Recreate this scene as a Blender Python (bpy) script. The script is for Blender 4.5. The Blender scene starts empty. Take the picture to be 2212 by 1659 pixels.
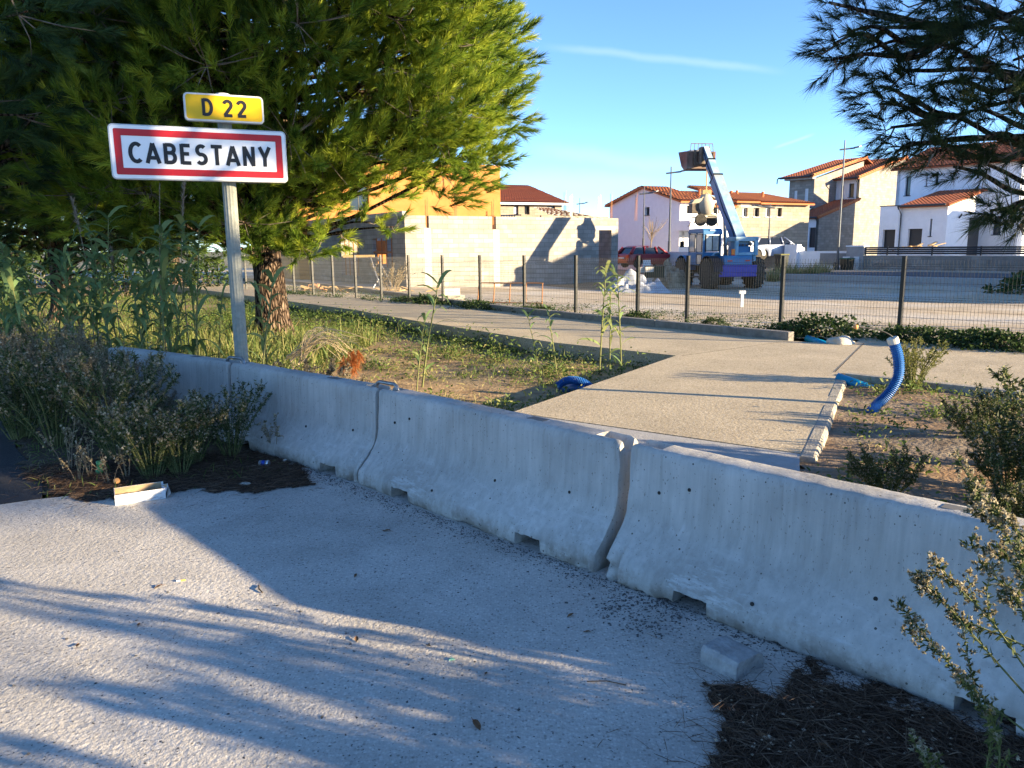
import bpy, bmesh, math, random
import numpy as np
from mathutils import Vector, Matrix
S = bpy.context.scene
C = S.collection
RNG = np.random.default_rng(7)
random.seed(7)

# ------------------------------------------------------------ camera, sky, sun, exposure
F_PX, CX, CY, EYE = 1659., 1106., 829.5, 1.55          # photo measured on a 2212 x 1659 grid
PITCH, ROLL = math.radians(10.17), math.radians(0.6)
_c, _s, _cp, _sp = math.cos(ROLL), math.sin(ROLL), math.cos(PITCH), math.sin(PITCH)
X0 = Vector((1, 0, 0)); Y0 = Vector((0, _sp, _cp)); Z0 = Vector((0, -_cp, _sp))
Xc = _c*X0 - _s*Y0; Yc = _s*X0 + _c*Y0
cam_data = bpy.data.cameras.new('camera'); cam = bpy.data.objects.new('camera', cam_data); C.objects.link(cam)
m = Matrix((Xc, Yc, Z0)).transposed().to_4x4(); m.translation = Vector((0, 0, EYE)); cam.matrix_world = m
cam_data.lens = F_PX/2212*36; cam_data.sensor_width = 36; cam_data.clip_start = .05; cam_data.clip_end = 3000
S.camera = cam

SUN_EL, SUN_AZ = math.radians(11.0), math.radians(110)     # azimuth from +Y towards +X
SUN = Vector((math.sin(SUN_AZ)*math.cos(SUN_EL), math.cos(SUN_AZ)*math.cos(SUN_EL), math.sin(SUN_EL)))
W = bpy.data.worlds.new('World'); S.world = W; W.use_nodes = True
nt = W.node_tree; nt.nodes.clear()
out = nt.nodes.new('ShaderNodeOutputWorld'); bg = nt.nodes.new('ShaderNodeBackground')
sky = nt.nodes.new('ShaderNodeTexSky'); sky.sky_type = 'NISHITA'; sky.sun_disc = False
sky.sun_elevation = SUN_EL; sky.sun_rotation = SUN_AZ; sky.altitude = 20
sky.air_density = 0.6; sky.dust_density = 0.0; sky.ozone_density = 3.4
bg.inputs['Strength'].default_value = 0.086
# thin contrails: streaks of ice cloud across the sky, laid along great circles
def wn(t, **k):
    n = nt.nodes.new(t)
    for a, b in k.items():
        if a == 'op': n.operation = b
        else: n.inputs[int(a[1:])].default_value = b
    return n
def raydir(x, y):
    u = (x-CX)/F_PX; v = (CY-y)/F_PX
    return (u*Xc + v*Yc - Z0).normalized()
tc = nt.nodes.new('ShaderNodeTexCoord')
noise = nt.nodes.new('ShaderNodeTexNoise'); noise.inputs['Scale'].default_value = 22; noise.inputs['Detail'].default_value = 4
nt.links.new(tc.outputs['Generated'], noise.inputs['Vector'])
def streak(p0, p1, width, amount):
    a, b = raydir(*p0), raydir(*p1)
    n = a.cross(b).normalized(); mid = (a+b).normalized(); half = math.acos(max(-1, min(1, a.dot(b))))/2
    d1 = wn('ShaderNodeVectorMath', op='DOT_PRODUCT', _1=n); nt.links.new(tc.outputs['Generated'], d1.inputs[0])
    wob = wn('ShaderNodeMath', op='MULTIPLY_ADD', _1=width*1.0, _2=-width*.5); nt.links.new(noise.outputs[0], wob.inputs[0])
    ad = wn('ShaderNodeMath', op='ADD'); nt.links.new(d1.outputs['Value'], ad.inputs[0]); nt.links.new(wob.outputs[0], ad.inputs[1])
    ab = wn('ShaderNodeMath', op='ABSOLUTE'); nt.links.new(ad.outputs[0], ab.inputs[0])
    mr = wn('ShaderNodeMapRange', _1=0., _2=width, _3=1., _4=0.); mr.interpolation_type = 'SMOOTHSTEP'; nt.links.new(ab.outputs[0], mr.inputs[0])
    d2 = wn('ShaderNodeVectorMath', op='DOT_PRODUCT', _1=mid); nt.links.new(tc.outputs['Generated'], d2.inputs[0])
    m2 = wn('ShaderNodeMapRange', _1=math.cos(half), _2=math.cos(half*.45), _3=0., _4=amount); m2.interpolation_type = 'SMOOTHSTEP'; nt.links.new(d2.outputs['Value'], m2.inputs[0])
    mu = wn('ShaderNodeMath', op='MULTIPLY'); nt.links.new(mr.outputs[0], mu.inputs[0]); nt.links.new(m2.outputs[0], mu.inputs[1])
    return mu.outputs[0]
acc = None
for st in [((1150, 95), (1720, 158), .007, .15), ((1665, 322), (1765, 288), .003, .16), ((1120, 320), (1600, 372), .016, .12), ((1040, 385), (1480, 395), .02, .12)]:
    o = streak(*st)
    if acc is None: acc = o
    else:
        s2 = wn('ShaderNodeMath', op='ADD'); nt.links.new(acc, s2.inputs[0]); nt.links.new(o, s2.inputs[1]); acc = s2.outputs[0]
mix = nt.nodes.new('ShaderNodeMix'); mix.data_type = 'RGBA'; mix.inputs[7].default_value = (3.0, 3.3, 3.7, 1)
nt.links.new(acc, mix.inputs[0]); nt.links.new(sky.outputs[0], mix.inputs[6]); nt.links.new(mix.outputs[2], bg.inputs[0])
nt.links.new(bg.outputs[0], out.inputs[0])

sl = bpy.data.lights.new('sun', 'SUN'); sl.energy = 3.8; sl.angle = math.radians(.55); sl.color = (1, .79, .50)
so = bpy.data.objects.new('sun', sl); C.objects.link(so); so.location = (30, -10, 30)
so.rotation_euler = (-SUN).to_track_quat('-Z', 'Y').to_euler()
S.view_settings.view_transform = 'Standard'; S.view_settings.look = 'None'
S.view_settings.exposure = 2.42; S.view_settings.gamma = 1.0

# ------------------------------------------------------------ measuring from the photograph
def ray(x, y):
    u = (x-CX)/F_PX; v = (CY-y)/F_PX
    return u*Xc + v*Yc - Z0
def G(x, y, z=0.):
    r = ray(x, y); t = (z-EYE)/r.z
    return Vector((r.x*t, r.y*t, z))
def D(x, y, Y):
    r = ray(x, y); t = Y/r.y
    return Vector((r.x*t, Y, EYE+r.z*t))
def onplane(px, py, P, d):
    r = ray(px, py); n = (-d[1], d[0])
    t = (P[0]*n[0]+P[1]*n[1])/(r.x*n[0]+r.y*n[1])
    return (r.x*t-P[0])*d[0]+(r.y*t-P[1])*d[1], EYE+r.z*t

# ------------------------------------------------------------ mesh helpers
class MB:
    def __init__(s): s.v = []; s.f = []; s.n = 0; s.mi = []
    def add(s, vs, fs, mi=0):
        s.v.append(np.asarray(vs, float).reshape(-1, 3))
        for f in fs: s.f.append([i+s.n for i in f]); s.mi.append(mi)
        s.n += len(s.v[-1])
    def box(s, lo, hi, mi=0):
        (a, b, c), (d, e, f) = lo, hi
        s.add([(a,b,c),(d,b,c),(d,e,c),(a,e,c),(a,b,f),(d,b,f),(d,e,f),(a,e,f)],
              [(0,3,2,1),(4,5,6,7),(0,1,5,4),(1,2,6,5),(2,3,7,6),(3,0,4,7)], mi)
    def obox(s, o, ux, uy, uz, mi=0):
        o, ux, uy, uz = map(np.array, (o, ux, uy, uz))
        s.add([o, o+ux, o+ux+uy, o+uy, o+uz, o+ux+uz, o+ux+uy+uz, o+uy+uz],
              [(0,3,2,1),(4,5,6,7),(0,1,5,4),(1,2,6,5),(2,3,7,6),(3,0,4,7)], mi)
    def prism(s, poly, ext, mi=0):
        p = np.array(poly, float); n = len(p); e = np.array(ext, float)
        s.add(np.vstack([p, p+e]), [tuple(range(n))[::-1], tuple(range(n, 2*n))]+[(i, (i+1) % n, (i+1) % n+n, i+n) for i in range(n)], mi)
    def tube(s, pts, r, n=8, cap=True, mi=0, jit=0.):
        pts = np.array(pts, float); k = len(pts)
        r = np.full(k, r) if np.isscalar(r) else np.array(r, float)
        t = np.gradient(pts, axis=0); t /= np.linalg.norm(t, axis=1)[:, None]+1e-12
        a = np.array([0, 0, 1.]) if abs(t[0][2]) < .9 else np.array([1., 0, 0])
        u = np.cross(t[0], a); u /= np.linalg.norm(u); vs = []
        th = np.arange(n)*2*math.pi/n
        for i in range(k):
            u = u - t[i]*np.dot(u, t[i]); u /= np.linalg.norm(u)+1e-12; w = np.cross(t[i], u)
            rr = r[i]*(1+jit*(RNG.random(n)-.5)) if jit else np.full(n, r[i])
            vs.append(pts[i]+(np.cos(th)*rr)[:, None]*u+(np.sin(th)*rr)[:, None]*w)
        fs = [(i*n+j, i*n+(j+1) % n, (i+1)*n+(j+1) % n, (i+1)*n+j) for i in range(k-1) for j in range(n)]
        if cap: fs += [tuple(range(n))[::-1], tuple((k-1)*n+j for j in range(n))]
        s.add(np.vstack(vs), fs, mi)
    def cyl(s, p0, p1, r, n=16, mi=0, r2=None): s.tube([p0, p1], [r, r if r2 is None else r2], n, True, mi)
    def lathe(s, prof, o=(0, 0, 0), ax=(0, 0, 1), n=20, mi=0):
        ax = np.array(ax, float); ax /= np.linalg.norm(ax)
        a = np.array([0, 0, 1.]) if abs(ax[2]) < .9 else np.array([1., 0, 0])
        u = np.cross(ax, a); u /= np.linalg.norm(u); w = np.cross(ax, u); o = np.array(o, float)
        th = np.arange(n)*2*math.pi/n; vs = []
        for r, h in prof: vs.append(o+ax*h+(np.cos(th)*r)[:, None]*u+(np.sin(th)*r)[:, None]*w)
        k = len(prof)
        fs = [(i*n+j, i*n+(j+1) % n, (i+1)*n+(j+1) % n, (i+1)*n+j) for i in range(k-1) for j in range(n)]
        fs += [tuple(range(n))[::-1], tuple((k-1)*n+j for j in range(n))]
        s.add(np.vstack(vs), fs, mi)
    def grid(s, fn, nu, nv, mi=0):
        vs = [fn(i/(nu-1), j/(nv-1)) for j in range(nv) for i in range(nu)]
        s.add(vs, [(j*nu+i, j*nu+i+1, (j+1)*nu+i+1, (j+1)*nu+i) for j in range(nv-1) for i in range(nu-1)], mi)
    def build(s, name, mats, parent=None, smooth=False, bevel=0, loc=None):
        me = bpy.data.meshes.new(name)
        v = np.vstack(s.v) if s.v else np.zeros((0, 3))
        me.from_pydata(v.tolist(), [], s.f)
        return link(name, me, mats, parent, smooth, bevel, loc, s.mi)
def link(name, me, mats, parent=None, smooth=False, bevel=0, loc=None, mi=None):
    mats = mats if isinstance(mats, (list, tuple)) else [mats]
    for q in mats: me.materials.append(q)
    if len(mats) > 1 and mi: me.polygons.foreach_set('material_index', mi)
    if smooth: me.polygons.foreach_set('use_smooth', [True]*len(me.polygons))
    me.update()
    o = bpy.data.objects.new(name, me); C.objects.link(o)
    if parent: o.parent = parent
    if loc is not None: o.location = loc
    if bevel:
        b = o.modifiers.new('edge', 'BEVEL'); b.width = bevel; b.segments = 2; b.limit_method = 'ANGLE'; b.angle_limit = math.radians(35)
    return o
def tris(name, V, mats, parent=None, tint=None, npoly=3, loc=None, mi=None, smooth=False):
    """many loose n-gons as one mesh; V is (k, npoly, 3); tint is one number per face"""
    V = np.asarray(V, np.float32); k = len(V)
    me = bpy.data.meshes.new(name)
    me.vertices.add(k*npoly); me.vertices.foreach_set('co', V.ravel())
    me.loops.add(k*npoly); me.loops.foreach_set('vertex_index', np.arange(k*npoly, dtype=np.int32))
    me.polygons.add(k); me.polygons.foreach_set('loop_start', np.arange(k, dtype=np.int32)*npoly)
    me.polygons.foreach_set('loop_total', np.full(k, npoly, np.int32))
    if tint is not None:
        at = me.attributes.new('tint', 'FLOAT', 'FACE'); at.data.foreach_set('value', np.asarray(tint, np.float32))
    me.update(calc_edges=True)
    return link(name, me, mats, parent, smooth, 0, loc, mi)
def tag(o, label=None, cat=None, group=None, kind=None):
    if label: o['label'] = label
    if cat: o['category'] = cat
    if group: o['group'] = group
    if kind: o['kind'] = kind
    return o
def thing(name, label, cat, loc=(0, 0, 0), rz=0., group=None):
    o = bpy.data.objects.new(name, None); C.objects.link(o); o.empty_display_size = .2
    o.location = loc; o.rotation_euler = (0, 0, rz)
    return tag(o, label, cat, group)
def kids(o): return [c for c in bpy.data.objects if c.parent == o]
def copy_tree(o, loc=None, rz=None, label=None, sc=None, group=None, top=True):
    c = o.copy(); C.objects.link(c)
    for ch in kids(o):
        d = copy_tree(ch, top=False); d.parent = c
    if loc is not None: c.location = loc
    if rz is not None: c.rotation_euler = (0, 0, rz)
    if sc is not None: c.scale = (sc, sc, sc)
    if label: c['label'] = label
    if group: c['group'] = group
    return c

# ------------------------------------------------------------ materials
MATS = {}
def mat(name, c1, c2=None, scale=8., rough=.8, bump=0., bscale=None, c3=None, metal=0., spec=.3, streaky=None, thr=(.35, .65), detail=6.):
    """two-tone noise material with bump"""
    M = bpy.data.materials.new(name); M.use_nodes = True; t = M.node_tree; b = t.nodes['Principled BSDF']
    b.inputs['Roughness'].default_value = rough; b.inputs['Metallic'].default_value = metal
    b.inputs['Specular IOR Level'].default_value = spec
    N = t.nodes.new; L = t.links.new
    co = N('ShaderNodeTexCoord'); vec = co.outputs['Object']
    if c2 is None: b.inputs['Base Color'].default_value = (*c1, 1)
    else:
        v = vec
        if streaky:
            mp = N('ShaderNodeMapping'); mp.inputs['Scale'].default_value = streaky; L(vec, mp.inputs[0]); v = mp.outputs[0]
        n = N('ShaderNodeTexNoise'); n.inputs['Scale'].default_value = scale; n.inputs['Detail'].default_value = detail; n.inputs['Roughness'].default_value = .62; L(v, n.inputs['Vector'])
        r = N('ShaderNodeValToRGB'); L(n.outputs[0], r.inputs[0])
        r.color_ramp.elements[0].position = thr[0]; r.color_ramp.elements[0].color = (*c1, 1)
        r.color_ramp.elements[1].position = thr[1]; r.color_ramp.elements[1].color = (*c2, 1)
        col = r.outputs[0]
        if c3 is not None:
            n2 = N('ShaderNodeTexNoise'); n2.inputs['Scale'].default_value = scale*.13; n2.inputs['Detail'].default_value = 4; L(vec, n2.inputs['Vector'])
            r2 = N('ShaderNodeMapRange'); r2.inputs[1].default_value = .45; r2.inputs[2].default_value = .68; L(n2.outputs[0], r2.inputs[0])
            mx = N('ShaderNodeMix'); mx.data_type = 'RGBA'; L(r2.outputs[0], mx.inputs[0]); L(col, mx.inputs[6]); mx.inputs[7].default_value = (*c3, 1); col = mx.outputs[2]
        L(col, b.inputs['Base Color'])
    if bump:
        n3 = N('ShaderNodeTexNoise'); n3.inputs['Scale'].default_value = bscale or scale*3; n3.inputs['Detail'].default_value = 5; L(vec, n3.inputs['Vector'])
        bp = N('ShaderNodeBump'); bp.inputs['Strength'].default_value = min(1, bump); bp.inputs['Distance'].default_value = .02; L(n3.outputs[0], bp.inputs['Height']); L(bp.outputs[0], b.inputs['Normal'])
    return M
def leafmat(name, dark, mid, light, trans=.35, rough=.6):
    """leaf colour from the tint of each leaf, with light passing through"""
    M = bpy.data.materials.new(name); M.use_nodes = True; t = M.node_tree; N = t.nodes.new; L = t.links.new
    b = t.nodes['Principled BSDF']; b.inputs['Roughness'].default_value = rough; b.inputs['Specular IOR Level'].default_value = .25
    a = N('ShaderNodeAttribute'); a.attribute_name = 'tint'
    r = N('ShaderNodeValToRGB'); L(a.outputs['Fac'], r.inputs[0])
    e = r.color_ramp.elements; e[0].position = 0; e[0].color = (*dark, 1); e[1].position = 1; e[1].color = (*light, 1)
    q = e.new(.5); q.color = (*mid, 1)
    L(r.outputs[0], b.inputs['Base Color'])
    tr = N('ShaderNodeBsdfTranslucent'); L(r.outputs[0], tr.inputs[0])
    mx = N('ShaderNodeMixShader'); mx.inputs[0].default_value = trans; L(b.outputs[0], mx.inputs[1]); L(tr.outputs[0], mx.inputs[2])
    L(mx.outputs[0], t.nodes['Material Output'].inputs[0])
    return M
def blockmat(name, c1, c2, mortar, bw=.5, bh=.2, ms=.012, blot=None, bump=.4):
    """concrete block or tile courses on vertical faces (uses local x+y and z)"""
    M = bpy.data.materials.new(name); M.use_nodes = True; t = M.node_tree; N = t.nodes.new; L = t.links.new
    b = t.nodes['Principled BSDF']; b.inputs['Roughness'].default_value = .9; b.inputs['Specular IOR Level'].default_value = .15
    co = N('ShaderNodeTexCoord'); sp = N('ShaderNodeSeparateXYZ'); L(co.outputs['Object'], sp.inputs[0])
    ad = N('ShaderNodeMath'); L(sp.outputs[0], ad.inputs[0]); L(sp.outputs[1], ad.inputs[1])
    cb = N('ShaderNodeCombineXYZ'); L(ad.outputs[0], cb.inputs[0]); L(sp.outputs[2], cb.inputs[1])
    k = N('ShaderNodeTexBrick'); L(cb.outputs[0], k.inputs['Vector']); k.inputs['Scale'].default_value = 1
    k.inputs['Color1'].default_value = (*c1, 1); k.inputs['Color2'].default_value = (*c2, 1); k.inputs['Mortar'].default_value = (*mortar, 1)
    k.inputs['Brick Width'].default_value = bw; k.inputs['Row Height'].default_value = bh; k.inputs['Mortar Size'].default_value = ms
    n = N('ShaderNodeTexNoise'); n.inputs['Scale'].default_value = 1.7; n.inputs['Detail'].default_value = 6; L(co.outputs['Object'], n.inputs['Vector'])
    mr = N('ShaderNodeMapRange'); mr.inputs[1].default_value = .3; mr.inputs[2].default_value = .7; mr.inputs[3].default_value = .8; mr.inputs[4].default_value = 1.12; L(n.outputs[0], mr.inputs[0])
    mx = N('ShaderNodeMix'); mx.data_type = 'RGBA'; mx.blend_type = 'MULTIPLY'; mx.inputs[0].default_value = 1; L(k.outputs[0], mx.inputs[6]); L(mr.outputs[0], mx.inputs[7])
    L(mx.outputs[2], b.inputs['Base Color'])
    bp = N('ShaderNodeBump'); bp.inputs['Strength'].default_value = bump; bp.inputs['Distance'].default_value = .01; bp.invert = True
    L(k.outputs['Fac'], bp.inputs['Height']); L(bp.outputs[0], b.inputs['Normal'])
    return M
# ================================================================ THE SETTING: ground, paths, road
def aggregate(name, stones, base, vs=90., bump=.5, big=3., rough=.85, speck=None, wear=.25):
    """stones bound in a paste: cell colours, a height per cell and slow wear"""
    M = bpy.data.materials.new(name); M.use_nodes = True; t = M.node_tree; N = t.nodes.new; L = t.links.new
    b = t.nodes['Principled BSDF']; b.inputs['Roughness'].default_value = rough; b.inputs['Specular IOR Level'].default_value = .2
    co = N('ShaderNodeTexCoord')
    v = N('ShaderNodeTexVoronoi'); v.inputs['Scale'].default_value = vs; L(co.outputs['Object'], v.inputs['Vector'])
    sp = N('ShaderNodeSeparateColor'); L(v.outputs['Color'], sp.inputs[0])
    r = N('ShaderNodeValToRGB'); L(sp.outputs[0], r.inputs[0]); e = r.color_ramp.elements
    e[0].position = 0; e[0].color = (*stones[0], 1); e[1].position = 1; e[1].color = (*stones[-1], 1)
    for i, cc in enumerate(stones[1:-1]): q = e.new((i+1)/(len(stones)-1)); q.color = (*cc, 1)
    mr = N('ShaderNodeMapRange'); mr.inputs[1].default_value = .25; mr.inputs[2].default_value = .6; L(v.outputs['Distance'], mr.inputs[0])
    mx = N('ShaderNodeMix'); mx.data_type = 'RGBA'; L(mr.outputs[0], mx.inputs[0]); L(r.outputs[0], mx.inputs[6]); mx.inputs[7].default_value = (*base, 1)
    n = N('ShaderNodeTexNoise'); n.inputs['Scale'].default_value = big; n.inputs['Detail'].default_value = 8; n.inputs['Roughness'].default_value = .65; L(co.outputs['Object'], n.inputs['Vector'])
    m2 = N('ShaderNodeMapRange'); m2.inputs[1].default_value = .3; m2.inputs[2].default_value = .72; m2.inputs[3].default_value = 1-wear; m2.inputs[4].default_value = 1+wear*.6; L(n.outputs[0], m2.inputs[0])
    mm = N('ShaderNodeMix'); mm.data_type = 'RGBA'; mm.blend_type = 'MULTIPLY'; mm.inputs[0].default_value = 1; L(mx.outputs[2], mm.inputs[6]); L(m2.outputs[0], mm.inputs[7])
    col = mm.outputs[2]
    if speck:
        n4 = N('ShaderNodeTexNoise'); n4.inputs['Scale'].default_value = 55; n4.inputs['Detail'].default_value = 2; L(co.outputs['Object'], n4.inputs['Vector'])
        m4 = N('ShaderNodeMapRange'); m4.inputs[1].default_value = .66; m4.inputs[2].default_value = .71; L(n4.outputs[0], m4.inputs[0])
        m5 = N('ShaderNodeMix'); m5.data_type = 'RGBA'; L(m4.outputs[0], m5.inputs[0]); L(col, m5.inputs[6]); m5.inputs[7].default_value = (*speck, 1); col = m5.outputs[2]
    L(col, b.inputs['Base Color'])
    n3 = N('ShaderNodeTexNoise'); n3.inputs['Scale'].default_value = vs*.45; n3.inputs['Detail'].default_value = 4; n3.inputs['Roughness'].default_value = .7; L(co.outputs['Object'], n3.inputs['Vector'])
    bp = N('ShaderNodeBump'); bp.inputs['Strength'].default_value = bump; bp.inputs['Distance'].default_value = .012; L(n3.outputs[0], bp.inputs['Height']); L(bp.outputs[0], b.inputs['Normal'])
    return M
m_apron = aggregate('worn_concrete', [(.30, .28, .25), (.54, .51, .455), (.62, .585, .525), (.68, .645, .58)], (.52, .485, .43), vs=85, bump=.85, big=1.1, speck=(.06, .06, .06), wear=.32)
m_path = aggregate('washed_gravel_concrete', [(.18, .13, .08), (.46, .37, .25), (.60, .50, .35), (.74, .66, .52)], (.50, .42, .29), vs=62, bump=.5, big=1.2, wear=.18)
m_gutter = mat('smooth_concrete', (.36, .35, .33), (.44, .43, .41), 9, .85, .25, 70)
m_kerb = mat('cast_kerb', (.28, .26, .22), (.42, .385, .32), 14, .85, .4, 60)
m_kerbdark = mat('rough_kerb', (.20, .185, .165), (.30, .28, .25), 9, .9, .5, 40)
m_asphalt = aggregate('asphalt', [(.035, .035, .038), (.05, .05, .053), (.075, .074, .074)], (.045, .045, .047), vs=120, bump=.5, wear=.2)
m_street = aggregate('street_asphalt', [(.08, .08, .085), (.11, .11, .115), (.14, .14, .145)], (.1, .1, .105), vs=60, bump=.2, wear=.2)
m_soil = mat('dry_soil', (.20, .125, .065), (.50, .35, .19), 5, .95, .8, 26, c3=(.24, .19, .12), thr=(.3, .7))
m_bed = mat('bed_soil', (.14, .095, .06), (.33, .27, .20), 7, .95, .9, 24, c3=(.25, .15, .08), thr=(.3, .7))
m_site = mat('site_gravel', (.36, .28, .18), (.56, .46, .32), 2.2, .95, .7, 14, c3=(.55, .50, .42), thr=(.3, .7))
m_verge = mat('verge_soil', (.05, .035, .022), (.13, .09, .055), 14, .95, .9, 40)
m_far = mat('far_ground', (.12, .11, .06), (.24, .20, .12), .3, .95)

F0 = Vector((6.3, 12.4, 0)); FD = Vector((-.68, .733, 0)).normalized(); FN = Vector((.733, .68, 0)).normalized()
def sstep(a, b, x):
    t = max(0., min(1., (x-a)/(b-a))); return t*t*(3-2*t)
def wob(x, y, k=1.):
    return k*(math.sin(x*1.7+y*.9)*.4+math.sin(x*.63-y*1.31+1.)*.6+math.sin(x*3.1+y*2.7)*.2)
def zsite(x, y):
    v = (x-F0.x)*FN.x+(y-F0.y)*FN.y
    return -.02-.22*sstep(2, 13, v)+.26*sstep(19, 32, v)+wob(x, y, .02)
def zfield(x, y):
    d = (x+1.03)*.7+(y-4.93)*.714-.55
    return -.06-.15*sstep(.2, 1.6, d)+wob(x*1.3, y*1.3, .03)*sstep(0, 1.5, d)+.05*math.sin(x*.5+2)*math.sin(y*.33)*sstep(.5, 3, d)
def zbed(x, y): return -.05+wob(x*2.3, y*2.3, .022)

def structure(name, mb, m, **k):
    o = mb.build(name, m, **k); o['kind'] = 'structure'; return o
b = MB(); b.box((-600, -400, -1.4), (900, 900, -.75)); structure('ground', b, m_far)
def slab(name, pts, z1, z0, m, bevel=0):
    b = MB(); b.prism([(p[0], p[1], z0) for p in pts], (0, 0, z1-z0)); o = structure(name, b, m, bevel=bevel); return o

# worn concrete apron the barriers stand on, with the old asphalt road beside it
apron = [(-3.9, 4.0), (-3.3, 4.52), (-3.05, 4.66), (-2.75, 4.78), (-2.4, 4.92), (-1.95, 5.1), (-1.5, 5.62), (-.95, 5.35), (.1, 4.32), (.78, 3.62), (1.5, 2.88), (2.4, 2.0), (4.6, -.4), (4.6, -4), (-8, -4), (-8, .6), (-5.5, 2.6)]
slab('apron_pavement', apron, 0, -.3, m_apron)
road = [(-5.7, 2.9), (-3.9, 4.02), (-3.3, 4.54), (-3.02, 4.72), (-3.3, 5.2), (-4.0, 6.0), (-4.6, 6.9), (-5.8, 8.6), (-30, 30), (-40, 18), (-12, -3.8), (-8.02, -3.8), (-8.02, .65)]
slab('asphalt_road', [(x, y) for x, y in road], -.006, -.3, m_asphalt)
# verge under the bushes
def sheet(name, fn, x0, x1, y0, y1, st, m, keep=None):
    nx, ny = int((x1-x0)/st)+1, int((y1-y0)/st)+1
    vs = [(x0+i*st, y0+j*st, fn(x0+i*st, y0+j*st)) for j in range(ny) for i in range(nx)]
    fs = []
    for j in range(ny-1):
        for i in range(nx-1):
            if keep is None or keep(x0+(i+.5)*st, y0+(j+.5)*st): fs.append((j*nx+i, j*nx+i+1, (j+1)*nx+i+1, (j+1)*nx+i))
    b = MB(); b.add(vs, fs); return structure(name, b, m, smooth=True)
def inside(p, poly):
    x, y = p; r = False; n = len(poly)
    for i in range(n):
        (x1, y1), (x2, y2) = poly[i], poly[(i+1) % n]
        if (y1 > y) != (y2 > y) and x < (x2-x1)*(y-y1)/(y2-y1)+x1: r = not r
    return r
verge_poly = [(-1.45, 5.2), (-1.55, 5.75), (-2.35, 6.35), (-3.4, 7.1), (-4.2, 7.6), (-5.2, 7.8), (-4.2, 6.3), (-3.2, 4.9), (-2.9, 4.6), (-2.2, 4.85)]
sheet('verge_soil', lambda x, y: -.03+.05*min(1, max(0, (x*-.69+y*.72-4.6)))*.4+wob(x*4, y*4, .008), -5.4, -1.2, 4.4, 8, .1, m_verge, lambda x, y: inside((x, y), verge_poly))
# weedy field between the barriers and the path
sheet('field_soil', zfield, -46, 4.6, 4.4, 40, .2, m_soil, lambda x, y: (x+1.03)*.7+(y-4.93)*.714 > -1.6 and y < 40)
# footpath: one long run beside the fence and a branch down to the barriers
near_l = [(2.33, 10.79), (.71, 12.42), (-.6, 14.3), (-2.25, 16.75), (-4.0, 19.6), (-6.6, 23.0), (-10.5, 28.2), (-15, 34)]
kerb_b = [(-18.4, 44.), (-13.0, 38.2), (-8.9, 33.2), (-5.3, 27.6), (-1.55, 20.9), (.2, 18.), (1.5, 16.2), (3.27, 13.95), (4.5, 12.35)]
br_l = [(.06, 7.24), (-.42, 6.5)]
br_r = [(2.02, 5.21), (2.13, 5.43), (3.82, 8.85), (3.98, 9.17)]
g_l, g_r = Vector((-.05, 7.06, 0)), Vector((2.2, 5.56, 0))
path_poly = near_l[::-1] + [(.0, 7.13), (2.16, 5.58)] + br_r[2:] + [(5.3, 7.75), (6.5, 6.55), (9.4, 3.6), (11.6, 6.4), (7.65, 11.3), (5.95, 12.75), (5.2, 11.75), (4.5, 12.33)] + kerb_b[::-1][1:]
slab('footpath', path_poly, 0, -.45, m_path)
slab('gutter_strip', [(-.0, 7.115), (-1.0, 5.9), (-.3, 5.2), (.65, 4.25), (1.4, 3.5), (2.05, 5.3), (2.15, 5.565)], -.004, -.4, m_gutter)
# saw-cut joint between the two runs and edging of the branch
b = MB()
for p, q in [((2.40, 10.74), (4.45, 12.28)), ((3.92, 9.2), (5.5, 11.9))]:
    d = (Vector(q)-Vector(p)).normalized(); n = Vector((-d.y, d.x))*.006
    b.add([(p[0]-n.x, p[1]-n.y, .004), (q[0]-n.x, q[1]-n.y, .004), (q[0]+n.x, q[1]+n.y, .004), (p[0]+n.x, p[1]+n.y, .004)], [(0, 1, 2, 3)])
structure('path_joint', b, m_asphalt)
# kerb stones along the right side of the branch: cream, rounded, one by one
kerb_mats = [m_kerb]
p, q = Vector((2.115, 5.50)), Vector((3.86, 8.99)); L_ = (q-p).length; d = (q-p)/L_; n_ = Vector((d.y, -d.x))
b = MB(); k = 0; s_ = 0
while s_ < L_-.1:
    ln = min(.5, L_-s_)-.005; dz = [0, .0015, -.001, .001, -.0015, .001][k % 6]; off = [.0, .0015, -.001, .001][k % 4]
    a = p+d*s_+n_*off
    prof = [(0, -.3), (.13, -.3), (.13, -.05), (.12, -.012), (.10, .002), (.02, .002), (0, -.004)]
    b.prism([(a.x+n_.x*u, a.y+n_.y*u, w+dz) for u, w in prof], (d.x*ln, d.y*ln, 0)); s_ += .5; k += 1
structure('kerb_edge', b, m_kerb, bevel=.006)
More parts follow.
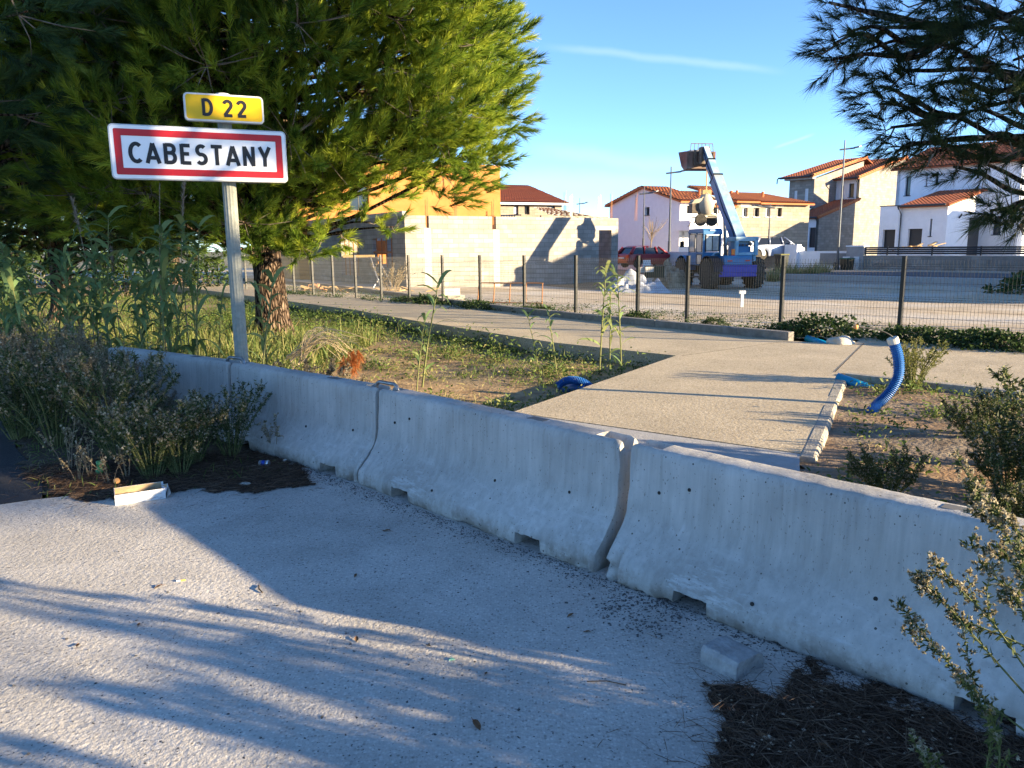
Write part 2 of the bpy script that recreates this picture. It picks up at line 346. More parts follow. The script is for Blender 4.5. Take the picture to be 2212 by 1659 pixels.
# kerb of the right-hand run and the low kerb under the fence
def kerbline(name, pts, w, h, m, side=1, z0=-.4):
    b = MB()
    for (x1, y1), (x2, y2) in zip(pts[:-1], pts[1:]):
        dd = Vector((x2-x1, y2-y1)); l = dd.length; dd /= l; nn = Vector((-dd.y, dd.x))*side; s0 = 0
        while s0 < l-.02:
            ln = min(1., l-s0); a = Vector((x1, y1))+dd*s0
            b.obox((a.x, a.y, z0), (dd.x*(ln-.008), dd.y*(ln-.008), 0), (nn.x*w, nn.y*w, 0), (0, 0, h-z0+RNG.uniform(-.004, .004))); s0 += ln
    return structure(name, b, m, bevel=.008)
kerbline('fence_kerb', kerb_b, .16, .13, m_kerbdark, 1)
kerbline('path_kerb', [(4.02, 9.03), (5.3, 7.72), (6.5, 6.5), (9.4, 3.5)], .12, .03, m_kerb, -1)
sheet('bed_soil', zbed, 1.4, 11, -1.0, 9.2, .1, m_bed, lambda x, y: (y < 5.45+1.98*(x-2.17)+.05) and (x*.71+y*.70 > 2.85) and y < 13.0-1.0*x)
# building site beyond the fence, strip of planting soil under the fence
def site_keep(x, y):
    v = (x-F0.x)*FN.x+(y-F0.y)*FN.y; return v > -.75
sheet('site_ground', zsite, -34, 60, 4, 74, .4, m_site, site_keep)
# street behind the site with its pale kerb
A_ = Vector((-.64, .77, 0)).normalized(); B_ = Vector((A_.y, -A_.x, 0))
def strip(p0, d, n, L0, L1, w0, w1, z): return [(*(Vector(p0)+d*a+n*c).xy, z) for a, c in ((L0, w0), (L1, w0), (L1, w1), (L0, w1))]
S0 = G(2000, 604, .02)
b = MB(); b.prism([(x, y, -.3) for x, y, _ in strip(S0, A_, B_, -40, 60, .25, 7.5, 0)], (0, 0, .36)); structure('street', b, m_street)
b = MB(); b.prism([(x, y, -.3) for x, y, _ in strip(S0, A_, B_, -40, 60, 0, .24, 0)], (0, 0, .42)); structure('street_kerb', b, m_gutter, bevel=.02)
# ================================================================ concrete barriers
def barrier_material():
    M = bpy.data.materials.new('cast_concrete'); M.use_nodes = True; t = M.node_tree; N = t.nodes.new; L = t.links.new
    b = t.nodes['Principled BSDF']; b.inputs['Roughness'].default_value = .85; b.inputs['Specular IOR Level'].default_value = .2
    co = N('ShaderNodeTexCoord')
    def noise(sc, det, map_=None, rough=.6):
        n = N('ShaderNodeTexNoise'); n.inputs['Scale'].default_value = sc; n.inputs['Detail'].default_value = det; n.inputs['Roughness'].default_value = rough
        if map_:
            mp = N('ShaderNodeMapping'); mp.inputs['Scale'].default_value = map_; L(co.outputs['Object'], mp.inputs[0]); L(mp.outputs[0], n.inputs['Vector'])
        else: L(co.outputs['Object'], n.inputs['Vector'])
        return n.outputs[0]
    def rng(s, a, b_, c, d):
        m_ = N('ShaderNodeMapRange'); m_.inputs[1].default_value = a; m_.inputs[2].default_value = b_; m_.inputs[3].default_value = c; m_.inputs[4].default_value = d; L(s, m_.inputs[0]); return m_.outputs[0]
    def mixc(f, a, c, mode='MIX'):
        x = N('ShaderNodeMix'); x.data_type = 'RGBA'; x.blend_type = mode
        if isinstance(f, float): x.inputs[0].default_value = f
        else: L(f, x.inputs[0])
        for i, q in ((6, a), (7, c)):
            if isinstance(q, tuple): x.inputs[i].default_value = (*q, 1)
            else: L(q, x.inputs[i])
        return x.outputs[2]
    col = mixc(rng(noise(2.2, 7), .32, .68, 0, 1), (.35, .335, .305), (.52, .505, .47))
    col = mixc(rng(noise(60, 3, (1, 1, .035)), .3, .7, .84, 1.1), col, (0, 0, 0)) if False else col
    st = rng(noise(34, 3, (1, 1, .05)), .3, .7, .86, 1.1)
    x = N('ShaderNodeMix'); x.data_type = 'RGBA'; x.blend_type = 'MULTIPLY'; x.inputs[0].default_value = 1; L(col, x.inputs[6]); L(st, x.inputs[7]); col = x.outputs[2]
    # white scrapes along the foot and lime runs from the top
    sep = N('ShaderNodeSeparateXYZ'); L(co.outputs['Object'], sep.inputs[0])
    low = rng(sep.outputs[2], .1, .3, 1, 0)
    sc = N('ShaderNodeMath'); sc.operation = 'MULTIPLY'; L(rng(noise(7, 8, (.5, 1, 2.2), .75), .55, .64, 0, .9), sc.inputs[0]); L(low, sc.inputs[1])
    col = mixc(sc.outputs[0], col, (.56, .56, .54))
    run = N('ShaderNodeMath'); run.operation = 'MULTIPLY'; L(rng(noise(13, 2, (1, 1, .06)), .66, .72, 0, .6), run.inputs[0]); L(rng(noise(3.5, 2), .5, .6, 0, 1), run.inputs[1])
    col = mixc(run.outputs[0], col, (.55, .55, .53))
    # earth splashed on the foot
    sp2 = N('ShaderNodeMath'); sp2.operation = 'MULTIPLY'; L(rng(noise(9, 6), .42, .6, 0, .8), sp2.inputs[0]); L(rng(sep.outputs[2], .02, .16, 1, 0), sp2.inputs[1])
    col = mixc(sp2.outputs[0], col, (.17, .145, .115))
    dk = N('ShaderNodeMath'); dk.operation = 'MULTIPLY'; L(rng(noise(17, 3, (1, 1, .05)), .58, .72, 0, .55), dk.inputs[0]); L(rng(sep.outputs[2], .15, .55, 0, 1), dk.inputs[1])
    col = mixc(dk.outputs[0], col, (.19, .175, .15))
    # air holes
    v = N('ShaderNodeTexVoronoi'); v.inputs['Scale'].default_value = 26; L(co.outputs['Object'], v.inputs['Vector'])
    sz = N('ShaderNodeSeparateColor'); L(v.outputs['Color'], sz.inputs[0])
    th = rng(sz.outputs[1], .6, 1., .0, .14)
    lt = N('ShaderNodeMath'); lt.operation = 'LESS_THAN'; L(v.outputs['Distance'], lt.inputs[0]); L(th, lt.inputs[1])
    col = mixc(lt.outputs[0], col, (.10, .095, .085))
    col = mixc(rng(noise(95, 2, (1, 1, .55)), .66, .70, 0, .7), col, (.15, .14, .125))
    L(col, b.inputs['Base Color'])
    n2 = noise(70, 5, None, .7)
    mm = N('ShaderNodeMath'); mm.operation = 'SUBTRACT'; L(n2, mm.inputs[0]); L(lt.outputs[0], mm.inputs[1])
    bp = N('ShaderNodeBump'); bp.inputs['Strength'].default_value = .35; bp.inputs['Distance'].default_value = .008; L(mm.outputs[0], bp.inputs['Height']); L(bp.outputs[0], b.inputs['Normal'])
    return M
m_barrier = barrier_material()
m_steel = mat('dull_steel', (.22, .22, .22), (.34, .34, .34), 30, .45, metal=.8)
m_hole = mat('hole_shade', (.03, .028, .025))
from mathutils import noise as mn
PROF = [(.03, .262), (.012, .27), (.0, .262), (.015, .273), (.06, .274), (.095, .262), (.13, .232), (.165, .198), (.20, .165), (.24, .13), (.29, .104), (.35, .092), (.42, .088), (.50, .085), (.565, .083), (.595, .078), (.612, .066), (.618, .05)]
def barrier(label, p, q, seed, group='concrete barrier blocks in a row', chip=(1, 1)):
    p, q = Vector((*p, 0)), Vector((*q, 0)); Ln = (q-p).length
    half = [(0., .20)] + PROF[2:]
    loop = [(y, z) for z, y in [(a, b) for a, b in half]]            # front side, y outwards
    prof = [(-y, z) for y, z in loop] + [(-.025, .62), (0, .62), (.025, .62)] + [(y, z) for y, z in loop[::-1]]
    nP = len(prof); ss = sorted(set([round(x, 4) for x in np.linspace(0, Ln, 90)] + [.005, .012, Ln-.005, Ln-.012, .16, .165, Ln-.16, Ln-.165] + [a+e for a in (.39, .56, 1.50, 1.68) for e in (0, .006) if a+e < Ln-.05]))
    vs = []
    for s_ in ss:
        e = min(s_, Ln-s_); rnd = max(0., .02-e)*.9
        notch = (.396 <= s_ <= .56) or (1.506 <= s_ <= 1.68 and Ln > 1.9)
        for y, z in prof:
            n = mn.noise(Vector((s_*3.1, y*7+seed*9.1, z*4))); n2 = mn.noise(Vector((s_*19, y*22+seed*3.7, z*19)))
            yy = y*(1-rnd*2.2)+math.copysign(1, y)*(n*.004+n2*.0016); zz = z*(1-rnd*.7) + (n2*.003 if z < .05 or z > .55 else 0)
            if z < .14:                                                  # chipped foot
                ch = max(0., mn.noise(Vector((s_*5.3+seed*31, 1.3, 0)))-.15)*.05+max(0., mn.noise(Vector((s_*21+seed*7, 4.3, 0)))-.3)*.04
                zz += ch*(1-z/.14)*.7; yy *= 1-ch*.5
            if e < .07: 
                ch = max(0., mn.noise(Vector((z*9+seed, s_*20, y*6)))-.02)*.16*chip[0 if s_ < 1 else 1]
                yy *= 1-ch*2.
            if notch and z < .07: zz = max(zz, .072+.008*mn.noise(Vector((s_*30, y*9, seed))))
            if z > .6 and abs(y) < .03 and e < .162: zz = .555           # recess for the coupling loop
            vs.append((s_-Ln/2+ (n2*.004 if e < .013 else 0), yy, zz))
    k = len(ss)
    fs = [(i*nP+j, i*nP+(j+1) % nP, (i+1)*nP+(j+1) % nP, (i+1)*nP+j) for i in range(k-1) for j in range(nP)]
    fs += [tuple(range(nP)), tuple((k-1)*nP+j for j in range(nP))[::-1]]
    mid = (p+q)/2; ang = math.atan2(q.y-p.y, q.x-p.x)
    t = thing('concrete_barrier', label, 'concrete barrier', mid, ang, group)
    b = MB(); b.add(vs, fs); o = b.build('body', m_barrier, t)
    o.data.polygons.foreach_set('use_smooth', [True]*len(o.data.polygons)); o.data.set_sharp_from_angle(angle=math.radians(42))
    # mould bolt holes and drain slot as dark patches, their inner shade painted in
    for x, z in ((-.82, .42), (-.66, .47), (.18, .25), (.72, .30), (-.25, .12)):
        y = -np.interp(z, [a for a, _ in PROF[3:]], [b_ for _, b_ in PROF[3:]]); r = .009
        h = MB(); h.lathe([(r, 0), (r*.9, .004)], (x, y+.0005, z), (0, -1, .2), 10); h.build('bolt_hole', m_hole, t)
    sl = MB(); sl.box((.34, -.028, .615), (.46, .028, .6215)); sl.build('drain_slot', mat('slot_grey', (.16, .155, .145)) if 'slot' not in MATS else MATS['slot'], t)
    return t
J = [Vector((-3.75, 7.28)), Vector((-2.33, 6.18)), Vector((-1.0, 5.1-.02)), Vector((.42, 3.49)), Vector((1.9, 1.98))]
n_in = Vector((.70, .71))*.265
b_dir = Vector((.71, -.70))
c2a = Vector((-1.03, 4.925))+n_in; c2b = Vector((.385, 3.465))+n_in
bar1 = barrier('grey concrete barrier with its far end behind a dry bush, below the town sign', (-2.30, 6.40), (c2a.x-.025, c2a.y+.025), 3)
bar2 = barrier('chipped grey concrete barrier in the middle of the row, two fork notches along its foot', (c2a.x, c2a.y), (c2b.x, c2b.y), 1)
c3a = c2b+Vector((.045, -.055)); c3b = c3a+Vector((.69, -.724))*2.0
bar3 = barrier('scuffed grey concrete barrier nearest the camera, beside the loose kerb block', (c3a.x, c3a.y), (c3b.x, c3b.y), 2)
bar0 = barrier('grey concrete barrier half hidden by dry bushes at the far end of the row', (-3.9, 7.5), (-2.34, 6.43), 4)
def loop(parent, at_end):
    s_ = .87*at_end if parent is not bar2 else 0
    return s_
for brr, nm, ln in ((bar1, 'coupling_loop', (c2a-Vector((-2.30, 6.40))).length), (bar0, 'coupling_loop', 1.89)):
    b = MB(); x0 = ln/2-.10
    b.tube([(x0, 0, .54), (x0, 0, .61), (x0+.012, 0, .636), (x0+.035, 0, .648), (x0+.19, 0, .648), (x0+.213, 0, .636), (x0+.225, 0, .61), (x0+.225, 0, .56)], .013, 10)
    b.build(nm, m_steel, brr, smooth=True)

# ================================================================ town sign
m_post = mat('galvanised_post', (.22, .23, .20), (.29, .30, .26), 25, .65, .1, 60)
m_alu = mat('sign_back_grey', (.50, .52, .52), (.60, .62, .62), 6, .5, .05, 40)
m_signwhite = mat('sign_white', (.84, .85, .86), (.88, .89, .90), 3, .35)
m_signred = mat('sign_red', (.50, .012, .02), (.30, .03, .035), 7, .4, thr=(.52, .72))
m_signyel = mat('sign_yellow', (.75, .47, .0), (.70, .42, .0), 5, .4)
m_black = mat('sign_black', (.012, .012, .014), None, rough=.4)
sgP = D(497, 430, 6.72); sgP.z = -.1
sgd = Vector((.915, .40, 0)).normalized(); sg_ang = math.atan2(sgd.y, sgd.x)
sign = thing('town_sign', 'white town entry sign reading CABESTANY in a red border under a yellow D 22 plate', 'road sign', sgP, sg_ang)
K = 6.72/6.72
def sgn(px, py):                              # photo point on the sign plane -> (s, z) from the post foot
    f0 = Vector((sgP.x, sgP.y, 0)) + Vector((sgd.y, -sgd.x, 0))*.10
    s_, z = onplane(px, py, f0, sgd); return s_, z+.1
def rrect(w, h, r, n=6):
    pts = []
    for cx, cz, a0 in ((w/2-r, h/2-r, 0), (-w/2+r, h/2-r, 90), (-w/2+r, -h/2+r, 180), (w/2-r, -h/2+r, 270)):
        for i in range(n+1):
            a = math.radians(a0+90*i/n); pts.append((cx+r*math.cos(a), cz+r*math.sin(a)))
    return pts
def arc(cx, cy, rx, ry, a0, a1, n=12): return [(cx+rx*math.cos(math.radians(a0+(a1-a0)*i/n)), cy+ry*math.sin(math.radians(a0+(a1-a0)*i/n))) for i in range(n+1)]
GL = {'C': (.62, [arc(.36, .5, .29, .43, 48, 312, 18)]),
      'A': (.66, [[(.03, .0), (.33, .98)], [(.33, .98), (.63, .0)], [(.14, .27), (.52, .27)]]),
      'B': (.60, [[(.08, 0), (.08, 1.)], [(.08, .93), (.32, .93)]+arc(.32, .735, .19, .195, 90, -90, 9)+[(.08, .54)], [(.08, .54), (.33, .54)]+arc(.33, .305, .21, .235, 90, -90, 9)+[(.08, .07)]]),
      'E': (.54, [[(.08, 0), (.08, 1.)], [(.08, .93), (.50, .93)], [(.08, .52), (.44, .52)], [(.08, .07), (.52, .07)]]),
      'S': (.60, [arc(.31, .715, .21, .215, 40, 250, 12)+arc(.30, .29, .23, .225, 80, -145, 13)]),
      'T': (.58, [[(.29, 0), (.29, 1.)], [(.0, .93), (.58, .93)]]),
      'N': (.64, [[(.08, 0), (.08, 1.)], [(.08, .98), (.54, .02)], [(.54, 0), (.54, 1.)]]),
      'Y': (.62, [[(.04, 1.), (.31, .45)], [(.58, 1.), (.31, .45)], [(.31, .48), (.31, 0)]]),
      'D': (.62, [[(.08, 0), (.08, 1.)], [(.08, .93), (.26, .93)]+arc(.26, .5, .27, .43, 90, -90, 12)+[(.08, .07)]]),
      '2': (.58, [arc(.29, .70, .21, .23, 165, -30, 12)+[(.10, .08)], [(.06, .07), (.54, .07)]])}
def write(mb, text, h, gap, y, cx=0., cz=0., th=.15, wide=1., space=.3):
    """letters as stroked strips, standing just proud of the panel"""
    tot = sum((GL[c][0]*wide+gap) if c != ' ' else space for c in text)-gap; x = cx-tot*h/2; lay = 0
    for c in text:
        if c == ' ': x += space*h; continue
        w, strokes = GL[c]
        for st in strokes:
            lay += 1; st = [q for i, q in enumerate(st) if i == 0 or math.dist(q, st[i-1]) > 1e-6]; P = [np.array((x+px*wide*h, cz+(pz-.5)*h)) for px, pz in st]; hw = th*h/2; Lp, Rp = [], []
            for i, q in enumerate(P):
                d1 = P[i]-P[i-1] if i else P[1]-P[0]; d2 = P[i+1]-P[i] if i < len(P)-1 else d1
                d1 = d1/np.linalg.norm(d1); d2 = d2/np.linalg.norm(d2); n = np.array((-d1[1]-d2[1], d1[0]+d2[0])); n /= np.linalg.norm(n)+1e-9
                k = hw/max(.5, abs(np.dot(n, (-d1[1], d1[0])))); Lp.append(q+n*k); Rp.append(q-n*k)
            yy = y-.0001*(lay % 9); vs = [(a[0], yy, a[1]) for a in Lp]+[(a[0], yy, a[1]) for a in Rp]; n = len(P)
            mb.add(vs, [(i, i+1, n+i+1, n+i) for i in range(n-1)])
        x += (w*wide+gap)*h
def panel(px_l, px_r, name, face, zlist, letters, border=None, txt=None):
    (s0, z0), (s1, z1) = px_l, px_r
    w, h = s1-s0, z1-z0; cx, cz = (s0+s1)/2, (z0+z1)/2; r = .035
    bx = MB(); bx.prism([(cx+a, -.155, cz+b) for a, b in rrect(w, h, r)], (0, .055, 0)); o = bx.build(name, m_alu, sign, bevel=.007)
    lip = MB(); lip.prism([(cx+a, -.157, cz+b) for a, b in rrect(w-.022, h-.022, r-.008)], (0, .004, 0)); lip.build('face', face, o)
    return cx, cz, w, h, o
tl, br_ = sgn(238, 268), sgn(617, 394)
cx, cz, w, h, o = panel((sgn(238, 330)[0], sgn(427, 392)[1]), (sgn(617, 330)[0], sgn(427, 277)[1]), 'name_panel', m_signwhite, None, None)
rw, rh, bw = w-.072, h-.072, .052
b = MB(); oy = -.1595
for i in range(1):
    O = rrect(rw, rh, .012); I = rrect(rw-2*bw, rh-2*bw, .004); n = len(O)
    b.add([(cx+a, oy, cz+c) for a, c in O]+[(cx+a, oy, cz+c) for a, c in I], [(k, (k+1) % n, n+(k+1) % n, n+k) for k in range(n)])
b.build('red_border', m_signred, o)
b = MB(); write(b, 'CABESTANY', h*.375, .205, -.1605, cx, cz-.004, .185, .93); b.build('lettering', m_black, o)
cx2, cz2, w2, h2, o2 = panel((sgn(397, 235)[0], sgn(480, 266)[1]), (sgn(568, 240)[0], sgn(480, 206)[1]), 'number_plate', m_signyel, None, None)
b = MB(); n = 28
O = rrect(w2-.006, h2-.006, .03); I = rrect(w2-.03, h2-.03, .022); n = len(O)
b.add([(cx2+a, -.1588, cz2+c) for a, c in O]+[(cx2+a, -.1588, cz2+c) for a, c in I], [(k, (k+1) % n, n+(k+1) % n, n+k) for k in range(n)]); b.build('grey_border', m_alu, o2)
b = MB(); write(b, 'D 22', h2*.60, .22, -.1605, cx2-.0, cz2, .19, 1.02, .34); b.build('lettering', m_black, o2)
b = MB(); zt = sgn(480, 200)[1]; pts = []
ncol = 28
prof = [.054+.003*(k % 2) for k in range(ncol)]
vs = [(prof[k]*math.cos(k*2*math.pi/ncol), prof[k]*math.sin(k*2*math.pi/ncol), z) for z in (0, zt-.02) for k in range(ncol)]
b.add(vs, [(k, (k+1) % ncol, ncol+(k+1) % ncol, ncol+k) for k in range(ncol)]+[tuple(range(ncol, 2*ncol))]); b.build('post', m_post, sign)
b = MB(); b.lathe([(.059, -.06), (.06, 0), (.055, .016), (.03, .022)], (0, 0, zt-.01)); b.build('post_cap', m_alu, sign, smooth=False)
for z in (cz-.1, cz+.1, cz2):
    b = MB(); b.box((-.06, -.1, z-.02), (.06, .065, z+.02)); b.build('clamp', m_alu, sign, bevel=.004)

# ================================================================ loose things on the near ground
m_card = mat('brown_card', (.42, .30, .17), (.48, .35, .21), 30, .9)
m_cardw = mat('white_card', (.62, .63, .63), (.68, .69, .69), 12, .7)
bxP = G(249.3, 1092.8); bxR = G(358.5, 1076.7); bd = (bxR-bxP); L1 = bd.length; ang = math.atan2(bd.y, bd.x)
cb = thing('cardboard_box', 'open shallow white cardboard box with a brown inside, lying at the edge of the bushes', 'cardboard box', bxP+Vector((0, 0, .001)), ang)
L2, hb, tk = .165, .066, .003
b = MB()
b.box((0, 0, 0), (L1, tk, hb)); b.box((0, L2-tk, 0), (L1, L2, hb*1.02)); b.box((0, tk, 0), (tk, L2-tk, hb))
for w_ in range(1): b.box((tk, tk, 0), (L1-.012, L2-tk, tk))
b.prism([(L1-.012, tk+.001, 0), (L1+.012, tk+.02, hb*.9), (L1+.02, L2*.55, hb*1.05), (L1-.012, L2-tk-.001, hb*.72), (L1-.012, L2-tk-.001, 0)], (.003, 0, 0))
b.build('carton', m_cardw, cb)
b = MB(); e = .0006
b.add([(tk, tk+e, tk+e), (L1-.013, tk+e, tk+e), (L1-.013, tk+e, hb), (tk, tk+e, hb)], [(0, 1, 2, 3)])
b.add([(tk, L2-tk-e, tk+e), (L1-.013, L2-tk-e, tk+e), (L1-.013, L2-tk-e, hb*1.01), (tk, L2-tk-e, hb*1.01)], [(0, 1, 2, 3)])
b.add([(tk+e, tk, tk+e), (tk+e, L2-tk, tk+e), (tk+e, L2-tk, hb), (tk+e, tk, hb)], [(0, 1, 2, 3)])
b.add([(tk, tk, tk+e), (L1-.013, tk, tk+e), (L1-.013, L2-tk, tk+e), (tk, L2-tk, tk+e)], [(0, 1, 2, 3)])
b.add([(L1-.0125, tk+.002, tk), (L1+.0112, tk+.021, hb*.9), (L1+.019, L2*.55, hb*1.04), (L1-.0125, L2-tk-.002, hb*.71), (L1-.0125, L2-tk-.002, tk)], [(0, 1, 2, 3, 4)])
b.build('card_lining', m_card, cb)
b = MB(); b.prism([(L1+.004, 0, .0), (L1+.03, -.004, .03), (L1+.018, .05, hb*1.1), (L1+.004, .06, .01)], (.003, .001, 0)); b.build('torn_flap', mat('grey_card', (.30, .29, .27), (.36, .35, .33), 30, .9), cb)
m_ink = mat('faded_ink', (.42, .43, .43))
b = MB()                                        # two lines of worn upside-down small print
for row, (x0, x1, z) in enumerate(((.15, .262, .047), (.20, .264, .036))):
    x = x0; k = 0
    while x < x1:
        wd = .0035+.002*((k*7) % 3)
        if k % 8 != 5: b.add([(x, -e, z), (x+wd, -e, z), (x+wd, -e, z+.0035), (x, -e, z+.0035)], [(0, 1, 2, 3)])
        x += wd+.0014; k += 1
b.build('small_print', m_ink, cb)
# broken kerb block
m_block = mat('cut_kerb_concrete', (.26, .255, .245), (.40, .395, .38), 16, .85, .5, 60)
kb = G(1512, 1433); kb2 = G(1588, 1473.6); dd = kb2-kb; ang = math.atan2(dd.y, dd.x)
t = thing('kerb_block', 'broken off piece of grey concrete kerb with a hollow broken end, lying on the apron', 'concrete block', kb, ang)
b = MB(); Lk = .165; n = 14; vs = []; sect = [(0, 0), (0, .055), (.012, .072), (.12, .074), (.150, .062), (.165, .03), (.165, 0), (.12, .0), (.06, .0)]
for i in range(n):
    s_ = i/(n-1)*Lk
    for j, (y, z) in enumerate(sect):
        jj = mn.noise(Vector((s_*40, y*40, z*40)))*.003; ss_ = s_
        if i == n-1: ss_ += mn.noise(Vector((y*25, z*40, 3)))*.012-(.018 if .03 < y < .13 and z < .05 else 0)
        vs.append((ss_, y+jj, max(0, z+(jj if z > 0 else 0))))
k = len(sect); fs = [(i*k+j, (i+1)*k+j, (i+1)*k+(j+1) % k, i*k+(j+1) % k) for i in range(n-1) for j in range(k)]+[tuple(range(k)), tuple((n-1)*k+j for j in range(k))[::-1]]
b.add(vs, fs); b.build('block', m_block, t, bevel=.003)
# crushed drinks can, green cup, fruit peel
m_can = mat('can_silver', (.62, .64, .68), (.7, .72, .75), 20, .3, metal=.8); m_canblue = mat('can_blue', (.02, .06, .35), (.04, .1, .45), 30, .35, metal=.3)
t = thing('drink_can', 'crushed blue and silver drinks can in the pine litter beside the barrier', 'drink can', G(571, 1001, .018), math.radians(-20))
b = MB(); b.lathe([(.018, -.04), (.024, -.036), (.024, -.014)], ax=(1, 0, .1), n=18); b.build('can_top', m_can, t)
b = MB(); b.lathe([(.024, -.014), (.022, 0.0), (.019, .01), (.023, .02)], ax=(1, 0, .1), n=18); b.build('can_wall', m_canblue, t)
b = MB(); b.lathe([(.023, .02), (.024, .034), (.017, .04)], ax=(1, 0, .1), n=18); b.build('can_bottom', m_can, t)
t = thing('plastic_cup', 'pale green plastic cup upside down among the dry weeds', 'plastic cup', G(215, 1024, .0), .3)
b = MB(); b.lathe([(.024, .0), (.026, .012), (.020, .03), (.022, .06), (.028, .066), (.028, .082), (.024, .085)], (0, 0, .01), (.2, -.1, 1), 20); b.build('cup', mat('green_plastic', (.12, .36, .14), (.14, .42, .16), 8, .4), t, smooth=True)
o = MB(); o.lathe([(.004, .0), (.014, .004), (.022, .012), (.02, .02), (.01, .024), (.004, .025)], (0, 0, 0), (.6, -.6, .4), 18)
tag(o.build('fruit_peel', mat('orange_peel', (.62, .30, .10), (.72, .38, .14), 30, .6, .3), smooth=True, loc=G(251, 1040, .03)), 'orange piece of fruit peel in the weeds above the cardboard box', 'fruit peel')
def pebble(name, label, cat, loc, r, m, sq=(1, .8, .5), seed=0, group=None):
    bm = bmesh.new(); bmesh.ops.create_icosphere(bm, subdivisions=3, radius=r)
    for v in bm.verts: v.co = Vector((v.co.x*sq[0], v.co.y*sq[1], v.co.z*sq[2]))*(1+.35*mn.noise(v.co/r*1.1+Vector((seed, 0, 0)))+.1*mn.noise(v.co/r*3.3))
    me = bpy.data.meshes.new(name); bm.to_mesh(me); bm.free()
    return tag(link(name, me, m, None, True, 0, loc), label, cat, group)
m_pale = mat('pale_stone', (.50, .46, .38), (.62, .58, .50), 20, .9, .3)
pebble('pebble', 'flat pale pebble on the pine litter left of the barrier foot', 'stone', G(529, 1045, .012), .035, m_pale, (1.1, .7, .35), 2)
pebble('pebble', 'small white pebble against the barrier foot above the drinks can', 'stone', G(616, 995, .012), .016, m_pale, (1, 1, .8), 4)

# ================================================================ pipes and sleeves of the unfinished services
m_blue = mat('blue_sleeve', (.012, .10, .33), (.03, .15, .42), 12, .45, .05, 30, spec=.4)
m_bluein = mat('turquoise_pipe', (.0, .26, .48), (.0, .31, .54), 6, .4, spec=.5)
m_cable = mat('black_cable', (.02, .02, .022), None, rough=.5)
def hosepts(pts, n=40):
    P = np.array(pts, float); k = len(P); t = np.linspace(0, k-1, n); o = []
    for x in t:
        i = min(int(x), k-2); f = x-i; p0 = P[max(i-1, 0)]; p1 = P[i]; p2 = P[i+1]; p3 = P[min(i+2, k-1)]
        o.append(.5*((2*p1)+(-p0+p2)*f+(2*p0-5*p1+4*p2-p3)*f*f+(-p0+3*p1-3*p2+p3)*f**3))
    return np.array(o)
hY = 7.25
hp = [G(1880, 892, -.05), G(1897, 872, .02), D(1922, 846, hY), D(1940, 812, hY), D(1940, 772, hY), D(1930, 738, hY)]
base = Vector(hp[1])
t = thing('corrugated_sleeve', 'thick blue corrugated cable sleeve curving up out of the soil beside the branch path', 'cable sleeve', base)
P = hosepts([tuple(p-base) for p in hp], 240); b = MB(); b.tube(P, [.046+.006*math.sin(i*math.pi/2.5) for i in range(240)], 16); b.build('sleeve', m_blue, t)
tip = P[-1]; b = MB(); b.lathe([(.05, -.02), (.052, .0), (.052, .035), (.046, .04)], tip, P[-1]-P[-3], 16); b.build('collar', mat('masking_tape', (.62, .60, .52), (.7, .68, .6), 20, .7), t)
b = MB(); cp = hosepts([tuple(tip), tuple(Vector(tip)+Vector((-.03, 0, .06))), tuple(D(1895, 712, hY)-base), tuple(D(1862, 708, hY)-base), tuple(D(1853, 707, hY)-base)], 30); b.tube(cp, .006, 8); b.build('cable', m_cable, t)
b = MB(); b.lathe([(.006, 0), (.02, .004), (.022, .025), (.012, .04), (.004, .042)], cp[-1], (-.9, 0, .2), 10); b.build('cable_end', mat('orange_tape', (.7, .33, .12)), t, smooth=True)
def pipe(label, a, b_, r, m, name='water_pipe', hollow=True, group='blue service pipes'):
    a, b_ = Vector(a), Vector(b_); t = MB(); dirv = (a-b_).normalized()
    L_ = (a-b_).length
    t.lathe([(r*.86, L_-.25), (r*.86, L_), (r, L_), (r, 0), (r*.5, 0)], (0, 0, 0), dirv, 20)
    return tag(t.build(name, m, None, True, loc=b_), label, 'pipe', group)
pipe('turquoise water pipe leaning out of the soil across the kerb of the branch path', D(1808, 815, 8.75), G(1885, 842, -.08), .055, m_bluein)
pipe('turquoise water pipe end sticking out of the planting strip below the fence', D(1743, 731, 12.7), D(1795, 748, 12.2), .055, m_bluein)
t = pipe('blue pipe end lying in the weeds against the branch path', G(1270, 838, -.1), G(1215, 838, -.2), .06, m_blue)
P = hosepts([G(1205, 834, -.1), G(1225, 822, -.03), G(1255, 824, -.03), G(1275, 836, -.1)], 120); b = MB(); b.tube(P, [.045+.005*(1 if (i//2) % 2 else -1) for i in range(120)], 14)
tag(b.build('corrugated_sleeve', m_blue), 'blue corrugated sleeve arching low in the weeds above the blue pipe end', 'cable sleeve')
pebble('stone', 'large white stone beside the turquoise pipe end below the fence', 'stone', G(1818, 738, .03), .2, m_pale, (1, .8, .45), 7)
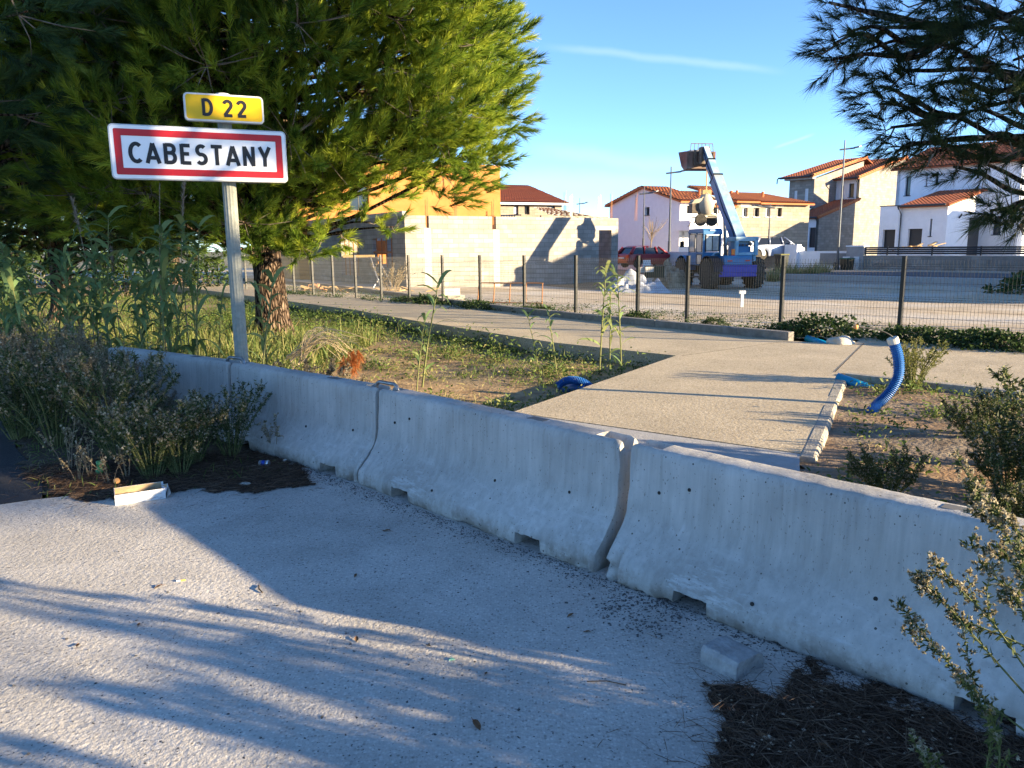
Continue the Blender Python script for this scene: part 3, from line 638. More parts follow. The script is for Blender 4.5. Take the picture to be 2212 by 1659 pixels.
# ================================================================ wire fence
m_fence = mat('dark_fence_paint', (.014, .016, .016), (.022, .024, .024), 40, .45, spec=.4)
fpx = [2270, 1954, 1693, 1487, 1379, 1244, 1132, 1036, 955, 882, 821, 766, 717, 673, 632, 594, 560, 528]
fs_ = [onplane(px, 560, F0, FD)[0] for px in fpx]
fence = thing('wire_fence', 'dark wire mesh fence with posts along the footpath, in front of the building site', 'fence', F0, math.atan2(FD.y, FD.x))
FH = 1.32
def fz(s_): return .0
for s_ in fs_:
    b = MB(); b.box((s_-.028, -.03, -.3), (s_+.028, .03, FH)); b.box((s_-.032, -.034, FH), (s_+.032, .034, FH+.012)); b.build('fence_post', m_fence, fence)
zig = [(.07, 0), (.16, 0), (.195, -.045), (.23, 0), (.62, 0), (.655, -.045), (.69, 0), (1.13, 0), (1.165, -.045), (1.20, 0), (1.28, 0)]
hz_ = [(.16, 0), (.23, 0), (.36, 0), (.49, 0), (.62, 0), (.69, 0), (.80, 0), (.91, 0), (1.02, 0), (1.13, 0), (1.20, 0), (.195, -.045), (.655, -.045), (1.165, -.045)]
for a, c in zip(fs_[:-1], fs_[1:]):
    b = MB(); a2, c2 = a+.035, c-.035; n = max(2, int((c2-a2)/.05)); r = .0028
    q = np.array([(dx*r, dy*r) for dx, dy in ((1, 0), (-.5, .87), (-.5, -.87))])
    vs = []; fsx = []; nz = len(zig)
    for i in range(n+1):
        x = a2+(c2-a2)*i/n; o = len(vs)
        for z, y in zig: vs += [(x+u, -.036+y+w, z) for u, w in q]
        fsx += [(o+k*3+j, o+k*3+(j+1) % 3, o+(k+1)*3+(j+1) % 3, o+(k+1)*3+j) for k in range(nz-1) for j in range(3)]
    b.add(vs, fsx)
    for z, y in hz_: b.tube([(a2-.02, -.031+y, z), (c2+.02, -.031+y, z)], .0026, 3, False)
    b.build('mesh_panel', m_fence, fence)

# ================================================================ buildings
m_render = mat('white_render', (.73, .76, .80), (.79, .82, .86), 3, .9, .15, 60)
m_render2 = mat('white_render_old', (.62, .62, .63), (.70, .70, .71), 2, .9, .15, 60)
m_block = blockmat('grey_block_wall', (.25, .23, .20), (.33, .31, .27), (.22, .20, .18))
m_blockl = blockmat('pale_block_wall', (.27, .25, .22), (.36, .335, .30), (.22, .20, .18))
m_blocky = blockmat('cream_block_wall', (.27, .24, .19), (.35, .31, .25), (.22, .19, .15))
m_orange = mat('orange_render', (.42, .165, .045), (.48, .205, .06), 1.2, .9, .15, 40)
m_beam = mat('bare_concrete', (.36, .345, .31), (.45, .43, .40), 4, .9, .2, 40)
m_frame = mat('anthracite_frame', (.035, .038, .042), None, rough=.4)
m_framew = mat('white_frame', (.72, .73, .74), None, rough=.4)
m_void = mat('room_shade', (.02, .02, .022))  # near black colour stands in for the unlit room behind the opening
m_rebar = mat('rusty_rebar', (.30, .12, .05), (.42, .2, .08), 30, .8)
m_gut = mat('gutter_dark', (.05, .055, .06), None, rough=.5)
m_gutw = mat('fascia_white', (.70, .70, .70), (.76, .76, .76), 4, .7)
def glass():
    M = bpy.data.materials.new('window_glass'); M.use_nodes = True; b = M.node_tree.nodes['Principled BSDF']
    b.inputs['Base Color'].default_value = (.02, .024, .03, 1); b.inputs['Roughness'].default_value = .06; b.inputs['Specular IOR Level'].default_value = .6; return M
m_glass = glass()
def tilemat(name, c1, c2, c3):
    M = mat(name, c1, c2, 9, .85, .3, 30, c3=c3, detail=3); return M
m_tile = tilemat('clay_tile', (.27, .08, .038), (.40, .13, .06), (.32, .11, .055))
m_tileb = tilemat('bright_clay_tile', (.40, .13, .05), (.52, .20, .075), (.44, .16, .06))
GRID_ANG = math.atan2(B_.y, B_.x)
class House:
    """local x = along B (right, away), local y = along A (left, away); origin at the near corner"""
    def __init__(s, name, label, cat, px, py, Y, zg=-.2, group=None, az=None):
        p = D(px, py, Y); s.P = Vector((p.x, p.y, 0)); s.z0 = zg
        s.B = B_ if az is None else Vector((math.sin(math.radians(az)), math.cos(math.radians(az)), 0)); s.A = Vector((-s.B.y, s.B.x, 0)); s.ang = math.atan2(s.B.y, s.B.x)
        s.t = thing(name, label, cat, (p.x, p.y, zg), s.ang, group)
    def onB(s, y, px, py):                  # on the plane local y = const -> x, z
        a, z = onplane(px, py, s.P+s.A*y, s.B); return a, z-s.z0
    def onA(s, x, px, py):                  # on the plane local x = const -> y, z
        a, z = onplane(px, py, s.P+s.B*x, s.A); return a, z-s.z0
def wall(mb, axis, c, a0, a1, z0, z1, th, holes=(), mi=0):
    """a wall along 'x' or 'y' at coordinate c, thickness th towards +; holes are (a0,a1,z0,z1)"""
    us = sorted({a0, a1} | {h[i] for h in holes for i in (0, 1) if a0 < h[i] < a1}); ws = sorted({z0, z1} | {h[i] for h in holes for i in (2, 3) if z0 < h[i] < z1})
    solid = lambda u, w: not any(h[0] < u < h[1] and h[2] < w < h[3] for h in holes)
    pt = (lambda u, v, w: (u, v, w)) if axis == 'x' else (lambda u, v, w: (v, u, w))
    nu, nw = len(us)-1, len(ws)-1; g = [[solid((us[i]+us[i+1])/2, (ws[j]+ws[j+1])/2) for j in range(nw)] for i in range(nu)]
    for i in range(nu):
        for j in range(nw):
            if not g[i][j]: continue
            u0, u1, w0, w1 = us[i], us[i+1], ws[j], ws[j+1]
            for v in (c, c+th): mb.add([pt(u0, v, w0), pt(u1, v, w0), pt(u1, v, w1), pt(u0, v, w1)], [(0, 1, 2, 3)], mi)
            for cond, p, q in ((i == 0 or not g[i-1][j], (u0, w0), (u0, w1)), (i == nu-1 or not g[i+1][j], (u1, w0), (u1, w1)), (j == 0 or not g[i][j-1], (u0, w0), (u1, w0)), (j == nw-1 or not g[i][j+1], (u0, w1), (u1, w1))):
                if cond: mb.add([pt(p[0], c, p[1]), pt(q[0], c, q[1]), pt(q[0], c+th, q[1]), pt(p[0], c+th, p[1])], [(0, 1, 2, 3)], mi)
def window(t, axis, c, h, deep=.16, frame=None, pane=None, bars=1, name='window', fw=.06, sill=None, shut=0., blind=None):
    """a framed window set into a hole of a wall, with its pane; shut = part covered by a roller blind"""
    a0, a1, z0, z1 = h; frame = frame or m_frame; d = c+deep
    pt = (lambda u, v, w: (u, v, w)) if axis == 'x' else (lambda u, v, w: (v, u, w))
    def bx(mb, u0, u1, v0, v1, w0, w1):
        p, q = pt(u0, v0, w0), pt(u1, v1, w1); mb.box(tuple(map(min, p, q)), tuple(map(max, p, q)))
    b = MB(); e = .002
    bx(b, a0+e, a0+fw, d, d+.05, z0+e, z1-e); bx(b, a1-fw, a1-e, d, d+.05, z0+e, z1-e)
    bx(b, a0+fw, a1-fw, d, d+.05, z0+e, z0+fw); bx(b, a0+fw, a1-fw, d, d+.05, z1-fw, z1-e)
    for k in range(bars):
        u = a0+(a1-a0)*(k+1)/(bars+1); bx(b, u-fw*.5, u+fw*.5, d+.004, d+.046, z0+fw, z1-fw)
    o = b.build(name, frame, t)
    b = MB(); bx(b, a0+fw, a1-fw, d+.02, d+.028, z0+fw, z1-fw); b.build('pane', pane or m_glass, o)
    if shut > 0:
        b = MB(); bx(b, a0+fw, a1-fw, d+.006, d+.016, z1-fw-(z1-z0-2*fw)*shut, z1-fw); b.build('roller_blind', blind or m_framew, o)
    if sill:
        b = MB(); bx(b, a0-.06, a1+.06, c-.05, d, z0-.045, z0-.002); b.build('sill', sill, o)
    return o
def door(t, axis, c, h, deep=.12, m=None, name='door', handle=True, slats=False):
    a0, a1, z0, z1 = h; d = c+deep
    pt = (lambda u, v, w: (u, v, w)) if axis == 'x' else (lambda u, v, w: (v, u, w))
    def bx(mb, u0, u1, v0, v1, w0, w1):
        p, q = pt(u0, v0, w0), pt(u1, v1, w1); mb.box(tuple(map(min, p, q)), tuple(map(max, p, q)))
    b = MB(); e = .004; n = 5 if slats else 1
    for k in range(n): bx(b, a0+e, a1-e, d, d+.05, z0+(z1-z0)*k/n+(.008 if k else e), z0+(z1-z0)*(k+1)/n-e)
    bx(b, a0+e, a1-e, d+.012, d+.045, z0+e, z1-e); o = b.build(name, m or m_frame, t)
    if handle:
        b = MB(); bx(b, a0+.1, a0+.13, d-.04, d-.002, z0+1.0, z0+1.12); b.build('handle', m_steel, o)
    return o
def tiled(mb, e0, e1, r0, r1, th=.10, pitch=.22, mi=0):
    """a slope of roman tiles between an eave line e0-e1 and a ridge line r0-r1: rolls run up the slope"""
    e0, e1, r0, r1 = (np.array(v, float) for v in (e0, e1, r0, r1)); L_ = np.linalg.norm(e1-e0); n = max(2, int(L_/pitch)); per = 4
    nrm = np.cross(e1-e0, r0-e0); nrm /= np.linalg.norm(nrm); nrm *= np.sign(nrm[2]) if nrm[2] else 1
    rows = max(3, int(np.linalg.norm((r0+r1)/2-(e0+e1)/2)/.38)); vs = []; cols = n*per+1
    for j in range(rows*2):
        f = (j//2+(j % 2))/rows; lift = .03*(1-(j % 2))
        for i in range(cols):
            u = i/(cols-1); p = (e0+(e1-e0)*u)*(1-f)+(r0+(r1-r0)*u)*f
            vs.append(p+nrm*(.035*math.sin(i/per*2*math.pi)+.04+lift))
    k = len(vs); fs = [(j*cols+i, j*cols+i+1, (j+1)*cols+i+1, (j+1)*cols+i) for j in range(rows*2-1) for i in range(cols-1)]
    mb.add(vs, fs, mi)
    mb.prism([e0, e1, r1, r0], nrm*-th, mi)
def verge(mb, a, c, r=.11, seg=.4, mi=0):
    """row of half round verge tiles from a up to c"""
    a, c = np.array(a, float), np.array(c, float); L_ = np.linalg.norm(c-a); n = max(1, int(L_/seg))
    for i in range(n):
        p, q = a+(c-a)*i/n, a+(c-a)*(i+1.12)/n; mb.tube([p+(0, 0, .03), q], [r, r*.82], 8, True, mi)
def gutter(t, a, c, m=None, down=None):
    b = MB(); b.tube([a, c], .07, 8); o = b.build('gutter', m or m_gut, t)
    if down is not None:
        b = MB(); b.tube([c]+down, .045, 8); b.build('downpipe', m or m_gut, t)
    return o

# ---- block-built shell in progress behind the fence (left)
H1 = House('unfinished_house', 'pale concrete block shell of an unfinished house, shadow of the telehandler on its wall', 'house', 876, 540, 32, -.3, az=57)
xe, zt1 = H1.onB(0, 1336, 462); zt = H1.onB(0, 874, 465)[1]
dx0, dz1 = H1.onB(0, 1294, 497); dx1, _ = H1.onB(0, 1321, 497); dz0 = H1.onB(0, 1300, 583)[1]
ye = H1.onA(0, 640, 480)[0]
ww = [H1.onA(0, x, 500)[0] for x in (772, 735, 846, 803)]
b = MB()
notch = [(H1.onB(0, 1072, 470)[0]-.22, H1.onB(0, 1072, 470)[0]-.02, zt-.55, zt+.01), (H1.onB(0, 646+235, 470)[0]+.8, H1.onB(0, 881, 470)[0]+.95, zt-.5, zt+.01)]
wall(b, 'x', 0, 0, xe, -.3, zt, .2, [(dx0, dx1, dz0, dz1)]+notch)
sA = [(ww[0]-.0, ww[1], .55, 2.25), (ww[2], ww[3], 1.0, 2.25)]
wall(b, 'y', .003, .201, ye, -.3, zt-.003, .2, sA)
wall(b, 'y', xe-.2, .201, 7.5, -.3, zt-.003, .2); wall(b, 'x', 9.0, .21, xe-.21, -.3, zt-.2, .2, [(2, 3.2, 1, 2.2), (5.5, 7, .3, 2.2)]); wall(b, 'y', 5.2, .21, 8.9, -.3, zt-.3, .15, [(2, 3, 0, 2.1)])
b.build('block_wall', m_blockl, H1.t)
b = MB(); b.box((dx0-.25, -.004, dz1), (dx1+.25, .204, dz1+.2)); b.build('lintel', m_beam, H1.t)
for c_ in (H1.onB(0, 1072, 500)[0], ):
    b = MB(); b.box((c_-.16, -.004, -.3), (c_+.16, .19, zt-.56)); b.build('concrete_column', m_beam, H1.t)
b = MB(); c_ = notch[1][0]+.07; b.box((c_-.16, -.004, -.3), (c_+.16, .19, zt-.51)); b.build('concrete_column', m_beam, H1.t)
b = MB(); b.box((-.002, .2, zt), (.2, ye, zt+.18)); b.build('ring_beam', m_beam, H1.t)
for c_, z in ((notch[0][0]+.06, zt-.5), (notch[1][0]+.06, zt-.5), (2.4, zt), (8.2, zt), (11.0, zt), (12.6, zt)):
    b = MB()
    for i in range(4): b.tube([(c_+.07*(i % 2), .06+.08*(i//2), z-.1), (c_+.07*(i % 2)+.01*i, .06+.08*(i//2), z+.95+.1*((i*3) % 4))], .009, 5)
    b.build('rebar_bundle', m_rebar, H1.t)
m_stamp = mat('faded_stamp_ink', (.36, .33, .31))
# props and bars in the two openings of the shaded wall
for (a0, a1, z0, z1) in sA:
    b = MB()
    for k in range(4): y = a0+(a1-a0)*(k+.5)/4; b.cyl((.1, y, z0-.02), (.1, y, z1+.02), .03, 8)
    b.box((.06, min(a0, a1), (z0+z1)/2), (.14, max(a0, a1), (z0+z1)/2+.06)); b.build('window_prop', m_rebar, H1.t)

# ---- orange house behind it
H2 = House('orange_house', 'tall orange rendered house behind the pine and the block shell', 'house', 636, 400, 42, 0, az=60)
x1, zz = H2.onB(0, 1080, 366); zz = H2.onB(0, 900, 352)[1]
b = MB(); wall(b, 'x', 0, 0, x1, -.3, zz, .2, [(3, 4.1, 3.6, 4.9)]); wall(b, 'y', .003, .2, 8, -.3, zz, .2); wall(b, 'y', x1-.2, .2, 8, -.3, zz, .2); b.build('wall', m_orange, H2.t)
window(H2.t, 'x', 0, (3, 4.1, 3.6, 4.9))
b = MB(); b.box((.2, .2, zz-.5), (x1-.2, 8, zz-.3)); b.build('flat_roof', m_beam, H2.t)
b = MB(); b.box((-.04, -.04, zz), (x1+.04, .24, zz+.06)); b.build('parapet_cap', m_orange, H2.t)
m_timber = mat('pale_timber', (.42, .27, .12), (.55, .38, .19), 20, .85)
# ---- hip-roofed block house
H3 = House('block_house', 'cream concrete block house with a red hipped roof behind the block shell', 'house', 1062, 440, 62, 0, az=66)
xr, ze = H3.onB(0, 1214, 440); rz = H3.onB(0, 1140, 402)[1]
hs = []
for a, c in ((1110, 1120), (1133, 1144), (1182, 1199)):
    x0_, z1_ = H3.onB(0, a, 445); x1_, z0_ = H3.onB(0, c, 463.5); hs.append((x0_, x1_, z0_, z1_))
b = MB(); wall(b, 'x', 0, -3, xr, -.3, ze, .2, hs); wall(b, 'y', xr-.203, .2, 9, -.3, ze, .2); b.build('wall', m_blocky, H3.t)
window(H3.t, 'x', 0, hs[0], bars=0, shut=.98); window(H3.t, 'x', 0, hs[1], bars=0); window(H3.t, 'x', 0, hs[2], bars=1)
e = .45; b = MB(); hpx = xr-(H3.onB(0, 1214, 440)[0]-H3.onB(0, 1163, 402)[0])
tiled(b, (-3, -e, ze), (xr+e, -e, ze), (-3, 4.5, rz+.4), (hpx+1.2, 4.5, rz+.4)); tiled(b, (xr+e, -e, ze), (xr+e, 9+e, ze), (hpx+1.2, 4.5, rz+.4), (hpx+1.25, 4.55, rz+.4)); b.build('roof', m_tile, H3.t)
b = MB(); b.box((-3, -e-.04, ze-.14), (xr+e, -e+.02, ze+.02)); b.build('fascia', m_gutw, H3.t)
b = MB(); b.box((hpx-4, 2.4, rz-.5), (hpx-3.75, 2.65, rz+.15)); b.build('chimney', m_blocky, H3.t)
# ---- steel roof frame of a building behind
H4 = House('roof_frame', 'low grey roof frame of bare purlins with steel bars sticking up behind the block shell', 'roof frame', 1222, 460, 58, 0, az=60)
x4, z4 = H4.onB(0, 1318, 464); z4b = H4.onB(0, 1230, 441)[1]; z4c = H4.onB(0, 1222, 444)[1]
b = MB(); wall(b, 'x', .2, -2, x4, 0, z4-.1, .2); b.build('wall', m_blocky, H4.t)
b = MB()
for k in range(8): f = k/7; b.obox((-.5+f*.2, f*4, z4-.3+(z4c-z4+.3)*f), (x4*(1-f*.72)+.5, 0, 0), (0, .06, 0), (0, 0, .08))
b.build('purlin', mat('weathered_wood', (.28, .29, .28), (.40, .41, .40), 20, .9), H4.t)
b = MB()
for k in range(6): x = -.3+k*x4/6; b.obox((x, -.1, z4-.34), (.07, 0, 0), (0, 0, .1), (-(x)*.7, 4, z4c-z4+.3))
b.build('rafter', m_rebar, H4.t)
for c_ in (.6, 3.2, 6.3):
    b = MB()
    for i in range(4): b.tube([(c_+.12*(i % 2), .2+.1*(i//2), z4-.5), (c_+.12*(i % 2), .2+.1*(i//2), z4+1.1+.25*((i*3) % 4)*.5)], .012, 5)
    b.build('rebar_bundle', m_steel, H4.t)

# ---- long white house with a gable, row behind the telehandler
H5 = House('white_gable_house', 'long white rendered house with an orange roof and a blank gable, behind the red car', 'house', 1468, 480, 48, 0, az=63)
yl, zl = H5.onA(0, 1317, 441); ya, za = H5.onA(0, 1390, 404); zr = H5.onA(0, 1468, 431)[1]; x5 = H5.onB(0, 1586, 450)[0]
wy0, wz1 = H5.onA(0, 1403, 447); wy1, wz0 = H5.onA(0, 1393, 465)
b = MB(); wall(b, 'y', 0, 0, yl, -.3, zr, .25, [(wy0, wy1, wz0, wz1)]); b.prism([(0, 0, zr), (0, yl, zr), (0, yl, zl), (0, ya, za)], (.25, 0, 0))
hx = []
for a, c, u, w in ((1537-38, 1551-38, 447, 466), (1500, 1514, 447, 466)):
    pass
h5 = []
for a, c, u, w in ((848, 880, 668, 740), (795, 820, 895, 1005), (1075, 1112, 668, 740)):
    X = lambda v: (2300+v/2.212)*.553
    Yv = lambda v: (500+v/2.212)*.553
    p0 = H5.onB(0, X(a), Yv(u)); p1 = H5.onB(0, X(c), Yv(w)); h5.append((p0[0], p1[0], p1[1], p0[1]))
wall(b, 'x', .003, .25, x5, -.3, zr, .25, h5); wall(b, 'y', x5-.25, .253, yl, -.3, zr, .25); wall(b, 'x', yl-.25, .25, x5-.25, -.3, zl, .25)
b.build('wall', m_render, H5.t)
window(H5.t, 'y', 0, (wy0, wy1, wz0, wz1), bars=0, sill=m_frame)
for h in h5: window(H5.t, 'x', .003, h, bars=0 if h[3] < 3 else 1)
b = MB(); xm = H5.onB(0, 1523, 430)[0]
tiled(b, (-.25, -.4, zr-.12), (xm, -.4, zr-.12), (-.25, ya, za+.02), (xm, ya, za+.02)); tiled(b, (x5, -.4, zr-.35), (xm, -.4, zr-.35), (x5, ya, za-.22), (xm, ya, za-.22))
tiled(b, (xm, yl+.3, zl-.1), (-.25, yl+.3, zl-.1), (xm, ya+.02, za+.02), (-.25, ya+.02, za+.02)); b.build('roof', m_tileb, H5.t)
for xx in (3.2, 6.4): b = MB(); zq_ = zr-.12+(za-zr+.14)*(2.4/(ya+.4)); b.tube([(xx, 2., zq_-.1), (xx, 2., zq_+.28)], .09, 8); b.build('roof_vent', m_tileb, H5.t)
b = MB(); b.box((-3.2, -6.5, 0), (-3.0, yl+3, 1.15)); tag(b.build('garden_wall', m_render2, None, loc=H5.t.location), 'low grey rendered garden wall in front of the white gable house', 'wall').rotation_euler = (0, 0, H5.ang)
# porch slab seen over the cab
b = MB(); p0 = H5.onB(-1.6, 1490, 487); p1 = H5.onB(-1.6, 1582, 487); b.box((p0[0], -1.6, p0[1]-.28), (p1[0], .0, p0[1]+.3)); b.build('porch_roof', m_render, H5.t)
# ---- cream block row further right
H6 = House('block_row_house', 'cream block terraced house with orange roof and tall windows, right of the telehandler', 'house', 1589, 480, 50, 0, az=63)
X = lambda v: (2300+v/2.212)*.553
Yv = lambda v: (500+v/2.212)*.553
x6 = H6.onB(0, X(1900), 480)[0]; z6 = H6.onB(0, X(1400), Yv(640))[1]; zr6 = H6.onB(0, X(1300), Yv(536))[1]
h6 = []
for a, c in ((1328, 1370), (1425, 1470), (1533, 1568), (1628, 1665)):
    p0 = H6.onB(0, X(a), Yv(690)); p1 = H6.onB(0, X(c), Yv(768)); h6.append((p0[0], p1[0], p1[1], p0[1]))
b = MB(); wall(b, 'x', 0, 0, x6, -.3, z6, .25, h6); wall(b, 'y', .003, .25, 8, -.3, z6, .25); b.build('wall', m_blocky, H6.t)
for i, h in enumerate(h6): window(H6.t, 'x', 0, h, frame=m_framew if i % 2 == 0 else m_frame, bars=1, sill=m_gutw)
for h in h6: b = MB(); b.box((h[0]-.15, -.004, h[3]+.03), (h[1]+.15, .1, h[3]+.28)); b.build('lintel', m_beam, H6.t)
b = MB(); xs = H6.onB(0, X(1440), 480)[0]
tiled(b, (-.3, -.4, z6+.02), (xs, -.4, z6+.02), (-.3, 4.5, zr6+.55), (xs, 4.5, zr6+.55)); tiled(b, (xs, -.45, z6-.05), (x6, -.45, z6-.05), (xs, 4.5, zr6+.18), (x6, 4.5, zr6+.18)); b.build('roof', m_tileb, H6.t)
for xx in (1.4, 4.2): b = MB(); zq_ = z6+(zr6+.5-z6)*(2.4/4.9); b.tube([(xx, 2., zq_-.15), (xx, 2., zq_+.25)], .09, 8); b.build('roof_vent', m_tileb, H6.t)

# ---- pair of block houses with lean-to roofs (right of centre)
U = lambda v: (2900+v/2.011)*.553
V = lambda v: (500+v/2.011)*.553
H7 = House('grey_block_house', 'grey block house with a white front, lean-to tiled roof and a sunlit block side wall', 'house', U(600), 480, 62, 0)
yA = H7.onA(0, U(381), V(800))[0]; ze = H7.onA(0, U(600), V(700))[1]                 # lower front
xs, zs = H7.onB(0, U(912), V(562)); zeu = H7.onB(0, U(912), V(375))[1]               # set-back upper front
xR = H7.onB(0, U(1330), V(500))[0]; zR = H7.onB(0, U(1250), V(245))[1]; xTop = H7.onB(0, U(1250), V(245))[0]
sl = (zR-zeu)/(xTop-xs); xrg = xTop+.8; zrg = zeu+sl*(xrg-xs)
b = MB()
b.prism([(0, 0, -.3), (xrg, 0, -.3), (xrg, 0, zrg-.1), (xs, 0, zeu-.05), (xs, 0, zs-.1), (0, 0, ze-.05)], (0, .22, 0)); b.build('side_wall', m_block, H7.t)
b = MB()
for k in range(40):                                        # paler toothed corner blocks
    z = k*.2
    if z < ze-.3: b.box((0, -.004, z+.006), ((.55 if k % 2 else .32), .2, z+.194))
    if zs+.1 < z < zeu-.3: b.box((xs, -.004, z+.006), (xs+(.55 if k % 2 else .32), .2, z+.194))
    if zs-2.2 < z < zs+.1: b.box((xs-.02, -.004, z+.006), (xs+(.62 if k % 2 else .42), .2, z+.194)) if k % 3 else None
b.build('corner_block', m_blockl, H7.t)
def front(H, x, spec):
    o = []
    for a, c, u, w in spec:
        p0 = H.onA(x, U(c), V(u)); p1 = H.onA(x, U(a), V(w)); o.append((p0[0], p1[0], max(p1[1], .02), p0[1]))
    return o
f7 = front(H7, 0, [(408, 443, 782, 888), (474, 504, 735, 940), (518, 586, 780, 940)])
b = MB(); wall(b, 'y', .003, .222, yA, -.3, ze-.05, .25, f7); b.build('front_wall', m_render, H7.t)
window(H7.t, 'y', .003, f7[0], bars=0, sill=m_frame); door(H7.t, 'y', .003, f7[1], .05, mat('grey_panel', (.2, .2, .21)), 'cladding_panel', False); door(H7.t, 'y', .003, f7[2], .15, m_frame, 'garage_door', False, True)
yB = H7.onA(xs, U(640), V(500))[0]
f7u = front(H7, xs, [(690, 738, 460, 568), (770, 797, 452, 558), (832, 880, 434, 545)])
b = MB(); wall(b, 'y', xs+.003, .222, yB+3, zs-.4, zeu-.05, .25, f7u); b.build('upper_front_wall', m_render, H7.t)
for h in f7u: window(H7.t, 'y', xs+.003, h, bars=0, sill=m_frame)
b = MB(); o_ = .35
tiled(b, (-o_, -.15, ze-.05), (-o_, yA, ze-.05), (xs, -.15, zs+.02), (xs, yA, zs+.02)); b.build('lean_to_roof', m_tile, H7.t)
b = MB(); tiled(b, (xs-.55, -.15, zeu-.2), (xs-.55, yB+1.3, zeu-.2), (xrg, -.15, zrg+.02), (xrg, yB+1.3, zrg+.02)); tiled(b, (xrg+5, yB+1.3, zrg-1.6), (xrg+5, -.15, zrg-1.6), (xrg+.02, yB+1.3, zrg+.02), (xrg+.02, -.15, zrg+.02)); b.build('roof', m_tile, H7.t)
b = MB(); verge(b, (-o_, -.13, ze), (xs, -.13, zs+.06)); b.build('verge_tiles', m_tileb, H7.t); b = MB(); verge(b, (xs-.55, -.13, zeu-.14), (xrg, -.13, zrg+.08)); b.build('verge_tiles', m_tileb, H7.t)
gutter(H7.t, (-o_-.06, yA, ze-.03), (-o_-.06, 0, ze-.03), None, [(-o_-.04, .05, ze-.12), (-.06, .12, ze-.35), (-.06, .12, .1)])
gutter(H7.t, (xs-.62, yB, zeu-.16), (xs-.62, 0, zeu-.16), None, [(xs-.55, .05, zeu-.3), (xs-.06, .12, zeu-.6), (xs-.06, .12, zs+.15)])
# neighbour in bare grey block with a forward upper storey
H8 = House('bare_block_house', 'unrendered dark grey block house with a projecting upper storey and two white shutters', 'house', U(381), 480, 1, 0)
p8 = H7.P+A_*(yA+.02); H8.P = p8.copy(); H8.t.location = (p8.x, p8.y, 0)
y8 = H8.onA(0, U(205), V(850))[0]
f8 = front(H8, 0, [(333, 362, 765, 862), (272, 304, 750, 925), (226, 264, 770, 925)])
b = MB(); wall(b, 'y', 0, 0, y8, -.3, ze-.1, .25, f8); b.build('front_wall', m_block, H8.t)
m_shut = mat('white_shutter', (.66, .67, .68), (.72, .73, .74), 6, .6)
window(H8.t, 'y', 0, f8[0], .05, m_framew, m_shut, 0, 'window', sill=m_gutw); door(H8.t, 'y', 0, f8[1], .2, m_void, 'doorway_shade', False); door(H8.t, 'y', 0, f8[2], .15, m_shut, 'garage_door', False, True)
xu = xs*.42; yu0 = H8.onA(xu, U(562), V(500))[0]; yu1 = H8.onA(xu, U(367), V(500))[0]; zu0 = H8.onA(xu, U(562), V(612))[1]; zu1 = H8.onA(xu, U(562), V(400))[1]
f8u = front(H8, xu, [(403, 432, 492, 596), (486, 519, 475, 582)])
b = MB(); wall(b, 'y', xu, yu0, yu1, zu0-.2, zu1, .25, f8u); xe8, zr8 = H8.onB(yu0, 1867, 341); zr8 -= .28
b.prism([(xu+.25, yu0, zu0-.2), (xe8, yu0, zu0-.2), (xe8, yu0, zr8), (xu+.25, yu0, zu1+.06)], (0, .22, 0)); b.build('upper_wall', m_block, H8.t)
for h in f8u: window(H8.t, 'y', xu, h, .04, m_framew, m_shut, 0, 'window', sill=m_gutw)
b = MB(); b.box((xu-.5, yu0-.1, zu1-.02), (xu+.02, yu1+.2, zu1+.24)); b.box((xu-.1, yu0-.06, zu0-.05), (xu+.004, yu1, zu0+.2)); b.build('concrete_band', m_beam, H8.t)
b = MB(); tiled(b, (xu-.7, yu0-.25, zu1+.2), (xu-.7, yu1+.5, zu1+.2), (xe8, yu0-.25, zr8+.28), (xe8, yu1+.5, zr8+.28)); tiled(b, (xe8+5, yu1+.5, zr8-1.4), (xe8+5, yu0-.25, zr8-1.4), (xe8+.02, yu1+.5, zr8+.28), (xe8+.02, yu0-.25, zr8+.28)); b.build('roof', m_tile, H8.t)
b = MB(); tiled(b, (-.35, 0, ze-.12), (-.35, y8+5.5, ze-.12), (xu+.1, 0, zu0-.05), (xu+.1, y8+5.5, zu0-.05)); b.build('lean_to_roof', m_tile, H8.t)
b = MB(); verge(b, (xu-.7, yu0-.23, zu1+.26), (xe8, yu0-.23, zr8+.34)); b.build('verge_tiles', m_tileb, H8.t)
b = MB(); b.box((-.38, .02, ze-.3), (-.3, y8, ze-.06)); b.build('fascia', m_gutw, H8.t)
gutter(H8.t, (xu-.76, yu0, zu1+.2), (xu-.76, yu1+.6, zu1+.2), None, [(xu-.72, yu1+.72, zu1+.1), (xu-.72, yu1+.74, zu1-.25)])
# third, far end of the row
H9 = House('white_end_house', 'small white end house of the block row, beside the dark garden shrub', 'house', U(205), 480, 1, 0)
p9 = H8.P+A_*(y8+.02); H9.P = p9.copy(); H9.t.location = (p9.x, p9.y, 0)
y9 = H9.onA(0, U(66), V(850))[0]; f9 = front(H9, 0, [(80, 88, 785, 835), (106, 118, 785, 850), (145, 186, 795, 925)])
b = MB(); wall(b, 'y', .003, 0, y9, -.3, ze-.15, .25, f9); wall(b, 'x', y9+.003, .1, 6, -.3, ze, .2); b.build('front_wall', m_render, H9.t)
for h in f9[:2]: window(H9.t, 'y', .003, h, bars=0, fw=.03)
door(H9.t, 'y', .003, f9[2], .15, m_frame, 'garage_door', False, True)

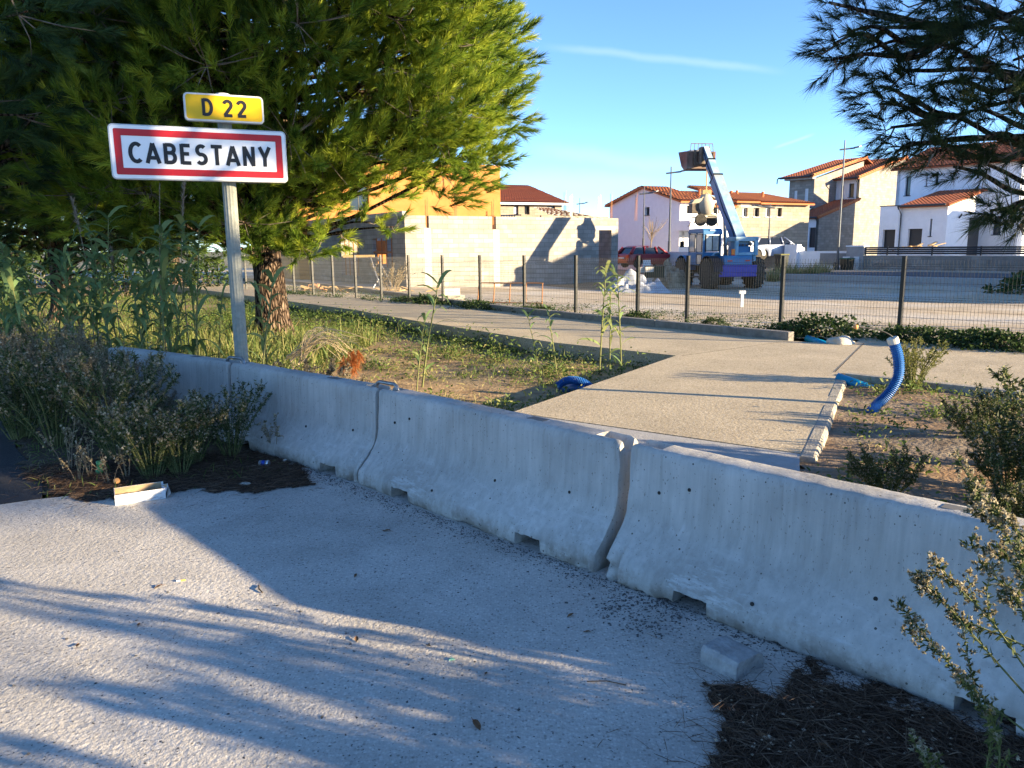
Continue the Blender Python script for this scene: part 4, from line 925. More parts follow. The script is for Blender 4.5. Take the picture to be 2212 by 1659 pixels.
# ---- white house at the right
H10 = House('white_house', 'white rendered house with dark windows and tiled lean-to, behind the slatted fence', 'house', U(2172), 480, 50, 0)
yw1 = H10.onA(0, U(1207), V(500))[0]; zeu = H10.onA(0, U(1207), V(322))[1]
f10 = front(H10, 0, [(1272, 1327, 378, 532), (1437, 1458, 352, 456), (1508, 1545, 340, 445), (1834, 1874, 240, 392), (1960, 2040, 690, 838)])
b = MB(); wall(b, 'y', 0, 0, yw1, -.3, zeu, .3, f10); wall(b, 'x', .003, .3, 11, -.3, zeu, .3); b.prism([(.3, .003, zeu), (11, .003, zeu), (5.6, .003, zeu+1.75)], (0, .3, 0)); b.prism([(0, yw1, -.3), (11, yw1, -.3), (11, yw1, zeu), (5.6, yw1, zeu+1.75), (0, yw1, zeu)], (0, -.25, 0)) ; b.build('wall', m_render, H10.t)
for h in f10: window(H10.t, 'y', 0, h, bars=0, sill=m_frame, deep=.2)
b = MB(); tiled(b, (-.45, -.3, zeu-.08), (-.45, yw1+.3, zeu-.08), (5.6, -.3, zeu+1.8), (5.6, yw1+.3, zeu+1.8)); tiled(b, (11.5, yw1+.3, zeu-.08), (11.5, -.3, zeu-.08), (5.62, yw1+.3, zeu+1.8), (5.62, -.3, zeu+1.8)); b.build('roof', m_tile, H10.t)
b = MB(); b.tube([(-.05, .12, zeu), (-.05, .12, .1)], .05, 8); b.build('downpipe', m_gutw, H10.t)
# lean-to with the gable end wall that holds the front door
yb, zb = H10.onA(0, U(1903), V(480)); pl = H10.onB(yb, U(1610), V(700))[0]; zle = H10.onB(yb, U(1610), V(597))[1]; zlr = H10.onB(yb, U(1903), V(487))[1]
ylE = H10.onA(pl, U(1250), V(700))[0]
dx0, dz1 = H10.onB(yb, U(1785), V(703)); dx1 = H10.onB(yb, U(1893), V(703))[0]
b = MB(); wall(b, 'x', yb, pl, -.003, -.3, zle, .25, [(dx0, dx1, .05, dz1)]); b.prism([(pl, yb, zle), (-.003, yb, zle), (-.003, yb, zlr-.1)], (0, .25, 0)); b.build('lean_to_gable', m_render, H10.t)
door(H10.t, 'x', yb, (dx0, dx1, .05, dz1), .1, m_frame, 'front_door')
fl = front(H10, pl, [(1292, 1414, 790, 940), (1465, 1493, 713, 850)])
b = MB(); wall(b, 'y', pl+.003, yb+.253, ylE, -.3, zle-.08, .25, fl); b.build('lean_to_front', m_render, H10.t)
door(H10.t, 'y', pl+.003, fl[0], .25, m_frame, 'garage_door', False, True); window(H10.t, 'y', pl+.003, fl[1], bars=0, sill=m_frame)
b = MB(); tiled(b, (pl-.35, yb-.2, zle-.05), (pl-.35, ylE+.1, zle-.05), (-.003, yb-.2, zlr+.06), (-.003, ylE+.1, zlr+.06)); b.build('lean_to_roof', m_tile, H10.t)
gutter(H10.t, (pl-.42, yb, zle-.02), (pl-.42, ylE+.1, zle-.02), None, [(pl-.38, ylE+.05, zle-.2), (pl-.08, ylE+.02, zle-.5), (pl-.08, ylE+.02, .1)])
lx, lz = H10.onB(yb, U(1700), V(688)); b = MB(); b.tube([(lx, yb-.02, lz-.15), (lx+.02, yb-.12, lz), (lx+.08, yb-.13, lz+.1)], .05, 8); b.build('wall_lamp', m_frame, H10.t)
# flat-roofed box beside it
yq0 = ylE+.02; xq = pl-.4; yq1 = H10.onA(xq, U(1076), V(750))[0]; zq = H10.onA(xq, U(1100), V(618))[1]
fq = front(H10, xq, [(1095, 1203, 797, 940)])
b = MB(); wall(b, 'y', xq, yq0, yq1, -.3, zq, .25, fq); wall(b, 'x', yq0+.003, xq+.25, 0, -.3, zq, .2); wall(b, 'x', yq1-.25, xq+.25, 0, -.3, zq, .25); b.box((xq+.25, yq0+.2, zq-.4), (0, yq1-.25, zq-.2)); b.build('flat_roofed_wall', m_render, H10.t)
b = MB(); b.box((xq-.04, yq0-.02, zq), (xq+.3, yq1+.04, zq+.05)); b.build('parapet_cap', m_gut, H10.t)
door(H10.t, 'y', xq, fq[0], .3, m_frame, 'garage_door', False, True)
# ---- neighbour just out of the frame on the right, whose shade lies over the site
t = thing('white_neighbour_house', 'white two-storey house beside the building site', 'house', (36.2, 14.4, -.1), GRID_ANG)
b = MB(); wall(b, 'y', 0, 0, 20, -.3, 5.6, .3, [(2, 3.4, 3.4, 4.8), (6, 7.4, 3.4, 4.8), (9, 11.6, 0, 2.2)]); wall(b, 'x', .003, .3, 9, -.3, 5.6, .3); wall(b, 'x', 19.7, .3, 9, -.3, 5.6, .3); wall(b, 'y', 8.7, .3, 19.7, -.3, 5.6, .3); b.build('wall', m_render, t)
b = MB(); tiled(b, (-.4, -.3, 5.5), (-.4, 20.3, 5.5), (4.5, -.3, 7.0), (4.5, 20.3, 7.0)); tiled(b, (9.4, 20.3, 5.5), (9.4, -.3, 5.5), (4.52, 20.3, 7.0), (4.52, -.3, 7.0)); b.build('roof', m_tile, t)
window(t, 'y', 0, (2, 3.4, 3.4, 4.8)); window(t, 'y', 0, (6, 7.4, 3.4, 4.8))

t = thing('unseen_garage', 'white flat-roofed garage beside the white house', 'garage', (37.2, 42.2, -.1), GRID_ANG)  # unseen building added to shade the lean-to gable of the white house
b = MB(); wall(b, 'y', 0, 0, 5.2, -.3, 4.9, .25, [(1, 3.8, 0, 2.2)]); wall(b, 'x', .003, .25, 4.5, -.3, 4.9, .25); wall(b, 'x', 4.95, .25, 4.5, -.3, 4.9, .25); b.box((.25, .25, 4.3), (4.5, 4.95, 4.5)); b.build('wall', m_render, t)
door(t, 'y', 0, (1, 3.8, 0, 2.2), .15, m_frame, 'garage_door', False, True)
# ---- street walls and the slatted fence
P0 = G(2290, 592, -.05); P0.z = 0
s1 = onplane(U(955), 570, P0, A_)[0]; s2 = onplane(U(818), 570, P0, A_)[0]
ztop = onplane(2212, V(1003), P0, A_)[1]; zsl = onplane(2212, V(928), P0, A_)[1]
def free(name, label, cat): return thing(name, label, cat, P0, GRID_ANG)
t = free('street_wall', 'low grey block street wall carrying the slatted fence in front of the white house', 'wall')
b = MB(); wall(b, 'y', 0, -6, s1, -.4, ztop-.05, .2); b.build('block_wall', m_block, t); b = MB(); b.box((-.03, -6, ztop-.05), (.23, s1, ztop)); b.build('coping', m_beam, t)
t = free('slat_fence', 'dark anthracite slatted fence on the street wall in front of the white house', 'fence')
k = -6
while k < s1-.3:
    k2 = min(k+2.4, s1); b = MB()
    for i in range(4): z = ztop+.06+i*(zsl-ztop-.04)/4; b.box((.07, k+.03, z), (.10, k2-.03, z+(zsl-ztop)/4*.78))
    b.build('slat_panel', m_frame, t); b = MB(); b.box((.05, k2-.04, ztop), (.12, k2+.03, zsl+.02)); b.build('fence_post', m_frame, t); k = k2
t = free('meter_pillar', 'grey rendered gate pillar with two white meter boxes at the end of the slatted fence', 'gate pillar')
b = MB(); b.box((-.1, s1+.01, -.3), (.5, s2, zsl+.02)); b.build('pillar', m_blocky if False else mat('grey_render', (.30, .29, .28), (.36, .35, .34), 5, .9), t)
b = MB(); b.box((-.14, s1, zsl+.02), (.54, s2+.04, zsl+.1)); b.build('cap', m_render, t)
for yy, zz_, w_ in ((s1+.25, .0, .3), (s1+.8, .0, .42)):
    b = MB(); b.box((-.16, yy, zz_), (-.104, yy+w_, .75)); b.build('meter_box', m_gutw, t, bevel=.015)
s3 = onplane(U(320), 560, P0, A_)[0]; s4 = onplane(U(105), 560, P0, A_)[0]
zl1 = onplane(U(600), V(968), P0, A_)[1]
t = free('white_garden_wall', 'low white garden wall with a grey panel in front of the grey block house', 'wall')
b = MB(); wall(b, 'y', .3, s2+.02, s3, -.4, zl1, .2); b.build('wall', m_render, t)
sp0, sp1 = onplane(U(800), 560, P0, A_)[0], onplane(U(590), 560, P0, A_)[0]
b = MB(); b.box((.27, sp0, .25), (.299, sp1, zl1-.12)); b.build('grey_panel', mat('grey_panel2', (.22, .22, .22), (.26, .26, .26), 4, .9), t)
zl2 = onplane(U(360), V(916), P0, A_)[1]; s3b = onplane(U(418), 560, P0, A_)[0]
b = MB(); b.box((.1, s3b, -.4), (.6, s3, zl2)); tag(b.build('gate_post', m_render, None, loc=P0), 'short white gate post with a letter slot beside the wheelie bin', 'gate post').rotation_euler = (0, 0, GRID_ANG)
zl3 = onplane(U(200), V(955), P0, A_)[1]
t = free('grey_garden_wall', 'grey garden wall with pale coping in front of the silver car', 'wall')
b = MB(); wall(b, 'y', .3, s3+.05, s4, -.4, zl3-.06, .2); b.build('wall', mat('grey_wall', (.27, .27, .28), (.33, .33, .34), 5, .9), t); b = MB(); b.box((.27, s3+.05, zl3-.06), (.53, s4, zl3)); b.build('coping', m_beam, t)
# ================================================================ telehandler
m_tblue = mat('telehandler_blue', (.018, .14, .32), (.035, .19, .39), 3, .45, spec=.4, c3=(.08, .19, .36), bump=.05, bscale=20)
m_tpale = mat('faded_pale_blue', (.16, .34, .46), (.30, .46, .56), 2.2, .5, .1, 30, c3=(.50, .58, .62), thr=(.4, .6))
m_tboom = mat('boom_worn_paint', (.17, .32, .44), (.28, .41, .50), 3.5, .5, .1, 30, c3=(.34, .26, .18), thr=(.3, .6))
m_tbside = mat('boom_side_shade', (.05, .15, .33), (.09, .21, .38), 4, .5, c3=(.14, .22, .32))  # darker than the top face: the shade of the sides is put into the blue
m_tviolet = mat('counterweight_blue', (.03, .04, .32), (.05, .06, .38), 4, .45)
m_tyre = mat('dusty_tyre', (.03, .028, .025), (.09, .08, .065), 14, .9, .3, 30)
m_rim = mat('blue_rim', (.02, .14, .5), (.06, .22, .55), 6, .5)
m_dirt = mat('dusty_metal', (.10, .08, .06), (.22, .18, .14), 8, .9)
m_pgl = mat('dusty_pane', (.34, .36, .36), (.50, .52, .52), 5, .12, spec=.6)
m_redl = mat('red_lens', (.5, .02, .01), (.45, .03, .01), 8, .3); m_oral = mat('orange_lens', (.75, .2, .02), None, rough=.3)
def wheel(parent, x, y, r, w, name='wheel', lugs=True, rim=None, side=1):
    """wheel with its axle across local y; side = outer side"""
    b = MB(); prof = [(r*.55, -w/2), (r*.86, -w/2), (r*.97, -w*.38), (r, -w*.2), (r, w*.2), (r*.97, w*.38), (r*.86, w/2), (r*.55, w/2)]
    b.lathe(prof, (0, 0, 0), (0, 1, 0), 32)
    if lugs:
        n = 18
        for k in range(n):
            for sg in (-1, 1):
                a = (k+(.5 if sg > 0 else 0))*2*math.pi/n; c, s_ = math.cos(a), math.sin(a); rad = np.array((c, 0, s_)); tan = np.array((-s_, 0, c))
                o = rad*r*.97-tan*.035+np.array((0, 0 if sg > 0 else -w*.48, 0)); b.obox(o, tan*.07+rad*0, (tan*(.12)*sg+np.array((0, w*.48, 0))), rad*r*.07)
    o = b.build(name, m_tyre, parent, loc=(x, y, r))
    b = MB(); b.lathe([(r*.56, side*w*.49), (r*.5, side*w*.40), (r*.44, side*w*.12), (r*.2, side*w*.10), (r*.18, side*w*.3), (r*.02, side*w*.32)], (0, 0, 0), (0, 1, 0), 24); b.build('rim', rim or m_rim, o, smooth=False)
    return o
TY = 31.0
tp = D(1592, 600, TY); tz = -.27
head = math.radians(90+9.5)                         # heading, from +X
T = thing('telehandler', 'blue telehandler with raised telescopic boom and bucket, seen from its rear', 'telehandler', (tp.x-.25, tp.y+2.0, tz), head)
# local: +x forwards, +y left; rear wheels at x=-1.35
wl = [wheel(T, x, y, .63, .46, side=s_) for x in (-1.35, 1.35) for y, s_ in ((.95, 1), (-.95, -1))]
b = MB(); b.box((-1.75, -.62, .62), (1.9, .62, .98)); b.box((-1.5, -.9, .55), (-1.2, .9, .72)); b.box((1.2, -.9, .55), (1.5, .9, .72)); b.build('chassis', m_dirt, T, bevel=.02)
b = MB(); b.prism([(-2.0, -.78, .52), (-1.72, -.78, .52), (-1.72, -.78, .98), (-2.0, -.78, .98)], (0, 1.62, 0)); b.build('counterweight', m_tviolet, T, bevel=.03)
b = MB(); b.prism([(-1.95, 0, .985), (-1.6, 0, .985), (-1.5, 0, 1.36), (-1.92, 0, 1.36)], (0, 1.2, 0)); 
o = b.build('rear_panel', m_tblue, T, bevel=.02, loc=(0, -.58, 0))
b = MB()
for y in (-.38, .38): b.box((-1.965, y-.1, 1.13), (-1.935, y+.1, 1.19))
for y in (-.38, .38):
    q = MB(); q.box((-1.965, y-.1, 1.13), (-1.935, y+.1, 1.18)); q.build('reflector', m_redl, T)
# engine cover on the right rear with an open frame and pipework
b = MB()
for (lo, hi) in (((-1.85, -.86, 1.36), (-1.72, -.70, 2.05)), ((-1.85, -.02, 1.36), (-1.72, .12, 2.05)), ((-1.85, -.86, 1.92), (-1.0, .12, 2.10)), ((-1.85, -.70, 1.36), (-1.0, -.02, 1.48)), ((-1.0, -.86, 1.1), (.6, -.70, 1.95)), ((-1.7, -.86, 1.1), (-1.0, -.72, 1.5))): b.box(lo, hi)
b.build('engine_cover', m_tpale, T, bevel=.025)
b = MB(); b.box((-1.62, -.66, 1.3), (-.9, -.06, 1.72)); b.build('engine', m_tblue, T, bevel=.03)
b = MB()
for k in range(4): b.tube([(-1.64, -.62+k*.16, 1.74), (-1.68, -.56+k*.14, 1.84), (-1.3, -.5+k*.12, 1.8)], .03, 8)
b.build('hose', m_dirt, T, smooth=True)
for y in (.22, ): 
    q = MB(); q.box((-1.9, y-.06, 1.4), (-1.84, y+.07, 1.62)); q.build('tail_light', m_oral, T); q = MB(); q.box((-1.9, y-.06, 1.36), (-1.84, y+.07, 1.40)); q.build('tail_light', m_redl, T)
# cab on the left
cx0, cx1, cy0, cy1, cz0, cz1 = -.75, .75, .22, 1.02, .95, 2.42
b = MB()
prof = [(cx0, cz0), (cx1+.1, cz0), (cx1+.12, 1.45), (cx1-.05, cz1), (cx0+.1, cz1), (cx0, 2.2)]
wins = {'rear': (cx0, .30, .94, 1.5, 2.2)}
# frame posts, sills and roof
def post(x0, x1, y0, y1, z0, z1): b.box((x0, y0, z0), (x1, y1, z1))
post(cx0, cx0+.09, cy0, cy0+.08, cz0, 2.36); post(cx0, cx0+.09, cy1-.08, cy1, cz0, 2.36); post(cx1-.02, cx1+.07, cy0, cy0+.08, cz0, 2.34); post(cx1-.02, cx1+.07, cy1-.08, cy1, cz0, 2.34); post(-.05, .04, cy1-.07, cy1-.003, cz0, 2.34)
b.box((cx0+.003, cy0+.003, cz0), (cx1+.05, cy1-.003, 1.48)); 
o = b.build('cab', m_tblue, T, bevel=.025)
q = MB(); q.prism([(cx0-.04, 0, 2.20), (cx0-.02, 0, 2.38), (cx0+.1, 0, 2.46), (cx1-.1, 0, 2.46), (cx1+.1, 0, 2.34), (cx1+.1, 0, 2.28), (cx0+.08, 0, 2.26)], (0, cy1-cy0+.06, 0)); q.build('cab_roof', m_tblue, T, bevel=.03, loc=(0, cy0-.03, 0))
q = MB(); q.box((cx0-.055, .55, 2.36), (cx0-.02, .75, 2.40)); q.build('roof_lamp', m_framew, T)
def pane(name, lo, hi, frame=.035, ax=0):
    q = MB(); q.box(lo, hi); o = q.build(name, m_pgl, T)
    f = MB(); (a, b_, c), (d, e, g) = lo, hi
    if ax == 0:
        for (y0, y1, z0, z1) in ((b_-frame, b_, c-frame, g+frame), (e, e+frame, c-frame, g+frame), (b_, e, g, g+frame), (b_, e, c-frame, c), ((b_+e)/2-.015, (b_+e)/2+.015, c, g)): f.box((a-.012, y0, z0), (d+.012, y1, z1))
    else:
        for (x0, x1, z0, z1) in ((a-frame, a, c-frame, g+frame), (d, d+frame, c-frame, g+frame), (a, d, g, g+frame), (a, d, c-frame, c)): f.box((x0, b_-.012, z0), (x1, e+.012, z1))
    f.build('seal', m_black, o)
pane('rear_window', (cx0-.006, cy0+.13, 1.56), (cx0+.004, cy1-.13, 2.14))
pane('side_window', (cx0+.13, cy1-.006, 1.52), (-.1, cy1+.004, 2.22), .02, 1); pane('side_window', (.09, cy1-.006, 1.52), (cx1-.07, cy1+.004, 2.22), .02, 1); pane('lower_door_window', (-.62, cy1-.006, 1.02), (-.15, cy1+.004, 1.38), .02, 1)
q = MB(); q.tube([(-.78, .75, 1.2), (-.78, .5, 1.45), (-.775, .3, 1.46)], .05, 6); q.build('pale_stripe', m_tpale, T)
for x in (-1.35, 1.35):
    q = MB(); q.prism([(x+.77*math.cos(a), .72, .63+.73*math.sin(a)) for a in np.linspace(.15, math.pi-.15, 14)]+[(x+.75*math.cos(a), .72, .63+.71*math.sin(a)) for a in np.linspace(math.pi-.15, .15, 14)], (0, .40, 0)); q.build('mudguard', m_tblue if x > 0 else m_black, T)
q = MB(); q.tube([(.82, 1.0, 2.0), (.95, 1.22, 2.02), (.95, 1.24, 1.9)], .015, 6); q.box((.93, 1.16, 1.7), (.96, 1.34, 1.95)); q.build('mirror', m_black, T)
q = MB(); q.box((-.3, .99, .62), (.45, 1.06, .66)); q.box((-.3, .9, .45), (.4, 1.04, .49)); q.build('step', m_dirt, T)
# boom: outer section and two telescopes, hinged at the rear, leaning forwards and up
bp0 = np.array((-1.35, -.30, 1.85)); 
tip_w = D(1512, 322, TY+4.4); M_ = T.matrix_basis if False else (Matrix.Translation(Vector(T.location)) @ Matrix.Rotation(head, 4, 'Z'))
tipl = np.array(M_.inverted() @ tip_w); tipl[1] = -.30
bd_ = tipl-bp0; BL = np.linalg.norm(bd_); bd_ /= BL; up = np.cross(np.array((0, 1., 0)), bd_)*-1; up = np.array((-bd_[2], 0, bd_[0]))
def boomsec(name, a, c, w, h, m_top, m_side):
    b = MB(); o = bp0+bd_*a-up*h/2-np.array((0, w/2, 0)); L_ = c-a
    p = [o, o+np.array((0, w, 0)), o+up*h+np.array((0, w, 0)), o+up*h]
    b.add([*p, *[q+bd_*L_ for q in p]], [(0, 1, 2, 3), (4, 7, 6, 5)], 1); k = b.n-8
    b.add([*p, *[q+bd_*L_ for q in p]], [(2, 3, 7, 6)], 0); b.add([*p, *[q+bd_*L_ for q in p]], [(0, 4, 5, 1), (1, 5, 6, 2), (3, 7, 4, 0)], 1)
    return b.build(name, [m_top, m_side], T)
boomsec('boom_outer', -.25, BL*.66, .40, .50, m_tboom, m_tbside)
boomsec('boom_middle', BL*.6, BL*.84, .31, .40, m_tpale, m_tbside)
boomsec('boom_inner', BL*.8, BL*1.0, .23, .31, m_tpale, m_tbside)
for f, w, h in ((.66, .44, .55), (.84, .35, .45)):
    q = MB(); o = bp0+bd_*BL*f-up*h/2-np.array((0, w/2, 0)); q.obox(o, (0, w, 0), bd_*.07, up*h); q.build('boom_collar', m_black, T)
q = MB(); o = bp0-np.array((.25, .26, .55)); q.obox(o, (.55, 0, 0), (0, .08, 0), (0, 0, .8)); q.obox(o+np.array((0, .44, 0)), (.55, 0, 0), (0, .08, 0), (0, 0, .8)); q.build('boom_bracket', m_tblue, T)
q = MB(); a = bp0+bd_*BL*.35-up*.3; q.tube([np.array((-.1, -.3, 1.0)), a], .075, 10); q.tube([a-bd_*.9, a], .09, 10); q.build('lift_ram', m_steel, T)
for sd in (-.24, .24):
    q = MB(); q.tube([tuple(bp0+bd_*f*BL+np.array((0, sd*(1-.35*f), 0))+up*(.12-.1*f+.05*math.sin(f*14))) for f in np.linspace(.02, .98, 24)], .022, 6); q.build('hydraulic_hose', m_black, T)
# carriage, guard and bucket at the tip
q = MB(); tq = tipl; hd = np.array((1., 0, 0))
q.obox(tq+np.array((-.1, -.2, -.65)), (.35, 0, 0), (0, .4, 0), (0, 0, .75)); q.obox(tq+np.array((.25, -.4, -.7)), (.08, 0, 0), (0, .12, 0), (0, 0, .7)); q.obox(tq+np.array((.25, .28, -.7)), (.08, 0, 0), (0, .12, 0), (0, 0, .7)); q.obox(tq+np.array((.25, -.3, -.66)), (.08, 0, 0), (0, .6, 0), (0, 0, .14)); q.build('carriage', m_dirt, T, bevel=.02)
q = MB(); gx = .38; W_ = .62
for k in range(7): y = -W_+k*2*W_/6; q.tube([tq+(gx, y, -.6), tq+(gx-.02, y*.82, .28)], .016, 6)
q.tube([tq+(gx-.02, -W_*.82, .28), tq+(gx-.02, W_*.82, .28)], .02, 6); q.tube([tq+(gx, -W_, -.1), tq+(gx, W_, -.1)], .02, 6); q.build('guard_rack', m_dirt, T)
m_bucket = mat('rusty_bucket', (.12, .05, .035), (.22, .10, .07), 4, .8, .2, 20, c3=(.30, .25, .20)); m_cem = mat('dried_cement', (.36, .33, .28), (.46, .43, .38), 8, .95, .4, 30)
q = MB(); o = tq+np.array((.42, 0, 0)); w = .68
sec = [(0, -.05), (0, -.78), (.25, -.86), (.62, -.62), (1.0, .02)]
P0_ = [o+np.array((x, -w, z)) for x, z in sec]; P1_ = [p+np.array((0, 2*w, 0)) for p in P0_]; n = len(sec)
q.add(P0_+P1_, [(i, i+1, n+i+1, n+i) for i in range(n-1)], 0); q.add(P0_, [(0, 1, 2, 3, 4)], 0); q.add(P1_, [(4, 3, 2, 1, 0)], 0)
ob = q.build('bucket', m_bucket, T); sm = ob.modifiers.new('plate', 'SOLIDIFY'); sm.thickness = .025
q = MB(); q.grid(lambda u, v: tuple(o+np.array((.06+.85*u, -w*.95+1.9*w*v, -.1+.12*u+.12*math.sin(math.pi*v)*math.sin(math.pi*u)+.02*math.sin(u*19+v*13)))), 10, 10); q.build('bucket_load', m_cem, T, smooth=True)
# front stabiliser blade
q = MB(); q.obox((2.1, .25, .05), (.9, .15, .0), (0, .9, .0), (-.35, 0, .75)); q.build('stabiliser', m_tblue, T, bevel=.02)

# ================================================================ concrete mixer slung under the bucket
m_mix = mat('cement_caked_cream', (.46, .40, .29), (.56, .51, .40), 6, .9, .3, 30, c3=(.34, .31, .26))
mY = TY+4.3
mc = D(1520, 456, mY)
X_ = thing('concrete_mixer', 'cream concrete mixer with two wheels hanging from the telehandler by a strap', 'concrete mixer', mc, math.radians(4))
b = MB(); b.lathe([(.08, -.42), (.30, -.36), (.40, -.12), (.42, .08), (.34, .26), (.22, .46), (.2, .5), (.18, .5), (.18, .3)], (.06, 0, .22), (.06, .05, 1), 24); b.build('drum', m_mix, X_, smooth=True)
b = MB(); b.box((-.62, -.22, -.1), (-.16, .24, .42)); b.build('engine_box', m_dirt, X_, bevel=.03)
b = MB(); b.prism([(-.66, -.26, .30), (-.14, -.26, .36), (-.16, -.26, .56), (-.52, -.26, .50)], (0, .54, 0)); b.build('engine_hood', m_mix, X_, bevel=.02)
b = MB(); b.tube([(-.12, -.18, .62), (-.12, -.18, -.42)], .03, 6); b.tube([(.56, -.1, .5), (.56, -.1, -.40)], .03, 6); b.tube([(-.12, -.18, -.2), (.56, -.1, -.2)], .03, 6); b.tube([(-.5, -.1, -.28), (.6, -.1, -.28)], .03, 6); b.tube([(-.12, -.15, .6), (.1, -.1, .78), (.56, -.1, .5)], .025, 6); b.box((-.16, -.22, -.1), (-.08, -.16, .6)); b.build('frame', m_mix, X_)
b = MB()
for a, c in (((-.55, -.2, -.25), (-.72, -.25, -.66)), ((.0, -.2, -.3), (.12, -.25, -.68)), ((.5, -.15, -.3), (.62, -.2, -.66)), ((-.3, .2, -.3), (-.36, .25, -.66))): b.tube([a, c], .022, 6); b.box((c[0]-.07, c[1]-.02, c[2]-.01), (c[0]+.07, c[1]+.02, c[2]+.015))
b.build('leg', m_dirt, X_)
for x, y in ((-.22, -.3), (.42, .1)):
    w_ = wheel(X_, 0, 0, .27, .12, lugs=False, rim=m_dirt, side=-1); w_.location = (x, y, -.40)
b = MB(); b.lathe([(.012, -.02), (.25, -.02), (.25, .02), (.23, .02), (.23, -.01)], (.66, -.1, .12), (1, -.3, 0), 20); b.build('tilt_wheel', m_dirt, X_)
b = MB(); b.box((-.1, -.1, .70), (.3, .12, .92)); b.build('sling_block', m_timber, X_)
zt_ = (M_ @ Vector(tipl)).z-.75-mc.z
b = MB(); b.box((.06, -.025, .92), (.12, .02, zt_)); b.build('strap', m_timber, X_)

# ================================================================ cars
m_carglass = mat('car_glass', (.015, .017, .02), None, rough=.08, spec=.6)
def car(name, label, loc, rz, paint, Ln=3.75, Wd=1.64, Ht=1.42, group=None, rimc=None):
    """hatchback: x forwards; body, cabin, glass, wheels, lights, plate, bumper"""
    t = thing(name, label, 'car', loc, rz, group)
    f = Ln/3.75; h = Ht/1.42
    prof = [(-1.83, .32), (-1.86, .55), (-1.80, .86), (-1.72, .92), (-.9, .93), (0, .93), (.75, .91), (1.0, .90), (1.45, .82), (1.72, .68), (1.84, .5), (1.80, .28)]
    X = np.array([p[0]*f for p in prof]); Z = np.array([p[1]*h for p in prof])
    b = MB(); vs = []; ny = 9
    for i, (x, z) in enumerate(zip(X, Z)):
        nar = 1-.10*max(0, (abs(x)/f-1.3)/.5)**2
        for j in range(ny):
            u = j/(ny-1)*2-1; vs.append((x, u*Wd/2*nar*(1-.0*abs(u)), z-(.035*h*abs(u)**3 if 2 <= i <= 9 else 0)))
    fs = [(i*ny+j, (i+1)*ny+j, (i+1)*ny+j+1, i*ny+j+1) for i in range(len(X)-1) for j in range(ny-1)]
    b.add(vs, fs)
    # sides with wheel arches
    for sg in (-1, 1):
        wx = (-1.18*f, 1.17*f); xs_ = np.unique(np.concatenate([X, np.linspace(X[1], X[-2], 60)])); top = np.interp(xs_, X[1:-1], Z[1:-1]); vs = []; fs = []
        for i, (x, zt2) in enumerate(zip(xs_, top)):
            zb = .22*h
            for wx_ in wx:
                d = abs(x-wx_)
                if d < .36*h: zb = max(zb, .30*h+math.sqrt((.36*h)**2-d*d))
            zb = min(zb, zt2-.04); nar = 1-.10*max(0, (abs(x)/f-1.3)/.5)**2
            for k, (uu, sw) in enumerate(((0, .985), (.35, 1.015), (.7, 1.012), (1, 1.0))):
                z = zb+(zt2-.035*h-zb)*uu; vs.append((x, sg*Wd/2*nar*sw, z))
        for i in range(len(xs_)-1):
            for k in range(3): fs.append((i*4+k, (i+1)*4+k, (i+1)*4+k+1, i*4+k+1))
        b.add(vs, fs)
    b.add([(X[0], -Wd/2*.9, .24), (X[0], Wd/2*.9, .24), (X[-1], Wd/2*.9, .24), (X[-1], -Wd/2*.9, .24)], [(0, 1, 2, 3)])
    body = b.build('body', paint, t, smooth=True); body.data.set_sharp_from_angle(angle=math.radians(50))
    # roof and pillars, glass inset
    base = [(-1.70, .90), (-1.40, 1.32), (-1.15, 1.41), (-.2, 1.42), (.35, 1.36), (1.0, .89)]
    b = MB(); rv = []
    for x, z in base[1:5]:
        for u in np.linspace(-1, 1, 7): rv.append((x*f, u*Wd*.37, z*h-.03*abs(u)**2.5))
    b.add(rv, [(i*7+j, (i+1)*7+j, (i+1)*7+j+1, i*7+j+1) for i in range(3) for j in range(6)])
    for sg in (-1, 1):
        for a, c, w_ in (((-1.70, .90), (-1.38, 1.32), .10), ((-.72, .92), (-.66, 1.38), .045), ((.22, .91), (.12, 1.37), .05), ((1.0, .89), (.36, 1.36), .045)):
            (x0, z0), (x1, z1) = a, c; y0, y1 = sg*Wd*.462, sg*Wd*.372
            b.tube([(x0*f, y0, z0*h), (x1*f, y1, z1*h-.02)], w_, 6)
    b.build('roof', paint, t, smooth=True)
    b = MB(); gl = [(-1.68, .91), (-1.36, 1.345), (.33, 1.33), (.98, .90)]
    q0 = [(x*f*.99, -Wd*(.455 if z < 1 else .365), z*h-.03) for x, z in gl]; q1 = [(x, -y, z) for x, y, z in q0]
    b.add(q0+q1, [(0, 1, 2, 3), (7, 6, 5, 4), (0, 4, 5, 1), (2, 6, 7, 3)]); b.build('windows', m_carglass, t)
    for x in (-1.18*f, 1.17*f):
        for sg in (-1, 1):
            w_ = wheel(t, x, sg*(Wd/2-.11), .295*h, .19, lugs=False, rim=rimc or m_alu, side=sg)
    for sg in (-1, 1):
        q = MB(); q.box((X[2]-.05, sg*Wd*.36-.13, .66*h), (X[2]+.12, sg*Wd*.36+.13, .86*h)); q.build('tail_light', m_redl, t, bevel=.02)
        q = MB(); q.box((X[-3]-.14, sg*Wd*.36-.15, .56*h), (X[-3]+.06, sg*Wd*.36+.15, .70*h)); q.build('headlight', m_framew, t, bevel=.03)
        q = MB(); q.box((.62*f, sg*(Wd/2+.02)-.06, .92*h), (.74*f, sg*(Wd/2+.02)+.06, 1.03*h)); q.build('mirror', paint, t, bevel=.02)
    q = MB(); q.box((X[1]-.06, -Wd*.46, .30*h), (X[1]+.1, Wd*.46, .52*h)); q.build('bumper', paint, t, bevel=.04)
